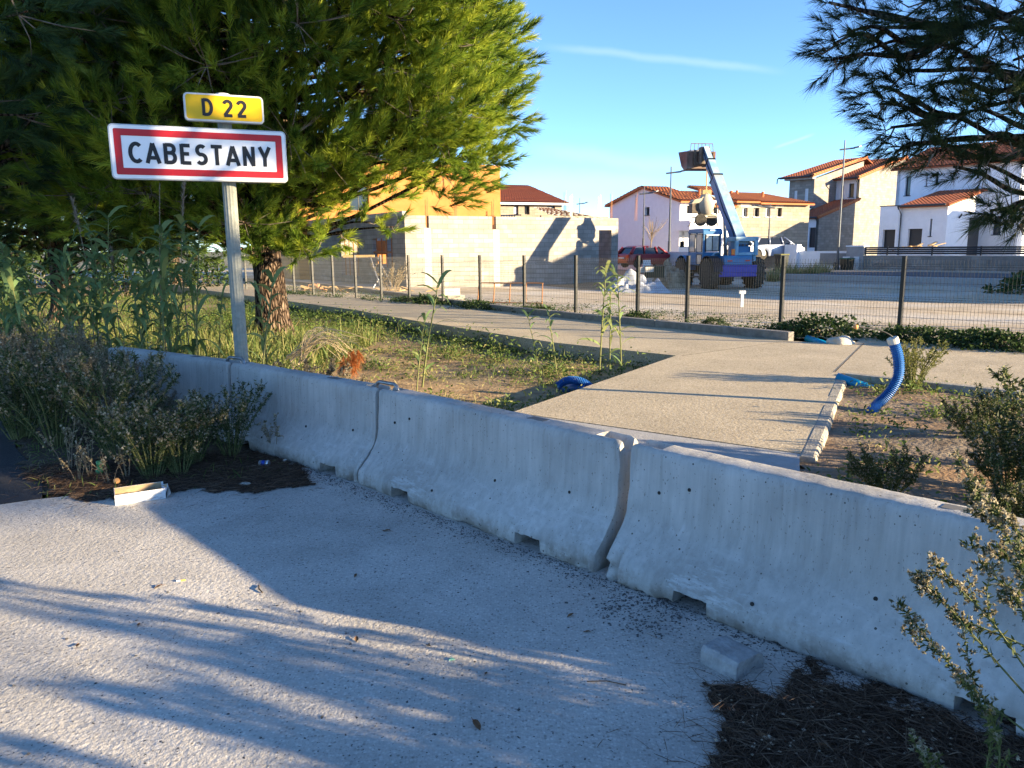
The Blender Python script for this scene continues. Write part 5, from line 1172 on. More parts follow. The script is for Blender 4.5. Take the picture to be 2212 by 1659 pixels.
    q = MB(); q.box((X[1]-.066, -.25, .60*h), (X[1]-.01, .25, .70*h)); q.build('number_plate', m_framew, t)
    return t
m_red = mat('red_car_paint', (.22, .012, .018), (.26, .016, .022), 3, .3, spec=.5); m_silver = mat('silver_blue_paint', (.30, .34, .44), (.34, .38, .48), 3, .3, metal=.4, spec=.5)
rc = G(1398, 578, .12); ang = math.radians(12)
p = D(1398, 577, 44); car('parked_car', 'red hatchback parked beside the gable of the white house', (p.x, p.y, p.z-.02), math.radians(24), m_red, 3.4, 1.5, 1.22)
p = D(1668, 560, 49.8); car('parked_car', 'silver blue hatchback parked in front of the grey block house', (p.x, p.y, p.z), math.radians(16), m_silver, 3.9, 1.66, 1.45)
p = D(1588, 560, 47); car('parked_car', 'pale car mostly hidden behind the boom of the telehandler', (p.x, p.y, p.z), math.radians(20), mat('pale_car_paint', (.55, .58, .64), (.6, .63, .68), 3, .3), 3.4, 1.5, 1.3)

# ================================================================ street lamps
m_lamp = mat('lamp_grey_paint', (.10, .11, .12), (.13, .14, .15), 10, .35, metal=.4)
def lamp(label, px, py_base, py_top, py_arm, px_end, Y, r=.07, flip=1, sgn_=1):
    p = D(px, py_base, Y); top = D(px, py_top, Y).z-p.z; za = D(px, py_arm, Y).z-p.z; ax = (D(px_end, py_arm, Y).x-p.x)
    t = thing('street_lamp', label, 'street lamp', p, 0, 'street lamps of the new estate')
    b = MB(); b.tube([(0, 0, -.8), (0, 0, 1.0), (0, 0, 1.02), (0, 0, top)], [r*1.15, r*1.15, r*.85, r*.45], 12); b.build('pole', m_lamp, t)
    sg = math.copysign(1, ax)
    b = MB(); b.tube([(-.28*sg, 0, za-.04), (ax*.62, 0, za+.05)], .045, 8); b.build('arm', m_lamp, t)
    b = MB(); b.prism([(ax*.58, -.13, za+.02), (ax*.8, -.17, za+.06), (ax, -.1, za+.10), (ax, .1, za+.10), (ax*.8, .17, za+.06), (ax*.58, .13, za+.02)], (0, 0, .09)); b.build('lamp_head', m_lamp, t, bevel=.02)
    return t
lamp('tall street lamp in front of the grey block house, its arm pointing right', 1807, 597, 303, 322, 1860, 46, .085)
lamp('street lamp in front of the white gable house, left of the telehandler boom', 1445, 560, 360, 373, 1485, 44, .075)
lamp('street lamp standing close to the blank gable, thinner in view', 1389, 552, 404, 418, 1422, 46.5, .055)
lamp('far street lamp before the cream block row, its arm pointing left', 1660, 530, 440, 448, 1630, 49, .05)
L0 = [o for o in bpy.data.objects if o.get('label', '').startswith('tall street lamp')][0]
for x, y in ((15, 9.3), (21, 12), (13, 12.6), (24, 8)): copy_tree(L0, (x, y, 0), 1.2, 'street lamp of the footpath, outside the frame', .8)  # unseen posts added to cast thin shadow lines across the path
lamp('far street lamp above the low roof frame, its arm pointing right', 1252, 500, 428, 440, 1272, 70, .055)

# ================================================================ things about the site
m_bin = mat('bin_plastic', (.008, .014, .012), (.014, .022, .019), 8, .5)
def bin_(label, loc, lid=None, rz=.3):
    t = thing('wheelie_bin', label, 'wheelie bin', loc, rz, 'wheelie bins')
    b = MB(); w0, w1 = .23, .28
    b.add([(-w0, -w0, .06), (w0, -w0, .06), (w0, w0, .06), (-w0, w0, .06), (-w1, -w1, .95), (w1, -w1, .95), (w1, w1, .95), (-w1, w1, .95)], [(0, 3, 2, 1), (4, 5, 6, 7), (0, 1, 5, 4), (1, 2, 6, 5), (2, 3, 7, 6), (3, 0, 4, 7)]); b.build('body', m_bin, t, bevel=.02)
    b = MB(); b.box((-.3, -.31, .95), (.3, .3, 1.0)); b.box((-.3, .26, .9), (.3, .34, .98)); b.build('lid', lid or m_bin, t, bevel=.02)
    for x in (-.24, .24):
        b = MB(); b.lathe([(.02, -.03), (.1, -.03), (.1, .03), (.02, .03)], (x, .26, .1), (1, 0, 0), 14); b.build('wheel', m_tyre, t)
    return t
m_lidy = mat('olive_lid', (.16, .16, .04), (.2, .2, .06), 8, .5)
p = D(1687, 588, 43); bin_('dark wheelie bin with an olive lid beside the short gate post', p, m_lidy)
p = D(1828, 595, 45); bin_('dark green wheelie bin behind the tall street lamp', p, mat('green_lid', (.01, .10, .06), None, rough=.5))
m_shadetyre = m_tyre
p = D(1806, 600, 45.2); b = MB(); b.lathe([(.3, -.1), (.42, -.1), (.5, 0), (.42, .1), (.3, .1)], (0, 0, .45), (.8, -.5, .35), 20); tag(b.build('old_tyre', m_tyre, loc=p-Vector((.1, .3, 0))), 'old black tyre leaning on the foot of the tall street lamp', 'tyre')
m_foil = mat('white_sheeting', (.36, .38, .42), (.50, .52, .54), 3, .5, .8, 6)
def heap(name, label, cat, c, rx, ry, h, m, seed, rough=.25, n=26):
    b = MB()
    def fn(u, v):
        x, y = (u*2-1), (v*2-1); r = math.sqrt(x*x+y*y); z = max(0, 1-r**1.6)*h
        nz = mn.noise(Vector((x*2.3+seed, y*2.3, seed)))*.8+mn.noise(Vector((x*6+seed, y*6, 1)))*.4
        return (x*rx, y*ry, z*(1+nz*rough*1.6)+nz*rough*h*.35*(1 if r < 1 else 0)-.03)
    b.grid(fn, n, n); return tag(b.build(name, m, None, True, loc=c), label, cat)
p = D(1372, 612, 29.5); heap('sheeted_pile', 'heap of building sacks under crumpled white sheeting by the door of the block shell', 'covered pile', (p.x, p.y, -.27), 1.5, .9, .5, m_foil, 2, .9, 44)
p = D(1448, 600, 32.5); heap('dirt_pile', 'tan heap of rubble and earth left of the telehandler', 'dirt pile', (p.x, p.y, -.3), .95, .9, 1.05, mat('rubble_earth', (.20, .15, .09), (.40, .33, .24), 5, .95, .9, 9), 5, .4)
m_bl = mat('loose_block', (.42, .39, .34), (.52, .49, .43), 5, .9, .2, 30)
def block(label, c, rz, group='loose concrete blocks', sz=(.5, .2, .2)):
    b = MB(); lx, ly, lz = sz
    b.box((-lx/2, -ly/2, 0), (lx/2, ly/2, lz))
    for k in (-1, 0, 1): b.box((k*lx*.3-.055, -ly*.32, lz+.001), (k*lx*.3+.055, ly*.32, lz+.003))
    return tag(b.build('concrete_block', m_bl, None, bevel=.01, loc=c), label, 'concrete block', group)
for i, (px, py, Y, dz, rz, lab) in enumerate([(1387, 583, 31, 0, .2, 'grey concrete block on the white sheeted heap, left one'), (1400, 582, 31, .0, .5, 'grey concrete block on the white sheeted heap, right one')]):
    p = D(px, py, Y); o = block(lab, (p.x, p.y, p.z-.1), rz); o.rotation_euler = (0, 0, rz); o.scale = (.8, 1, 1)
for i, (px, py, z, rz, lab) in enumerate([(962, 628, 0, .2, 'pale concrete block lying behind the fence, leftmost of a small stack'), (985, 628, 0, .15, 'pale concrete block behind the fence, right one of the bottom course'), (974, 618, .2, .5, 'pale concrete block laid on top of two others behind the fence')]):
    p = D(px, 634, 22.6); o = block(lab, (p.x, p.y, -.04+z), rz); o.rotation_euler = (0, 0, rz)
p = D(1397, 572, 33); b = MB(); b.box((-.16, -.03, 0), (.16, .03, .3)); tag(b.build('white_board', m_framew, None, loc=(p.x, p.y, p.z-.1)), 'small white board standing behind the sheeted heap', 'board')
m_sgreen = mat('dark_green_box', (.006, .02, .012), (.01, .028, .018), 6, .5)
p = D(1411, 588, 31.5); b = MB(); b.box((-.36, -.2, 0), (.36, .2, .42)); b.box((-.38, -.22, .42), (.38, .22, .47)); b.box((-.3, -.206, .18), (.3, -.2, .22)); tag(b.build('crate', m_sgreen, None, bevel=.015, loc=(p.x+.05, p.y, p.z-.22)), 'dark green crate between the sheeted heap and the dirt pile', 'crate')
# folding metal frame leaning by the fence
t = thing('metal_frame_rack', 'low rusty metal trestle frame standing behind the fence', 'trestle', (*D(1100, 645, 21.5).xy, -.08), math.radians(-18))
b = MB(); w_, h_ = .95, .62
for x in np.linspace(-w_, w_, 5): b.tube([(x, -.0, 0), (x*.98, .12, h_)], .017, 6)
b.build('upright', m_rebar, t); b = MB(); b.tube([(-w_, .12, h_), (w_, .12, h_)], .02, 6); b.tube([(-w_, 0, .08), (w_, 0, .08)], .017, 6); b.build('rail', m_rebar, t)
# brick and timber heaps at the foot of the shaded wall
m_brick = mat('old_brick', (.42, .20, .10), (.55, .32, .18), 9, .9)
def clutter(name, label, cat, px, py, Y, n, sx, sy, m, size, seed, hz0=-.1, spread=.4):
    r = np.random.default_rng(seed); c = D(px, py, Y); b = MB()
    for k in range(n):
        q = r.normal(0, 1, 2); z = max(0, .35-.28*np.hypot(*q))*spread*2.2*r.random()
        a = r.uniform(0, math.pi); u = np.array((math.cos(a), math.sin(a), r.normal(0, .18)))*size[0]*r.uniform(.6, 1.2); v = np.array((-math.sin(a), math.cos(a), r.normal(0, .12)))*size[1]; w_ = np.array((r.normal(0, .02), r.normal(0, .02), size[2]))
        b.obox((q[0]*sx, q[1]*sy, z), u, v, w_)
    o = b.build(name, m, None, loc=(c.x, c.y, hz0)); o['kind'] = 'stuff'; tag(o, label, cat); return o
clutter('brick_rubble', 'scattered heap of broken orange bricks at the left end of the shaded block wall', 'rubble', 668, 604, 29, 70, .7, .5, m_brick, (.22, .1, .07), 3)
clutter('timber_offcuts', 'heap of pale timber offcuts and rubble behind the fence below the shaded wall', 'timber', 745, 612, 28, 90, 1.2, .4, m_timber, (.7, .1, .04), 4)
for i, (x0, y0, x1, y1) in enumerate(((800, 555, 822, 622), (815, 556, 846, 618), (826, 590, 806, 622))):
    a, c = D(x0, y0, 29.4), D(x1, y1, 29.0); b = MB(); b.tube([a, c], .03, 8); b.box((a.x-.09, a.y-.09, a.z), (a.x+.09, a.y+.09, a.z+.01)); b.tube([a*.45+c*.55, a*.4+c*.6], .042, 8)
    tag(b.build('steel_prop', m_steel, None), ['leaning steel prop nearest the left in front of the shaded wall', 'middle leaning steel prop in front of the shaded wall', 'shortest leaning steel prop, tilted the other way from its neighbours'][i], 'steel prop', 'steel props against the block shell')
p = D(775, 556, 29.6); b = MB(); b.box((-.6, -.03, 0), (.6, .03, .09)); tag(b.build('timber_plank', m_timber, None, loc=p), 'timber plank resting across the steel props', 'plank')
# survey stake on the gravel
p = G(1602, 668, -.12); b = MB(); b.box((-.035, -.03, -.2), (.035, .03, .44)); b.box((-.08, -.04, .40), (.08, .04, .48)); tag(b.build('survey_stake', m_framew, None, loc=p), 'short white survey stake with a flat head standing in the sunlit gravel', 'stake')
for i in range(3):
    p = D(1960+i*3+30, 520, 44); pass
clutter('stacked_boards', 'untidy stack of reddish boards lying on the slatted fence yard', 'boards', U(1380), V(925), 46, 9, .55, .15, m_timber, (.8, .16, .04), 8, 1.28, .1)
# ================================================================ pines
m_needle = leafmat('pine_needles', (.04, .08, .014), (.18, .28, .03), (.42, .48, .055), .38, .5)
m_needle_s = leafmat('shaded_needles', (.035, .075, .035), (.09, .165, .06), (.22, .30, .05), .4, .55)  # needle greens darkened and blued to paint the shade on the left pines
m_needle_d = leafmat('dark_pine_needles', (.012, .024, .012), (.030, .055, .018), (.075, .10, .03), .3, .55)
def barkmat():
    M = bpy.data.materials.new('pine_bark'); M.use_nodes = True; t = M.node_tree; N = t.nodes.new; L = t.links.new
    b = t.nodes['Principled BSDF']; b.inputs['Roughness'].default_value = .95; b.inputs['Specular IOR Level'].default_value = .1
    co = N('ShaderNodeTexCoord'); mp = N('ShaderNodeMapping'); mp.inputs['Scale'].default_value = (1, 1, .3); L(co.outputs['Object'], mp.inputs[0])
    nz = N('ShaderNodeTexNoise'); nz.inputs['Scale'].default_value = 6; L(mp.outputs[0], nz.inputs['Vector'])
    ad = N('ShaderNodeVectorMath'); ad.operation = 'MULTIPLY_ADD'; ad.inputs[1].default_value = (.14, .14, .14); L(nz.outputs['Color'], ad.inputs[0]); L(mp.outputs[0], ad.inputs[2])
    v = N('ShaderNodeTexVoronoi'); v.feature = 'DISTANCE_TO_EDGE'; v.inputs['Scale'].default_value = 17; L(ad.outputs[0], v.inputs['Vector'])
    r = N('ShaderNodeValToRGB'); L(v.outputs['Distance'], r.inputs[0]); e = r.color_ramp.elements; e[0].position = .03; e[0].color = (.012, .008, .006, 1); e[1].position = .28; e[1].color = (.20, .145, .105, 1); q = e.new(.12); q.color = (.10, .068, .048, 1)
    n2 = N('ShaderNodeTexNoise'); n2.inputs['Scale'].default_value = 30; n2.inputs['Detail'].default_value = 5; L(mp.outputs[0], n2.inputs['Vector'])
    mr = N('ShaderNodeMapRange'); mr.inputs[1].default_value = .3; mr.inputs[2].default_value = .7; mr.inputs[3].default_value = .6; mr.inputs[4].default_value = 1.3; L(n2.outputs[0], mr.inputs[0])
    mx = N('ShaderNodeMix'); mx.data_type = 'RGBA'; mx.blend_type = 'MULTIPLY'; mx.inputs[0].default_value = 1; L(r.outputs[0], mx.inputs[6]); L(mr.outputs[0], mx.inputs[7]); L(mx.outputs[2], b.inputs['Base Color'])
    m2 = N('ShaderNodeMapRange'); m2.inputs[2].default_value = .3; L(v.outputs['Distance'], m2.inputs[0])
    bp = N('ShaderNodeBump'); bp.inputs['Strength'].default_value = 1; bp.inputs['Distance'].default_value = .05; L(m2.outputs[0], bp.inputs['Height']); L(bp.outputs[0], b.inputs['Normal'])
    return M
m_bark = barkmat()
m_twig = mat('grey_twig', (.10, .08, .06), (.24, .20, .16), 12, .9)
def unit(v): return v/(np.linalg.norm(v, axis=-1, keepdims=True)+1e-9)
def perp(d):
    a = np.where(np.abs(d[:, 2:3]) < .9, np.array([[0, 0, 1.]]), np.array([[1., 0, 0]])); u = unit(np.cross(d, a)); return u, np.cross(d, u)
def needles(P, Dr, tint, r, n=70, Ls=.30, Ln=.14, w=.006, spread=(25, 68), tv=.1):
    """shoots at P pointing along Dr, each carrying n thin needles"""
    k = len(P); u, v = perp(Dr)
    q = r.random((k, n)); th = r.random((k, n))*2*np.pi; al = np.radians(spread[0]+(spread[1]-spread[0])*r.random((k, n)))*(1-.45*q)
    ax = Dr[:, None]; rad = np.cos(th)[..., None]*u[:, None]+np.sin(th)[..., None]*v[:, None]
    d = ax*np.cos(al)[..., None]+rad*np.sin(al)[..., None]; d[..., 2] -= .10*r.random((k, n)); d = unit(d)
    b = P[:, None]+ax*(q*Ls)[..., None]; L_ = Ln*(.75+.45*r.random((k, n)))
    side = unit(np.cross(d, ax+.35*r.normal(size=(k, n, 3))))*w/2
    V = np.stack([b-side, b+side, b+d*L_[..., None]], axis=2).reshape(-1, 3, 3)
    return V, np.clip(np.repeat(tint, n)+.12*r.normal(size=k*n), 0, 1)
def pine(name, label, base, trunk, clumps, seed, per=26, nn=64, w=.0065, mat_=None, clump_r=.75, limb=True, group=None, twigs=True, Ls=.30, Ln=.145, cat='pine tree', up=.25, spread=(25, 68), tv=.1):
    """trunk = list of (x,y,z,r) in world; clumps = list of (centre, radius, tint, start z on trunk)"""
    r = np.random.default_rng(seed); base = Vector(base); t = thing(name, label, cat, base, 0, group); B0 = np.array(base)
    tp = np.array([q[:3] for q in trunk])-B0; tr = np.array([q[3] for q in trunk])
    P = hosepts(tp, 40); R = np.interp(np.linspace(0, len(tr)-1, 40), range(len(tr)), tr)
    b = MB(); n = 22
    ang = np.arange(n)*2*math.pi/n; vs = []
    for i in range(40):
        for a in ang:
            f = 1+.10*mn.noise(Vector((math.cos(a)*2.6, math.sin(a)*2.6, P[i][2]*1.1+seed)))+.08*mn.noise(Vector((math.cos(a)*7, math.sin(a)*7, P[i][2]*3)))
            flare = 1+.5*math.exp(-max(0, P[i][2])*3.5); vs.append(P[i]+np.array((math.cos(a), math.sin(a), 0))*R[i]*f*flare)
    b.add(vs, [(i*n+j, i*n+(j+1) % n, (i+1)*n+(j+1) % n, (i+1)*n+j) for i in range(39) for j in range(n)]); b.build('trunk', m_bark, t, smooth=True)
    Vs, Ts = [], []; lb = MB(); tw = MB()
    for (c, cr, tint, z0, *hub) in clumps:
        c = np.array(c)-B0; zz = np.clip(z0-B0[2], P[0][2], P[-1][2]-.05); o = np.array([np.interp(zz, P[:, 2], P[:, i]) for i in range(3)])
        if hub: o = np.array(hub[0])-B0
        k = max(6, int(per*(cr/clump_r)**2)); d0 = unit(c-o); ln = np.linalg.norm(c-o)
        if limb:
            m1 = o+(c-o)*.4+np.array((0, 0, -.06*ln))+r.normal(0, .08, 3)*ln*.5; m2 = o+(c-o)*.75+r.normal(0, .05, 3)*ln*.4
            pts = hosepts([o, m1, m2, c], 12); rr = np.linspace(min(.055, .015+.012*ln), .01, 12); lb.tube(pts, rr, 6)
        g = unit(r.normal(size=(k, 3))); rad = cr*(.35+.65*r.random(k)**.5); p = c+g*rad[:, None]*np.array((1, 1, .72)); dr = unit(g*.7+d0*.75+np.array((0, 0, up))+r.normal(0, .2, (k, 3)))
        V, T2 = needles(p-dr*Ls*.3, dr, np.clip(tint+r.normal(0, tv, k), 0, 1), r, nn, Ls, Ln, w, spread); Vs.append(V); Ts.append(T2)
        if twigs:
            for q, dd in list(zip(p, dr))[::5]: tw.tube([c-d0*.2*cr, (c+q)/2-np.array((0, 0, .05)), q], [.008, .006, .003], 4, False)
    if limb: lb.build('limbs', m_bark, t, smooth=True)
    if twigs: tw.build('twigs', m_twig, t)
    tris('crown', np.concatenate(Vs), mat_ or m_needle, t, np.concatenate(Ts))
    return t
def shell(center, radii, n, r, zmin=-.9, zmax=1., keep=None, jitter=.18, cr=(.5, .95), tint=.5):
    out = []; i = 0
    while len(out) < n and i < n*40:
        i += 1; g = unit(r.normal(size=3)); g = g*(1-abs(r.normal(0, jitter)))
        if not zmin < g[2] < zmax: continue
        p = np.array(center)+g*np.array(radii)
        if keep and not keep(p): continue
        if any(np.linalg.norm(p-q[0]) < .55*(cr[0]+cr[1])/2*1.25 for q in out): continue
        out.append((p, r.uniform(*cr), float(np.clip(tint+r.normal(0, .14), 0, 1)), p[2]-r.uniform(.4, 1.2)))
    return out
r1 = np.random.default_rng(11)
def pix(p):
    v = Vector(p)-Vector((0, 0, EYE)); zc = -v.dot(Z0)
    return CX+F_PX*v.dot(Xc)/zc, CY-F_PX*v.dot(Yc)/zc
tb = G(592, 735, -.15); tb2 = np.array(tb)
# main pine: a clump list shaped by what the crown shows: right outline, sky gap, low boughs
def keep_main(p):
    x, y = pix(p)
    if y > 560 or p[2] < 1.9: return False
    lim = np.interp(y, [-400, 0, 60, 140, 240, 330, 400, 460, 520], [1000, 1020, 1060, 1090, 1100, 1050, 960, 700, 400])
    if x > lim: return False
    if 560 < x < 1000 and y > np.interp(x, [560, 640, 800, 900, 1000], [430, 420, 400, 385, 360]): return False
    if x < 560 and y > 500: return False
    return True
cl = shell((tb.x-.2, tb.y-.3, 5.2), (4.9, 4.6, 4.2), 150, r1, -.85, .9, keep_main, .14, (.65, 1.05), .5)
cl += shell((tb.x-.2, tb.y-.3, 5.0), (3.2, 3.2, 3.0), 60, r1, -.85, .9, keep_main, .2, (.7, 1.1), .4)
# low boughs hanging below the crown to the right, in front of the orange wall and the trunk
low = [((700, 520), 12.6, .40, .62), ((655, 535), 12.4, .42, .6), ((740, 505), 13.0, .36, .6), ((590, 540), 12.5, .38, .55), ((560, 505), 12.6, .4, .5), ((620, 500), 12.9, .40, .55), ((800, 480), 13.6, .30, .5), ((850, 490), 13.4, .22, .5), ((700, 395), 12.6, .55, .6), ((770, 385), 12.8, .5, .62), ((640, 420), 12.5, .5, .55), ((880, 362), 13.0, .5, .55), ((960, 352), 13.3, .42, .55), ((1030, 352), 13.6, .45, .55), ((1075, 330), 13.4, .35, .5), ((1110, 250), 13.8, .4, .5), ((1090, 190), 13.5, .42, .5), ((1120, 150), 13.7, .3, .5), ((1085, 80), 13.6, .45, .52), ((1060, 20), 13.4, .5, .55), ((1105, 75), 13.7, .3, .48), ((1040, 130), 13.2, .6, .6), ((1050, 220), 13.2, .6, .6), ((1030, 290), 13.0, .6, .62), ((960, 310), 12.6, .65, .62), ((980, 200), 12.4, .7, .62), ((960, 90), 12.4, .7, .62), ((900, 250), 12.0, .7, .64), ((880, 150), 12.0, .7, .6), ((870, 40), 12.0, .7, .6), ((800, 330), 12.0, .65, .64), ((720, 350), 11.9, .6, .6), ((760, 230), 12.2, .7, .5), ((700, 130), 12.3, .7, .5), ((990, 10), 12.8, .65, .6), ((1120, 200), 13.9, .35, .5), ((860, 350), 12.4, .5, .62), ((930, 20), 13.5, .7, .5), ((1000, 260), 14.0, .7, .5), ((900, 330), 13.6, .6, .5), ((820, 100), 13.4, .8, .45), ((660, 380), 12.4, .5, .55)]
for (px, py), Y, cr, ti in low:
    p = np.array(D(px, py, Y)); cl.append((p, cr, ti, max(1.9, p[2]-r1.uniform(0, .5))))
pine('pine_tree', 'large pine with a thick ridged trunk standing behind the town sign', tb, [(tb.x, tb.y, -.35, .30), (tb.x-.02, tb.y, 1.0, .265), (tb.x-.10, tb.y+.05, 2.2, .24), (tb.x-.25, tb.y+.1, 4.0, .19), (tb.x-.2, tb.y, 6.4, .12), (tb.x-.2, tb.y, 8.8, .05)], cl, 21, per=40, nn=84, w=.0125, Ls=.30, Ln=.18, up=.5, spread=(18, 58), tv=.3)
# second pine behind on the left
t2 = G(137, 690, -.15)
def keep2(p):
    x, y = pix(p); return p[2] > 2.0 and x < 620 and y < 505
cl2 = shell((t2.x-.3, t2.y, 5.4), (4.8, 4.4, 4.4), 110, r1, -.8, .9, keep2, .2, (.7, 1.1), .42)
for (px, py), Y, cr, ti in [((300, 520), 17.5, .6, .62), ((380, 540), 17.2, .55, .65), ((240, 500), 17.6, .6, .5), ((430, 560), 17.4, .4, .6), ((330, 560), 17.0, .45, .66), ((200, 545), 17.4, .45, .4), ((455, 510), 17.8, .55, .5), ((60, 500), 17.4, .6, .3), ((0, 520), 17.0, .6, .35), ((110, 530), 16.8, .5, .4), ((30, 555), 16.5, .5, .45), ((280, 480), 17.0, .6, .5), ((400, 500), 17.4, .6, .45), ((480, 480), 17.6, .6, .4), ((360, 470), 17.0, .6, .35), ((500, 535), 18.5, .5, .45), ((-40, 500), 17.0, .7, .3), ((-60, 560), 16.6, .6, .3)]:
    p = np.array(D(px, py, Y)); cl2.append((p, cr, ti, 2.2))  # higher tints paint sunlight onto the low boughs
pine('pine_tree', 'second pine with a pale trunk behind the reeds at the left edge', t2, [(t2.x, t2.y, -.4, .26), (t2.x+.05, t2.y, 1.2, .22), (t2.x-.1, t2.y, 2.4, .2), (t2.x-.3, t2.y, 5, .14), (t2.x-.3, t2.y, 8.5, .05)], cl2, 33, per=40, nn=70, w=.015, Ls=.32, Ln=.18, spread=(18, 58), tv=.2, mat_=m_needle_s)
# front left bough mass of the grove: a nearer pine whose trunk is out of the frame
t3 = Vector((-9.2, 10.2, -.1))
def keep3(p):
    x, y = pix(p); return p[2] > 2.15 and p[1] > 7.2 and x < np.interp(y, [-300, 0, 250, 420, 520], [620, 600, 470, 330, 60]) and y < 500
cl3 = shell((t3.x+.2, t3.y, 5.0), (4.6, 3.4, 3.4), 120, r1, -.85, .85, keep3, .16, (.5, .85), .42)
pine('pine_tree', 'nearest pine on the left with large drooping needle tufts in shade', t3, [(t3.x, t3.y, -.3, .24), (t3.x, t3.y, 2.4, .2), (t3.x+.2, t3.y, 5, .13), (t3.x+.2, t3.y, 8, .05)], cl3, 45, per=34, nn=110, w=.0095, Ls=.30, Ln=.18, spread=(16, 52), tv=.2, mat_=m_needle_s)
# right pine: sparse boughs hanging into the upper right corner
t4 = Vector((8.2, 2.2, -.1)); hubs = [np.array(D(x, y, Y)) for x, y, Y in ((2330, 40, 6.1), (2250, 170, 6.2), (2310, 290, 5.9), (2290, 420, 5.8), (2080, 60, 6.3), (2060, 250, 6.1))]; cl4 = [(h, .3, .42, h[2]-.3) for h in hubs]
for (px, py), Y, cr in [((1800, 95), 6.2, .20), ((1830, 70), 6.1, .22), ((1795, 130), 6.2, .14), ((1870, 110), 6.3, .24), ((1900, 60), 6.4, .26), ((1960, 40), 6.2, .3), ((2010, 90), 6.0, .28), ((1850, 20), 6.5, .15), ((1790, 5), 6.4, .16), ((1930, 150), 6.2, .2), ((1900, 185), 6.1, .22), ((1955, 205), 6.0, .26), ((1900, 225), 6.1, .18), ((2020, 180), 5.9, .28), ((2080, 120), 5.8, .32), ((2140, 60), 5.8, .36), ((2190, 130), 5.7, .34), ((2100, 230), 5.8, .26), ((2000, 255), 6.0, .2), ((1925, 275), 6.0, .16), ((1960, 310), 5.9, .18), ((1945, 320), 6.0, .13), ((2040, 300), 5.9, .2), ((2010, 330), 5.8, .14), ((2060, 360), 5.8, .14), ((2120, 300), 5.7, .2), ((2190, 240), 5.6, .28), ((2200, 320), 5.6, .2), ((2120, 350), 5.7, .12), ((2160, 470), 5.5, .12), ((2140, 455), 5.5, .1), ((2190, 440), 5.5, .15), ((2200, 490), 5.5, .12), ((2210, 10), 5.8, .4), ((2060, 10), 6.0, .34), ((1990, 0), 6.2, .25), ((2170, 190), 5.7, .26)]:
    p = np.array(D(px, py, Y)); h = min(hubs, key=lambda q: np.linalg.norm(q-p-np.array((.8, 0, 0)))); cl4.append((p, cr*1.0, .42+r1.normal(0, .1), p[2]-r1.uniform(-.1, .35), h))
sh4 = shell((t4.x+.4, t4.y-.3, 5.4), (4.4, 4.2, 3.2), 62, r1, -.75, .9, lambda p: (pix(p)[0] > 2300 or p[1] < .5) and p[2] > 2.5, .18, (.5, .85), .4)
cl4 += [c for i, c in enumerate(sh4) if not (4.6 < .342*c[0][0]+.94*c[0][1] < 6.4 and abs(c[0][2]-2.3-(c[0][0]+2.4)*.207) < 1.1 and i % 5)]
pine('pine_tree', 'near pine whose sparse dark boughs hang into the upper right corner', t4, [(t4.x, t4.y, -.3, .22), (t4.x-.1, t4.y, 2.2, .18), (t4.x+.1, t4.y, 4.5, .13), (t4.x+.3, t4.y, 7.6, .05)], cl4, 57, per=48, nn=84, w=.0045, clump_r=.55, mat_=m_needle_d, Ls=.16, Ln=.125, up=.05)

# pines of the grove farther back, and an unseen one added to shade the grove and the sign
far_ = [c for c in bpy.data.objects if c.get('label', '').startswith('second pine')][0]
for x, y, sc, lab in [(-19.5, 29, 1.0, 'far pine behind the second pine at the left edge'), (-15.5, 36, 1.1, 'far pine behind the path, seen under the main crown'), (-27, 33, 1.2, 'far pine at the left end of the grove')]: copy_tree(far_, (x, y, -.3), x, lab, sc)
def keep5(p):
    q = .342*p[0]+.94*p[1]; return p[2] > np.interp(q, [3.4, 5.2, 5.8, 12], [3.9, 4.0, 5.2, 5.6])
cl5 = shell((18, .6, 8.0), (4.2, 3.9, 3.6), 80, r1, -1., .9, keep5, .3, (.8, 1.2), .4); cl5 = [c for i, c in enumerate(cl5) if .342*c[0][0]+.94*c[0][1] > 6.6 or i % 2]
cl5 = [c for i, c in enumerate(cl5) if not (4.6 < .342*c[0][0]+.94*c[0][1] < 6.3 and 5.4 < c[0][2] < 7.9 and i % 5)]
cl5 = cl5+[(np.array((18+dx, y, z)), .9, .4, z-.3) for dx, y, z in ((-1, -2.4, 4.6), (.6, -2.0, 4.5), (1.5, -2.6, 5.2), (0, -1.5, 5.2), (-1.6, -1.6, 5.4), (.4, -3.0, 5.6))]
pine('pine_tree', 'tall pine outside the frame on the right', (18, .6, -.1), [(18, -1.5, -.3, .26), (18, -1.4, 3, .22), (18.1, .2, 7, .15), (18.1, .6, 11, .05)], cl5, 77, per=36, nn=70, w=.014, Ls=.4, Ln=.17, mat_=m_needle_d, twigs=False)
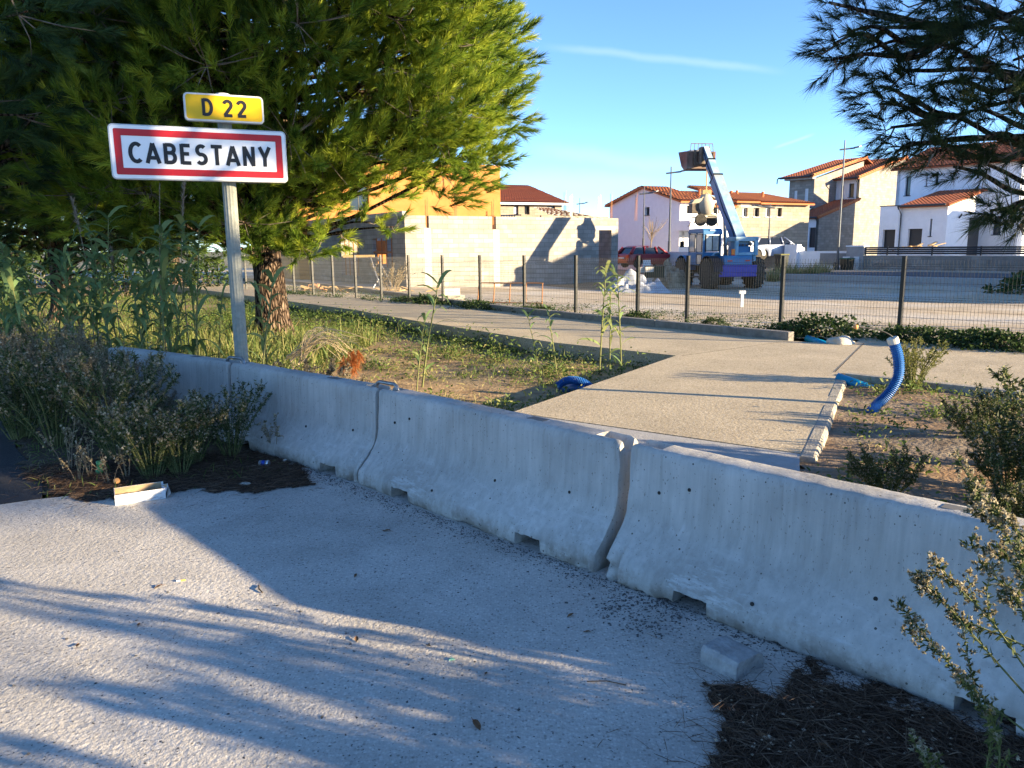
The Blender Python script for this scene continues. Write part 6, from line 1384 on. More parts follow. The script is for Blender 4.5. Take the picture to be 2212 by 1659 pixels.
# ================================================================ weeds, reeds and bushes
m_reed = leafmat('reed_leaf', (.08, .135, .055), (.18, .28, .11), (.42, .42, .15), .45)
m_grass = leafmat('grass_blade', (.045, .085, .02), (.12, .18, .04), (.38, .33, .14), .4)
m_flea = leafmat('fleabane_leaf', (.030, .050, .018), (.07, .10, .03), (.20, .20, .06), .35)
m_dry = leafmat('dry_leaf_tone', (.09, .075, .04), (.19, .155, .085), (.36, .30, .17), .25)
m_puff = leafmat('seed_fluff', (.19, .16, .09), (.36, .31, .20), (.60, .55, .42), .4)
m_ivy = leafmat('creeper_leaf', (.025, .05, .015), (.055, .095, .025), (.14, .17, .05), .3)
m_stalk = mat('green_stalk', (.10, .12, .04), (.20, .20, .08), 12, .8)
m_drystalk = mat('dry_stalk', (.16, .12, .08), (.34, .27, .18), 14, .9)
def blade_tris(P, D_, L_, W_, droop, r, seg=3, flat=None):
    """narrow leaves from P along unit D_, drooping; returns (k*(2seg-1),3,3)"""
    k = len(P); t = np.linspace(0, 1, seg+1); side = flat if flat is not None else unit(np.cross(D_, r.normal(size=(k, 3)))); pts = []
    for x in t:
        p = P+D_*(L_*x)[:, None]; p[:, 2] -= droop*L_*x*x; pts.append(p)
    prof = [.7, 1.0, .75, 0] if seg == 3 else list(np.concatenate([[.55], np.sin(np.linspace(.35, 1, seg-1)*np.pi)**.6, [0]]))
    out = []
    for i in range(seg):
        a, b = pts[i], pts[i+1]; wa, wb = side*(W_*prof[i]/2)[:, None], side*(W_*prof[i+1]/2)[:, None]
        out.append(np.stack([a-wa, a+wa, b+wb], 1))
        if i < seg-1: out.append(np.stack([a-wa, b+wb, b-wb], 1))
    return np.stack(out, 1).reshape(-1, 3, 3), 2*seg-1
def reed(h, nl, seed, lean=.1, tint=.45, wl=.06, ll=.62):
    r = np.random.default_rng(seed); t = thing('giant_reed', '', 'reed'); a = r.uniform(0, 6.28); top = np.array((math.cos(a)*lean*h, math.sin(a)*lean*h, h))
    P = hosepts([(0, 0, -.1), top*.4+np.array((0, 0, .03)), top*.75, top], 14); b = MB(); b.tube(P, np.linspace(.013, .005, 14), 6, False); b.build('stem', m_stalk, t)
    f = np.linspace(.18, 1, nl)+r.uniform(-.02, .02, nl); f = np.clip(f, 0, 1); base = np.stack([np.interp(f*13, range(14), P[:, i]) for i in range(3)], 1)
    az = np.arange(nl)*math.pi+r.normal(0, .5, nl)+a; el = np.radians(r.uniform(35, 70, nl)); d = np.stack([np.cos(az)*np.cos(el), np.sin(az)*np.cos(el), np.sin(el)], 1)
    L_ = ll*(.7+.6*r.random(nl)); flat = unit(np.cross(d, np.array([[0, 0, 1.]])+.3*r.normal(size=(nl, 3))))
    V, k = blade_tris(base, d, L_, np.full(nl, wl)*r.uniform(.7, 1.2, nl), r.uniform(.5, 1.3, nl), r, 6, flat)
    tris('leaves', V, m_reed, t, np.clip(np.repeat(tint+r.normal(0, .18, nl), k), 0, 1)); return t
def puffs(P, R, r, n=7):
    k = len(P); d = unit(r.normal(size=(k, n, 3))); s = unit(np.cross(d, r.normal(size=(k, n, 3)))); c = P[:, None]
    return np.stack([c-s*R*.55, c+s*R*.55, c+d*R*1.3], 2).reshape(-1, 3, 3)
def bush(name, cat, stems, seed, leaf=m_flea, leafL=.035, leafW=.008, perm=95, pf=.0, puffR=.009, tint=.4, branch=5, stalk=m_stalk, curl=.5, sr=.005, pstart=.5, bl=.22):
    """stems = list of polylines (local); each carries side twigs, narrow leaves and pale seed heads towards its tip"""
    r = np.random.default_rng(seed); t = thing(name, '', cat); b = MB(); LP, LD, HP = [], [], []
    def along(P, n, pfrac, lo):
        f = r.uniform(lo, 1, n); p = np.stack([np.interp(f*(len(P)-1), range(len(P)), P[:, i]) for i in range(3)], 1); tg = unit(np.gradient(P, axis=0)); d = np.stack([np.interp(f*(len(P)-1), range(len(P)), tg[:, i]) for i in range(3)], 1)
        d = unit(d*.6+unit(r.normal(size=(n, 3)))*.9); m_ = (f > pstart) & (r.random(n) < pfrac); LP.append(p[~m_]); LD.append(d[~m_]); HP.append(p[m_]+d[m_]*.022)
    for st in stems:
        P = hosepts(st, 12); L_ = np.linalg.norm(np.diff(P, axis=0), axis=1).sum(); b.tube(P, np.linspace(sr, sr*.35, 12), 5, False); along(P, int(perm*L_), pf, .15)
        for _ in range(branch):
            f = r.uniform(.3, .92); o = np.array([np.interp(f*11, range(12), P[:, i]) for i in range(3)]); tg = P[-1]-P[0]; d = unit(tg/np.linalg.norm(tg)*.8+unit(r.normal(size=3))*.75); l2 = bl*L_*(1.2-f)*r.uniform(.6, 1.5)
            Q = hosepts([o, o+d*l2*.5, o+d*l2+np.array((0, 0, .2*l2))], 6); b.tube(Q, np.linspace(sr*.5, sr*.25, 6), 4, False); along(Q, int(perm*l2*1.2), pf*1.2, .1)
    b.build('stems', stalk, t); LP, LD = np.concatenate(LP), np.concatenate(LD); n = len(LP)
    if n:
        V, k = blade_tris(LP, LD, leafL*r.uniform(.6, 1.3, n), np.full(n, leafW)*r.uniform(.7, 1.3, n), r.uniform(-.2, curl, n), r, 3); tris('leaves', V, leaf, t, np.clip(np.repeat(tint+r.normal(0, .2, n), k), 0, 1))
    HP = np.concatenate(HP)
    if len(HP): V = puffs(HP, puffR, r, 9); tris('seed_heads', V, m_puff, t, np.clip(np.repeat(.5+r.normal(0, .25, len(HP)), 9), 0, 1))
    return t
def fan(n, h, spread, r, lean=(0, 0), zb=-.05):
    o = []
    for _ in range(n):
        a = r.uniform(0, 6.28); q = spread*math.sqrt(r.random()); hh = h*r.uniform(.6, 1.05); bx = np.array((math.cos(a), math.sin(a)))
        o.append([(*(bx*.12*q), zb), (*(bx*.45*q+np.array(lean)*.3), hh*.45), (*(bx*.85*q+np.array(lean)*.8), hh*.85), (*(bx*1.0*q+np.array(lean)), hh)])
    return o
def place(o, loc, label, rz=0, sc=1., group=None):
    o.location = loc; o.rotation_euler = (0, 0, rz); o.scale = (sc, sc, sc); tag(o, label, None, group); return o
rv = np.random.default_rng(5)
# ---- giant reeds: four built, the rest copied
protos = [reed(1.75, 20, 1, .16), reed(2.05, 23, 2, .10), reed(1.45, 18, 3, .22), reed(1.15, 12, 4, .2, .5, .045, .5)]
THK = 'green giant reed in the thicket left of the town sign post'
k = 0
for px, py, Y in [(25, 0, 9.2), (60, 0, 8.7), (95, 0, 9.6), (120, 0, 8.4), (45, 0, 10.4), (150, 0, 9.0), (190, 0, 9.4), (215, 0, 8.6), (230, 0, 10.2), (80, 0, 11.2), (260, 0, 9.0), (285, 0, 9.7), (310, 0, 8.5), (335, 0, 9.2), (352, 0, 8.8), (372, 0, 9.5), (395, 0, 8.9), (5, 0, 8.3), (-25, 0, 9.1), (-60, 0, 8.5), (170, 0, 10.8), (360, 0, 10.5), (425, 0, 9.4), (20, 0, 7.9), (250, 0, 8.2), (130, 0, 10.0), (320, 0, 10.0), (10, 0, 8.8), (35, 0, 8.2), (70, 0, 8.1), (110, 0, 9.3), (140, 0, 8.3), (165, 0, 8.6), (200, 0, 9.0), (240, 0, 9.4), (295, 0, 8.9), (300, 0, 10.3), (340, 0, 8.2), (365, 0, 8.5), (385, 0, 9.8), (410, 0, 8.7), (90, 0, 8.9), (55, 0, 9.5), (-10, 0, 8.6), (-35, 0, 8.1)]:
    p = D(px, 700, Y); loc = (p.x, p.y, zfield(p.x, p.y)-.02); i = k % 3
    sc = rv.uniform(.72, 1.0)
    o = place(protos[i], loc, THK, rv.uniform(0, 6.28), sc, 'reed thicket left of the town sign') if k < 3 else copy_tree(protos[i], loc, rv.uniform(0, 6.28), THK, sc, 'reed thicket left of the town sign')
    k += 1
# unseen reeds added on the right to streak the apron with shadows
for i in range(52):
    x = rv.uniform(5.2, 9.2); q = rv.uniform(-.6, 2.5); y = (q-.342*x)/.94
    copy_tree(protos[i % 3], (x, y, -.05), rv.uniform(0, 6.28), 'green giant reed outside the frame, right of the apron', rv.uniform(.7, 1.1), 'reeds right of the apron')
for i in range(22):
    x = rv.uniform(3.1, 4.6); q = rv.uniform(-.2, 2.38); y = (q-.342*x)/.94
    copy_tree(protos[i % 3], (x, y, -.05), rv.uniform(0, 6.28), 'green giant reed outside the frame, right of the apron', rv.uniform(.42, .6), 'reeds right of the apron')
first = True
for px, Y, sc, lab in [(548, 8.4, .95, 'young reed just right of the town sign post'), (575, 9.2, .85, 'young reed between the sign post and the pine trunk'), (460, 9.6, .8, 'short reed close left of the town sign post'),
        (905, 9.6, .92, 'tall single reed in the middle of the weedy bed'), (893, 9.2, .62, 'short reed at the foot of the single reed in the weedy bed'), (1205, 10.2, .62, 'short reed in the bed, left of the blue pipe end'), (1165, 10.8, .55, 'smallest reed in the bed near the path edge')]:
    p = D(px, 700, Y); loc = (p.x, p.y, zfield(p.x, p.y)-.02)
    if first: place(protos[3], loc, lab, 1.2, sc*1.2); first = False
    else: copy_tree(protos[3], loc, rv.uniform(0, 6.28), lab, sc*1.25)
pr5 = reed(1.45, 17, 9, .06, .62, .05, .5)
place(pr5, (*D(1295, 700, 10.6).xy, -.22), 'tallest reed by the corner of the branch path, leaves yellowing', .3, 1.02)
copy_tree(pr5, (*D(1318, 700, 10.4).xy, -.22), 2.2, 'drooping yellow green reed in the middle of the corner clump', .8); copy_tree(pr5, (*D(1345, 700, 10.7).xy, -.22), 3.9, 'right hand reed of the corner clump leaning over the path', .95)
# pale flowering stalks of the reeds
m_plume = leafmat('reed_plume', (.16, .12, .09), (.30, .24, .18), (.42, .36, .28), .3)
for i, (x0, y0, x1, y1, Y, lab) in enumerate([(185, 560, 155, 432, 9.3, 'tall dry reed plume leaning left before the dark pine'), (346, 620, 345, 398, 9.2, 'thin straight dry reed stalk under the left half of the sign'), (392, 560, 398, 400, 9.4, 'thin dry reed plume under the middle of the sign'), (250, 640, 240, 540, 9.5, 'short dry reed plume in the thicket')]):
    a, c = D(x0, y0, Y), D(x1, y1, Y); root = Vector((a.x, a.y, zfield(a.x, a.y))); t = thing('reed_plume', lab, 'dry reed', root)
    P = hosepts([(0, 0, -.05), tuple((a-root)*.6), tuple(a-root), tuple(c-root)], 20); b = MB(); b.tube(P, np.linspace(.008, .003, 20), 5, False); b.build('stalk', m_drystalk, t)
    n = 150; f = rv.uniform(.80, 1, n); pp = np.stack([np.interp(f*19, range(20), P[:, q]) for q in range(3)], 1); d = unit(np.array([[0, 0, 1.]])*1.3+rv.normal(size=(n, 3))*.35)
    V, kk = blade_tris(pp, d, np.full(n, .07 if i != 1 else .02), np.full(n, .007), np.zeros(n), rv); tris('plume', V, m_plume, t, np.repeat(rv.random(n), kk))
# ---- grass and low weeds of the bed: uncountable
def scatter(n, fn_density, x0, x1, y0, y1):
    out = []
    while sum(len(o) for o in out) < n:
        p = np.stack([rv.uniform(x0, x1, 4000), rv.uniform(y0, y1, 4000)], 1); w = np.array([fn_density(*q) for q in p]); out.append(p[rv.random(4000) < w])
    return np.concatenate(out)[:n]
def edge_near(x, y):
    """left of the path and of its branch"""
    xs_ = [v[0] for v in near_l[::-1]]; ys_ = [v[1] for v in near_l[::-1]]
    if x < 2.33 and y > np.interp(x, xs_, ys_)-.1: return False
    if x > -.1 and x > 2.33-(10.79-y)*.64-.1: return False
    return (x+1.03)*.7+(y-4.93)*.714 > .62
def dens_lush(x, y):
    if not edge_near(x, y): return 0
    yl = np.interp(x, [v[0] for v in near_l[::-1]], [v[1] for v in near_l[::-1]]); d = yl-y
    v = .9*math.exp(-max(0, d-.2)/(.7 if x > -2.6 else 1.6)) if x < .2 else .35*math.exp(-max(0, d-.1)/.5)
    if x < -3.2: v = max(v, .55)
    return v*(.45+.75*(mn.noise(Vector((x*.9, y*.9, 2)))+.5))
def dens_thin(x, y):
    if not edge_near(x, y): return 0
    n = mn.noise(Vector((x*.8, y*.8, 7)))*.9+mn.noise(Vector((x*2.6, y*2.6, 3)))*.5
    return max(.02, min(1, .1+n*1.2))
def blades(name, label, P, h, w, tint, droop, m, z=zfield, spread=.5):
    n = len(P); B = np.column_stack([P, [z(*q)-.01 for q in P]]); d = unit(np.column_stack([rv.normal(0, spread, n), rv.normal(0, spread, n), np.ones(n)]))
    V, k = blade_tris(B, d, h*rv.uniform(.5, 1.3, n), w*rv.uniform(.6, 1.3, n), rv.uniform(.1, droop, n), rv, 3)
    o = tris(name, V, m, None, np.clip(np.repeat(tint+rv.normal(0, .2, n), k), 0, 1)); o['kind'] = 'stuff'; return tag(o, label, 'grass')
blades('grass', 'lush green grass along the edge of the footpath and under the pines', scatter(26000, dens_lush, -22, 2.3, 6, 30), .26, .012, .42, .9, m_grass, spread=.45)
blades('tall_grass', 'tall yellow green grass behind the reed thicket', scatter(15000, lambda x, y: edge_near(x, y)*(x < -2.3)*(y < 15)*(.4+mn.noise(Vector((x, y, 4)))), -13, -2.6, 6.8, 15), .5, .014, .62, .8, m_grass, spread=.3)
blades('dry_grass', 'thin dry grass scattered over the bare soil of the bed', scatter(9000, dens_thin, -6, 2.3, 5.9, 17), .16, .007, .85, .8, m_grass, spread=.7)
def weeds(name, label, P, h, leaf, tint, m, z, per=14, rr=.09, up=.6):
    n = len(P); c = np.repeat(np.column_stack([P, [z(*q) for q in P]]), per, 0); k = n*per; u = rv.normal(0, 1, (k, 3))*np.array([rr, rr, 0]); u[:, 2] = np.abs(rv.normal(0, h, k)); hh = np.repeat(rv.uniform(.4, 1.3, n), per)[:, None]
    p = c+u*hh; d = unit(u*np.array([6, 6, 0])+rv.normal(0, .5, (k, 3))+np.array([0, 0, up])); V, q = blade_tris(p, d, leaf*rv.uniform(.6, 1.4, k), leaf*.42*rv.uniform(.6, 1.3, k), rv.uniform(0, .6, k), rv, 3)
    o = tris(name, V, m, None, np.clip(np.repeat(np.repeat(tint+rv.normal(0, .15, n), per)+rv.normal(0, .12, k), q), 0, 1)); o['kind'] = 'stuff'; return tag(o, label, 'weeds')
weeds('ground_weeds', 'low leafy weeds over the soil of the bed behind the barriers', scatter(480, dens_thin, -6, 2.3, 5.9, 16), .10, .05, .45, m_grass, zfield, 16, .10)
weeds('clover_weeds', 'dense dark green weeds along the near edge of the footpath', scatter(1000, dens_lush, -8, 2.3, 6, 24), .13, .06, .3, m_grass, zfield, 16, .12)
def dens_bed(x, y):
    if not ((y < 5.45+1.98*(x-2.17)-.4) and (x*.71+y*.70 > 3.0) and y < 12.7-x): return 0
    return min(1, max(0, .12+mn.noise(Vector((x*1.3, y*1.3, 5)))*1.2))
weeds('bed_weeds', 'low green weeds in the soil right of the branch path', scatter(420, dens_bed, 2.0, 7, 2, 8.8), .07, .045, .4, m_grass, zbed, 14, .08)
blades('dry_bed_grass', 'dry grass and pine straw over the soil right of the branch path', scatter(5000, lambda x, y: (dens_bed(x, y) > 0)*.8, 2.0, 7, 2, 8.8), .09, .005, .9, 1.0, m_dry, zbed, 1.3)
def dens_verge(x, y): return float(inside((x, y), verge_poly))*.9
blades('verge_grass', 'straggly grass at the foot of the bushes left of the barriers', scatter(1500, dens_verge, -5.4, -1.2, 4.4, 8), .14, .006, .55, .9, m_grass, lambda x, y: -.02, .7)
def dens_strip(x, y):
    v = (x-F0.x)*FN.x+(y-F0.y)*FN.y; return float(-.62 < v < 1.6)*(.25+.75*(v < .1))*max(0, min(1, .4+mn.noise(Vector((x*.9, y*.9, 1)))))
weeds('strip_weeds', 'low weeds along the planting strip under the fence', scatter(900, dens_strip, -9, 11, 8, 34), .06, .05, .35, m_ivy, lambda x, y: zsite(x, y)+.02, 12, .12)
# ---- fleabane bushes at the left, in front of the far barriers
LB = 'bushes on the verge left of the barriers'
def fb(seed, n, h, spread, **k):
    r = np.random.default_rng(seed); return bush('fleabane_bush', 'bush', fan(n, h, spread, r, (r.normal(0, .06), r.normal(0, .06))), seed, **k)
g1 = fb(1, 34, .62, .42, pf=.30, puffR=.011, tint=.38, perm=120); g2 = fb(2, 30, .72, .5, pf=.22, puffR=.010, tint=.32, perm=120); d1 = fb(3, 40, .78, .55, leaf=m_dry, stalk=m_drystalk, pf=.28, tint=.45, perm=80, branch=8, bl=.32)
P_ = lambda px, py, z=0: tuple(G(px, py, z))
place(g1, P_(330, 1030), 'green fleabane bush with pale seed heads right above the cardboard box', .4, .88)
copy_tree(g1, P_(420, 1000), 2.1, 'fleabane bush with dense pale seed heads left of the drinks can', .72)
copy_tree(g2, P_(500, 985), 1.1, 'dark fleabane bush against the far barrier beside the drinks can', .72)
place(g2, P_(255, 985), 'dark green fleabane bush behind the green plastic cup', 2.8, 1.0)
copy_tree(g2, P_(120, 960), 4.0, 'broad dark fleabane bush at the edge of the asphalt road', 1.05)
copy_tree(g1, P_(45, 945), 5.1, 'fleabane bush at the left edge of the photo beside the asphalt', 1.1)
place(d1, P_(225, 935), 'tall brown dried bush hiding the end of the far barrier', .2, .9)
copy_tree(d1, P_(330, 925), 1.9, 'grey brown dried bush before the pale face of the far barrier', .38)
copy_tree(d1, P_(180, 915), 2.6, 'dried bush between the hidden barrier end and the asphalt road', .75)
copy_tree(d1, P_(120, 890), 3.3, 'dried bush left of the barriers, at the foot of the reeds', 1.0)
copy_tree(d1, P_(30, 880), 4.4, 'dried bush behind the fleabane at the left edge of the photo', 1.0)
copy_tree(g1, P_(200, 880), 3.0, 'fleabane bush between the dried bushes and the reeds', .95)
copy_tree(d1, P_(440, 950), 5.2, 'thin dried bush standing close before the second barrier', .45)
copy_tree(g2, P_(390, 1025), 5.6, 'low dark fleabane bush at the edge of the pine litter', .6)
# small dry herbs at the verge edge
dh = bush('dry_herb', 'herb', fan(5, .32, .14, np.random.default_rng(8)), 8, leaf=m_dry, stalk=m_drystalk, perm=60, pf=.3, branch=6, tint=.7, leafL=.02, sr=.003)
place(dh, P_(195, 1030), 'small dry branching herb left of the green plastic cup', 0, 1.0)
for px, py, sc, lab in [(150, 1015, 1.2, 'dry herb at the edge of the asphalt road'), (170, 1040, .7, 'tiny dry herb above the left end of the cardboard box'), (238, 1045, .75, 'dry herb with a small yellow flower beside the fruit peel'), (275, 1035, .9, 'pale dry herb directly behind the cardboard box'), (595, 985, 1.0, 'broken dry stems at the foot of the second barrier')]: copy_tree(dh, P_(px, py), rv.uniform(0, 6), lab, sc)
# dried shrubs behind the barriers
ds = bush('dried_shrub', 'shrub', fan(26, .42, .38, np.random.default_rng(12)), 12, leaf=m_dry, stalk=m_drystalk, perm=120, pf=.25, branch=6, tint=.55, leafL=.028, leafW=.012)
z_ = lambda px, Y: (D(px, 700, Y).x, Y, zfield(D(px, 700, Y).x, Y))
place(ds, z_(655, 7.6), 'brown dried shrub behind the second barrier, left of the red needles', 0, 1.2)
for px, Y, sc, lab in [(715, 7.4, .95, 'dried shrub behind the second barrier, right of the red needles'), (600, 7.4, .8, 'small dried shrub right of the sign post foot'), (845, 7.4, .6, 'low dried shrub behind the coupling loop of the barriers'), (795, 7.0, .55, 'small dried shrub close behind the second barrier'), (950, 7.6, .5, 'lowest dried shrub in the bed before the single reed')]: copy_tree(ds, z_(px, Y), rv.uniform(0, 6), lab, sc)
# dead pine bough with red needles
t = thing('dead_bough', 'pale dead pine bough arching over the soil with a tuft of red brown needles', 'dead branch', (*D(640, 700, 9.0).xy, -.15))
b = MB(); o0 = Vector(t.location); rr = np.random.default_rng(3)
for i in range(26):
    a = np.array(D(rr.uniform(615, 660), rr.uniform(765, 790), 9.0)-o0); m_ = np.array(D(rr.uniform(660, 720), rr.uniform(700, 745), 9.1+rr.normal(0, .15))-o0); e = np.array(D(rr.uniform(720, 800), rr.uniform(705, 800), 9.2+rr.normal(0, .25))-o0); b.tube(hosepts([a, m_, e], 10), np.linspace(.012 if i < 5 else .006, .002, 10), 4, False)
b.build('branches', mat('bleached_wood', (.40, .31, .18), (.52, .42, .26), 12, .9), t)
n = 16; pp = np.array([np.array(D(rr.uniform(735, 775), rr.uniform(750, 785), 8.9)-o0) for _ in range(n)]); V, T2 = needles(pp, unit(np.array([[.2, -.3, -1.]])+rr.normal(0, .3, (n, 3))), np.full(n, .5), rr, 50, .12, .13, .005); tris('red_needles', V, leafmat('red_needle', (.25, .07, .02), (.40, .14, .04), (.5, .22, .08)), t, T2)
# ---- right of the branch path
fr = fb(21, 42, .66, .46, pf=.18, puffR=.009, tint=.33, perm=150, leafW=.011)
place(fr, (3.55, 4.55, -.05), 'tall dark fleabane bush behind the nearest barrier at the right edge', .5, 1.1)
for x, y, sc, lab in [(3.05, 4.5, .8, 'fleabane bush behind the nearest barrier, left of the tall one'), (4.05, 6.25, .6, 'dark fleabane bush in the soil at the right edge of the photo'), (2.6, 3.85, .6, 'low green bush close behind the nearest barrier'), (3.75, 6.1, .45, 'low bush in the soil between the blue sleeve and the fleabane'), (2.35, 4.6, .5, 'small green bush behind the nearest barrier, next to the kerb end'), (2.95, 3.55, .7, 'fleabane bush against the back of the nearest barrier'), (3.55, 5.35, .5, 'fleabane bush in the soil behind the tall one')]: copy_tree(fr, (x, y, -.05), rv.uniform(0, 6), lab, sc)
for i in range(20):                      # unseen bushes added to shade the right half of the apron
    x = rv.uniform(2.9, 4.3); q = rv.uniform(-.3, 2.28); y = (q-.342*x)/.94; copy_tree(fr, (x, y, -.05), rv.uniform(0, 6), 'fleabane bush outside the frame, right of the apron', rv.uniform(1.0, 1.4), 'bushes right of the apron')
yb_ = bush('yellow_bush', 'bush', fan(30, .5, .34, np.random.default_rng(30)), 30, perm=150, pf=.06, tint=.95, branch=5, leafL=.03, leafW=.008)
place(yb_, P_(1972, 838, -.03), 'small sunlit yellow bush behind the blue corrugated sleeve', 0, 1.0)
# ---- front right plant: long leaning fleabane stems, tips in the sun
base = Vector((1.80, 2.08, 0.0))
def st(pts): return [tuple(Vector(D(x, y, Y))-base) for x, y, Y in pts]
s_dark = [st([(2215, 1580, 2.12), (2120, 1505, 2.1), (2020, 1400, 2.1), (1940, 1300, 2.1)]), st([(2215, 1500, 2.12), (2100, 1370, 2.15), (2030, 1290, 2.18), (1978, 1242, 2.2)]), st([(2240, 1480, 2.1), (2140, 1340, 2.15), (2060, 1260, 2.2), (2014, 1205, 2.22)]), st([(2260, 1420, 2.1), (2180, 1380, 2.15), (2080, 1340, 2.2), (2060, 1330, 2.2)]), st([(2240, 1340, 2.1), (2200, 1230, 2.1), (2150, 1195, 2.1), (2085, 1175, 2.1)])]
s_lit = [st([(2260, 1330, 2.05), (2200, 1200, 2.05), (2150, 1120, 2.06), (2110, 1060, 2.08), (2065, 985, 2.1)]), st([(2270, 1300, 2.0), (2215, 1180, 2.0), (2185, 1130, 2.0), (2130, 1090, 2.02)]), st([(2260, 1450, 2.0), (2215, 1330, 2.0), (2180, 1280, 2.0), (2118, 1215, 2.0)]), st([(2250, 1420, 1.95), (2225, 1300, 1.95), (2205, 1230, 1.95), (2200, 1150, 1.95)])]
fp = bush('fleabane_plant', 'plant', s_dark+s_lit, 41, perm=430, pf=.34, puffR=.0075, tint=.42, branch=4, leafL=.022, leafW=.006, sr=.0035, bl=.22, pstart=.35)
place(fp, base, 'fleabane with long stems leaning across the face of the nearest barrier', 0, 1)
base = Vector((1.5, 1.9, 0.0))
fp2 = bush('fleabane_plant', 'plant', [st([(2120, 1700, 1.95), (2140, 1600, 1.95), (2120, 1520, 1.98), (2075, 1465, 2.0)]), st([(2150, 1720, 1.9), (2160, 1640, 1.9), (2150, 1580, 1.9), (2135, 1530, 1.9)])], 42, perm=300, pf=.16, puffR=.007, tint=.75, branch=3, leafL=.024, leafW=.007, sr=.003)
place(fp2, base, 'small yellow green fleabane shoot at the bottom edge, right one of two', 0, 1)
base = Vector((1.15, 1.85, 0.0))
fp3 = bush('fleabane_plant', 'plant', [st([(2040, 1720, 1.9), (2010, 1660, 1.9), (1985, 1620, 1.9), (1968, 1588, 1.9)]), st([(2050, 1720, 1.9), (2030, 1680, 1.9), (2010, 1650, 1.9), (2005, 1625, 1.9)])], 43, perm=320, pf=.3, puffR=.007, tint=.8, branch=3, leafL=.02, leafW=.006, sr=.003)
place(fp3, base, 'small sunlit fleabane shoot at the bottom edge, left one of two', 0, 1)
# ---- creepers under the fence
def clump(seed, rx, ry, h, n, leaf, tint, m=m_ivy):
    r = np.random.default_rng(seed); t = thing('creeper', '', 'creeper'); g = unit(r.normal(size=(n, 3))); g[:, 2] = np.abs(g[:, 2]); q = .5+.5*r.random(n)**.5; bump = np.array([1+.5*mn.noise(Vector(v*2.2)+Vector((seed, 0, 0))) for v in g])
    p = g*(q*bump)[:, None]*np.array([rx, ry, h]); d = unit(g+r.normal(0, .6, (n, 3))); V, k = blade_tris(p, d, leaf*r.uniform(.6, 1.3, n), leaf*.6*r.uniform(.7, 1.2, n), r.uniform(0, .5, n), r, 3); tris('leaves', V, m, t, np.clip(np.repeat(tint+r.normal(0, .2, n), k), 0, 1))
    b = MB()
    for i in range(14): v = p[i*7]; b.tube([(0, 0, -.05), tuple(v*.5+np.array((0, 0, .04))), tuple(v)], [.008, .006, .003], 4, False)
    b.build('stems', m_drystalk, t); return t
c1 = clump(1, .7, .4, .32, 900, .07, .35); c2 = clump(2, .9, .45, .24, 1000, .06, .3); CR = 'creepers under the wire fence'
fz_ = lambda px, off=-.25: (lambda s_: (F0+FD*s_+FN*off))(onplane(px, 560, F0, FD)[0])
k = 0
for px, off, pr, sc, lab in [(2150, -.2, c2, 1.0, 'dark creeper under the fence at the right edge'), (2050, -.25, c2, .95, 'dark creeper right of the rightmost visible fence post'), (1975, -.15, c1, .7, 'creeper at the foot of the rightmost visible fence post'), (2190, -.1, c1, .8, 'leafy creeper climbing the fence at the right edge'), (1800, -.3, c1, 1.05, 'bushy creeper above the turquoise pipe end'), (1740, -.3, c2, .7, 'dark creeper beside the end of the low kerb'), (1545, .05, c1, .42, 'small leafy weed clump under the fence, right of centre'), (1200, -.42, c1, .62, 'creeper hanging over the low kerb in the middle of the fence'), (1150, -.1, c2, .5, 'flat creeper behind the low kerb near the metal frame'), (1050, -.3, c2, .8, 'dark creeper sprawling over the low kerb by the concrete blocks'), (925, -.1, c1, .75, 'green creeper under the fence left of the concrete blocks'), (880, -.05, c2, .6, 'creeper under the fence before the corner of the block shell'), (1390, -.15, c1, .55, 'creeper under the fence behind the tall reeds'), (2110, .15, c1, .55, 'pale leafy shoot by the fence near the right edge')]:
    p = fz_(px, off); loc = (p.x, p.y, .0)
    if pr in (c1, c2) and not pr.get('label'): place(pr, loc, lab, math.atan2(FD.y, FD.x), sc, CR)
    else: copy_tree(pr, loc, math.atan2(FD.y, FD.x)+rv.normal(0, .2), lab, sc, CR)
# dry bush before the shaded wall, tall dry grasses by the telehandler, garden shrub, bare sapling
db = bush('dried_shrub', 'shrub', fan(22, 1.1, .8, np.random.default_rng(50)), 50, leaf=m_dry, stalk=m_drystalk, perm=30, branch=8, pf=.1, tint=.5, leafL=.05, leafW=.02, puffR=.02, sr=.01)
place(db, (*D(845, 600, 27).xy, -.1), 'brown dried shrub in front of the shaded corner of the block shell')
def tuft(seed, n, h, m, tint):
    r = np.random.default_rng(seed); t = thing('grass_tuft', '', 'grass tuft'); P = np.column_stack([r.normal(0, .18, n), r.normal(0, .18, n), np.full(n, -.05)]); d = unit(np.column_stack([r.normal(0, .35, n), r.normal(0, .35, n), np.ones(n)])); V, k = blade_tris(P, d, h*r.uniform(.5, 1.1, n), np.full(n, .022), r.uniform(.1, .5, n), r, 3); tris('blades', V, m, t, np.clip(np.repeat(tint+r.normal(0, .2, n), k), 0, 1)); return t
tf = tuft(1, 260, 1.15, m_grass, .85)
for i, (px, Y, sc, lab) in enumerate([(1672, 37, .9, 'dry grass tuft just right of the telehandler wheel'), (1692, 38, 1.1, 'tall dry grass tuft before the grey garden wall'), (1715, 38.5, 1.0, 'dry grass tuft left of the white garden wall end'), (1735, 39, .8, 'low dry grass tuft in the middle of the row right of the telehandler'), (1755, 39, 1.05, 'dry grass tuft with pale plumes left of the tall street lamp'), (1780, 40, .9, 'dry grass tuft at the foot of the tall street lamp')]):
    p = D(px, 590, Y); loc = (p.x, p.y, zsite(p.x, p.y)-.02)
    place(tf, loc, lab, 0, sc, 'dry grass tufts by the street kerb') if i == 0 else copy_tree(tf, loc, rv.uniform(0, 6), lab, sc, 'dry grass tufts by the street kerb')
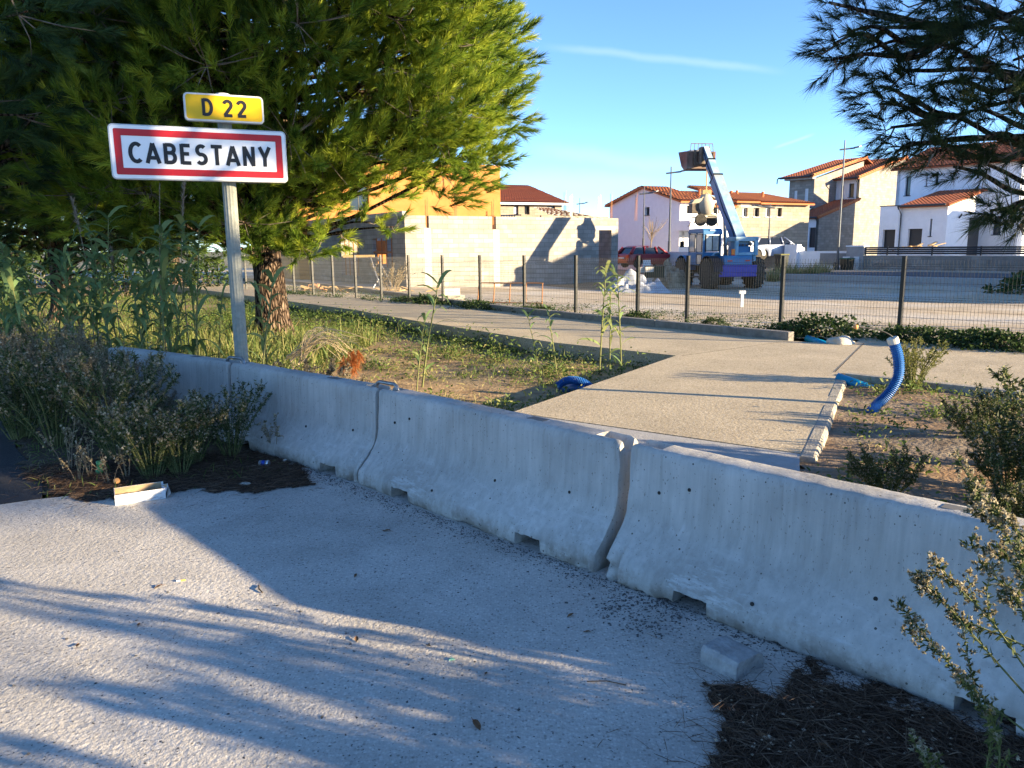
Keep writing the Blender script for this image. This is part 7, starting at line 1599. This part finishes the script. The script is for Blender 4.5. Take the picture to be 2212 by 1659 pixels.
gs = clump(7, .9, .8, 1.5, 1200, .12, .25); gs.name = 'garden_shrub'; gs['category'] = 'shrub'; p = D(1643, 530, 55); place(gs, (p.x, p.y, 0), 'dark garden shrub before the white end house, left of the silver car', 0, 1.)
for x, y, sc, lab in [(-17.5, 25.5, 1.6, 'dark shrub at the left edge behind the second pine trunk'), (-21.5, 26, 1.9, 'dark shrub at the far left under the far pines'), (-14.5, 29, 1.3, 'dark shrub between the two pine trunks beyond the grass'), (-26, 29, 2.0, 'dark shrub at the end of the path on the far left'), (-19, 31, 1.8, 'dark shrub behind the others under the far pines'), (-13.2, 33.5, 1.2, 'dark shrub left of the pine trunk beyond the path')]: o = copy_tree(gs, (x, y, -.3), x, lab, sc, 'dark shrubs under the far pines')
p = D(2225, 612, 27); o = copy_tree(c1, (p.x, p.y, -.25), .4, 'dark green shrub on the gravel at the right edge beyond the fence', 2.2); o.name = 'site_shrub'; o['category'] = 'shrub'
p = D(1402, 545, 45.5); t = thing('bare_sapling', 'thin pale leafless sapling before the blank white gable', 'sapling', (p.x, p.y, 0)); b = MB(); hh = D(1402, 472, 45.5).z; b.tube([(0, 0, -.2), (.1, 0, hh*.5), (.16, 0, hh*.75)], [.04, .03, .02], 6); b.build('trunk', m_drystalk, t); b = MB(); rr = np.random.default_rng(4)
for i in range(34): q = rr.normal(0, 1, 3)*np.array((.35, .3, .2)); b.tube([(.1+.06*rr.random(), 0, hh*rr.uniform(.5, .75)), (.16+q[0]*.6, q[1]*.6, hh*.8+q[2]*.5), (.16+q[0], q[1], hh*.92+q[2])], [.012, .01, .006], 3, False)
b.build('twigs', m_drystalk, t)

# ================================================================ pine litter and small litter on the apron
m_straw = leafmat('pine_straw', (.045, .028, .018), (.12, .074, .046), (.26, .18, .12), .1)
m_litter = mat('pine_litter', (.025, .016, .011), (.085, .05, .03), 30, 1., 1., 60)
def litter(name, label, poly, n, nz, L_=.09, z=.004, seed=0):
    r = np.random.default_rng(seed); xs_ = [p[0] for p in poly]; ys_ = [p[1] for p in poly]; P = []
    while len(P) < n:
        q = (r.uniform(min(xs_)-.1, max(xs_)+.1), r.uniform(min(ys_)-.1, max(ys_)+.1)); w = mn.noise(Vector((q[0]*7, q[1]*7, seed)))*.10+mn.noise(Vector((q[0]*22, q[1]*22, seed)))*.05
        if inside((q[0]+w, q[1]+w), poly): P.append(q)
    for q in list(P[:n//7]): P.append((q[0]+r.normal(0, .16), q[1]+r.normal(0, .16)))
    P = np.array(P); k = len(P); a = r.uniform(0, 6.28, k); d = np.column_stack([np.cos(a), np.sin(a), r.normal(.04, .10, k)]); B = np.column_stack([P-d[:, :2]*L_*.45, z+.004+np.abs(r.normal(0, nz, k))])
    V, m_ = blade_tris(B, unit(d), L_*r.uniform(.5, 1.3, k), np.full(k, .0023), r.uniform(0, .35, k), r, 3); V[..., 2] = np.maximum(V[..., 2], z+.001)
    o = tris(name, V, m_straw, None, np.clip(np.repeat(.4+r.normal(0, .25, k), m_), 0, 1)); o['kind'] = 'stuff'; tag(o, label, 'pine litter')
    st_ = .02; nx, ny = int((max(xs_)-min(xs_)+.3)/st_), int((max(ys_)-min(ys_)+.3)/st_); b = MB(); vs = []; fs = []; x0, y0 = min(xs_)-.15, min(ys_)-.15; idx = {}
    for j in range(ny):
        for i in range(nx):
            x, y = x0+i*st_, y0+j*st_; w = mn.noise(Vector((x*7, y*7, seed)))*.10+mn.noise(Vector((x*22, y*22, seed)))*.05
            if inside((x+w, y+w), poly):
                f = []
                for dx, dy in ((0, 0), (1, 0), (1, 1), (0, 1)):
                    kk = (i+dx, j+dy)
                    if kk not in idx: X_0, Y_0 = x0+kk[0]*st_-st_/2, y0+kk[1]*st_-st_/2; idx[kk] = len(vs); vs.append((X_0+mn.noise(Vector((X_0*60, Y_0*60, 1)))*.012, Y_0+mn.noise(Vector((X_0*60, Y_0*60, 4)))*.012, z+.006*abs(mn.noise(Vector((X_0*12, Y_0*12, 0))))))
                    f.append(idx[kk])
                fs.append(f)
    b.add(vs, fs); o2 = b.build(name.replace('straw', 'mat'), m_litter, None, True); o2['kind'] = 'stuff'; tag(o2, label.replace('pine needles', 'rotted needle mat'), 'pine litter')
g_ = lambda x, y: tuple(G(x, y).xy)
litter('needle_straw', 'thick brown pine needles on the apron under the nearest barrier', [g_(1508, 1478), g_(1545, 1560), g_(1530, 1660), (.45, 1.5), (1.9, 1.3), (2.4, 1.75), (1.9, 2.0), g_(2040, 1530), g_(1800, 1462), g_(1720, 1445), g_(1690, 1500), g_(1600, 1490)], 15000, .010, .10, .003, 1)
litter('needle_straw', 'brown pine needles before the far barriers and bushes', [g_(250, 1085), g_(420, 1058), g_(560, 1065), g_(690, 1046), g_(655, 1015), g_(600, 975), g_(420, 985), g_(150, 1000), g_(60, 1010), g_(100, 1060)], 7000, .010, .09, .006, 2)
m_grit = aggregate('grit', [(.05, .05, .05), (.13, .125, .12), (.26, .24, .22)], (.1, .095, .09), vs=200, bump=.5)
def grit(name, label, P, rlo, rhi, m, z=.0, seed=3):
    r = np.random.default_rng(seed); k = len(P); oc = np.array([(1, 0, 0), (0, 1, 0), (-1, 0, 0), (0, -1, 0), (0, 0, 1), (0, 0, -.2)]); F_ = [(0, 1, 4), (1, 2, 4), (2, 3, 4), (3, 0, 4), (1, 0, 5), (2, 1, 5), (3, 2, 5), (0, 3, 5)]
    R = r.uniform(rlo, rhi, k)*np.where(r.random(k) < .12, 1.8, 1); a = r.uniform(0, 6.28, k); V = []
    vv = oc[None]*R[:, None, None]*(1+.5*(r.random((k, 6, 1))-.5)); vv[..., 2] *= .6; c, s_ = np.cos(a)[:, None], np.sin(a)[:, None]; x = vv[..., 0]*c-vv[..., 1]*s_; y = vv[..., 0]*s_+vv[..., 1]*c; W_ = np.stack([x+P[:, None, 0], y+P[:, None, 1], vv[..., 2]+z+.001], -1)
    V = W_[:, np.array(F_)].reshape(-1, 3, 3); o = tris(name, V, m); o['kind'] = 'stuff'; return tag(o, label, 'grit')
# grit washed along the barrier feet
A0, A1 = Vector((-1.6, 5.42)), Vector((1.9, 1.90)); n = 3200; f = rv.random(n); off = -np.abs(rv.normal(0, .075, n))-.0
P = np.column_stack([A0.x+(A1.x-A0.x)*f-(.70)*-off*1+.02, A0.y+(A1.y-A0.y)*f-.71*-off+.02]); grit('grit', 'dark grit washed along the feet of the concrete barriers', P, .002, .005, m_grit)
n = 1500; P = np.column_stack([rv.uniform(-3, 1.2, n), rv.uniform(1.2, 5, n)]); grit('loose_grit', 'dark crumbs of grit scattered over the concrete apron', P, .0015, .0045, m_grit)
c_ = np.array([g_(1400, 1350), g_(1330, 1310), g_(1250, 1200), g_(1450, 1310)]); P = np.concatenate([q+rv.normal(0, .07, (160, 2)) for q in c_]); grit('grit_patch', 'patches of dark grit below the joint of the two nearest barriers', P, .002, .006, m_grit)
n = 110; P = np.array([g_(1540+rv.uniform(0, 520), 1500+rv.uniform(0, 159)) for _ in range(n)]); P = P[[inside(tuple(q), [g_(1545, 1500), g_(1545, 1659), g_(2150, 1659), g_(2030, 1550), g_(1800, 1480)]) for q in P]]
grit('wood_chips', 'pale bits of bark and stalk strewn on the pine needles under the nearest barrier', P, .003, .008, mat('pale_bits', (.30, .22, .14), (.48, .40, .30), 60, .9), .014)
# fallen leaves, each one a thing
m_leaf = mat('fallen_leaf', (.10, .05, .025), (.26, .14, .06), 40, .8)
def leaf(seed):
    r = np.random.default_rng(seed); b = MB(); n = 7; vs = []
    for i in range(n+1):
        t_ = i/n; w = .011*math.sin(math.pi*min(1, t_*1.02))**.7; z = .004+.004*math.sin(t_*3+seed)+.002*r.random()
        vs += [(t_*.05-.025, -w, z+.004*r.random()), (t_*.05-.025, 0, z-.003), (t_*.05-.025, w, z+.005*r.random())]
    b.add(vs, [(i*3+j, i*3+j+1, (i+1)*3+j+1, (i+1)*3+j) for i in range(n) for j in (0, 1)]); b.tube([(-.025, 0, .005), (-.045, .004, .004)], .001, 4); return b.build('fallen_leaf', m_leaf, None, True)
lf = leaf(1); spots = [(1030, 1568, 1.3, 'largest curled brown leaf on the concrete at the bottom centre'), (835, 1147, 1.1, 'brown leaf on the shaded concrete below the second barrier'), (1232, 1330, .9, 'brown leaf in the grit left of the kerb block'), (1268, 1365, .7, 'small brown leaf just below the grit patch'), (768, 1244, .8, 'dark leaf on the shaded concrete left of centre'), (770, 1382, .9, 'brown leaf at the tip of the sunlit patch'), (342, 1268, .9, 'brown leaf on the sunlit concrete near the cigarette end'), (300, 1350, .8, 'leaf scrap in the striped shade at the left'), (168, 1395, .9, 'dark leaf in the striped shade at the far left'), (1050, 1455, .6, 'small leaf right of the green glass chip'), (925, 1395, .7, 'small brown leaf on the shaded concrete left of the green chip'), (1650, 1600, 1.2, 'pale curled leaf on the thick pine needles'), (1780, 1620, 1.0, 'grey leaf among the pine needles at the bottom')]
for i, (px, py, sc, lab) in enumerate(spots):
    p = G(px, py, .002 if py > 100 else 0); o = lf if i == 0 else lf.copy()
    if i: C.objects.link(o)
    o.location = (p.x, p.y, .012 if i > 10 else .001); o.rotation_euler = (0, 0, rv.uniform(0, 6)); o.scale = (sc*.8,)*3; tag(o, lab, 'leaf', 'fallen leaves on the apron')
m_bark2 = mat('twig_brown', (.06, .045, .03), (.14, .10, .07), 20, .9)
for px, py, ang, L_, lab in [(562, 1272, 2.1, .09, 'short dark stick on the sunlit concrete'), (1310, 1475, -.15, .14, 'thin bent twig on the shaded concrete left of the pine needles')]:
    p = G(px, py, .004); b = MB(); b.tube([(-L_/2, 0, 0), (0, .006, .004), (L_/2, -.004, 0)], .0035 if L_ < .1 else .0022, 5); o = b.build('twig', m_bark2, loc=p); o.rotation_euler = (0, 0, ang); tag(o, lab, 'twig')
t = thing('cigarette_end', 'cigarette end with a yellow filter on the sunlit concrete', 'cigarette end', G(390, 1254, .004), .3); b = MB(); b.cyl((0, 0, 0), (.022, 0, 0), .004, 10); b.build('filter', mat('filter_yellow', (.62, .40, .10)), t); b = MB(); b.cyl((-.018, 0, 0), (0, 0, 0), .0038, 10); b.build('paper', m_framew, t)
b = MB(); b.prism([(0, 0, 0), (.022, .004, 0), (.008, .02, 0)], (0, 0, .004)); tag(b.build('glass_chip', mat('pale_green_chip', (.25, .55, .38)), loc=G(970, 1427, .001)), 'pale green triangular chip on the shaded concrete', 'glass chip')
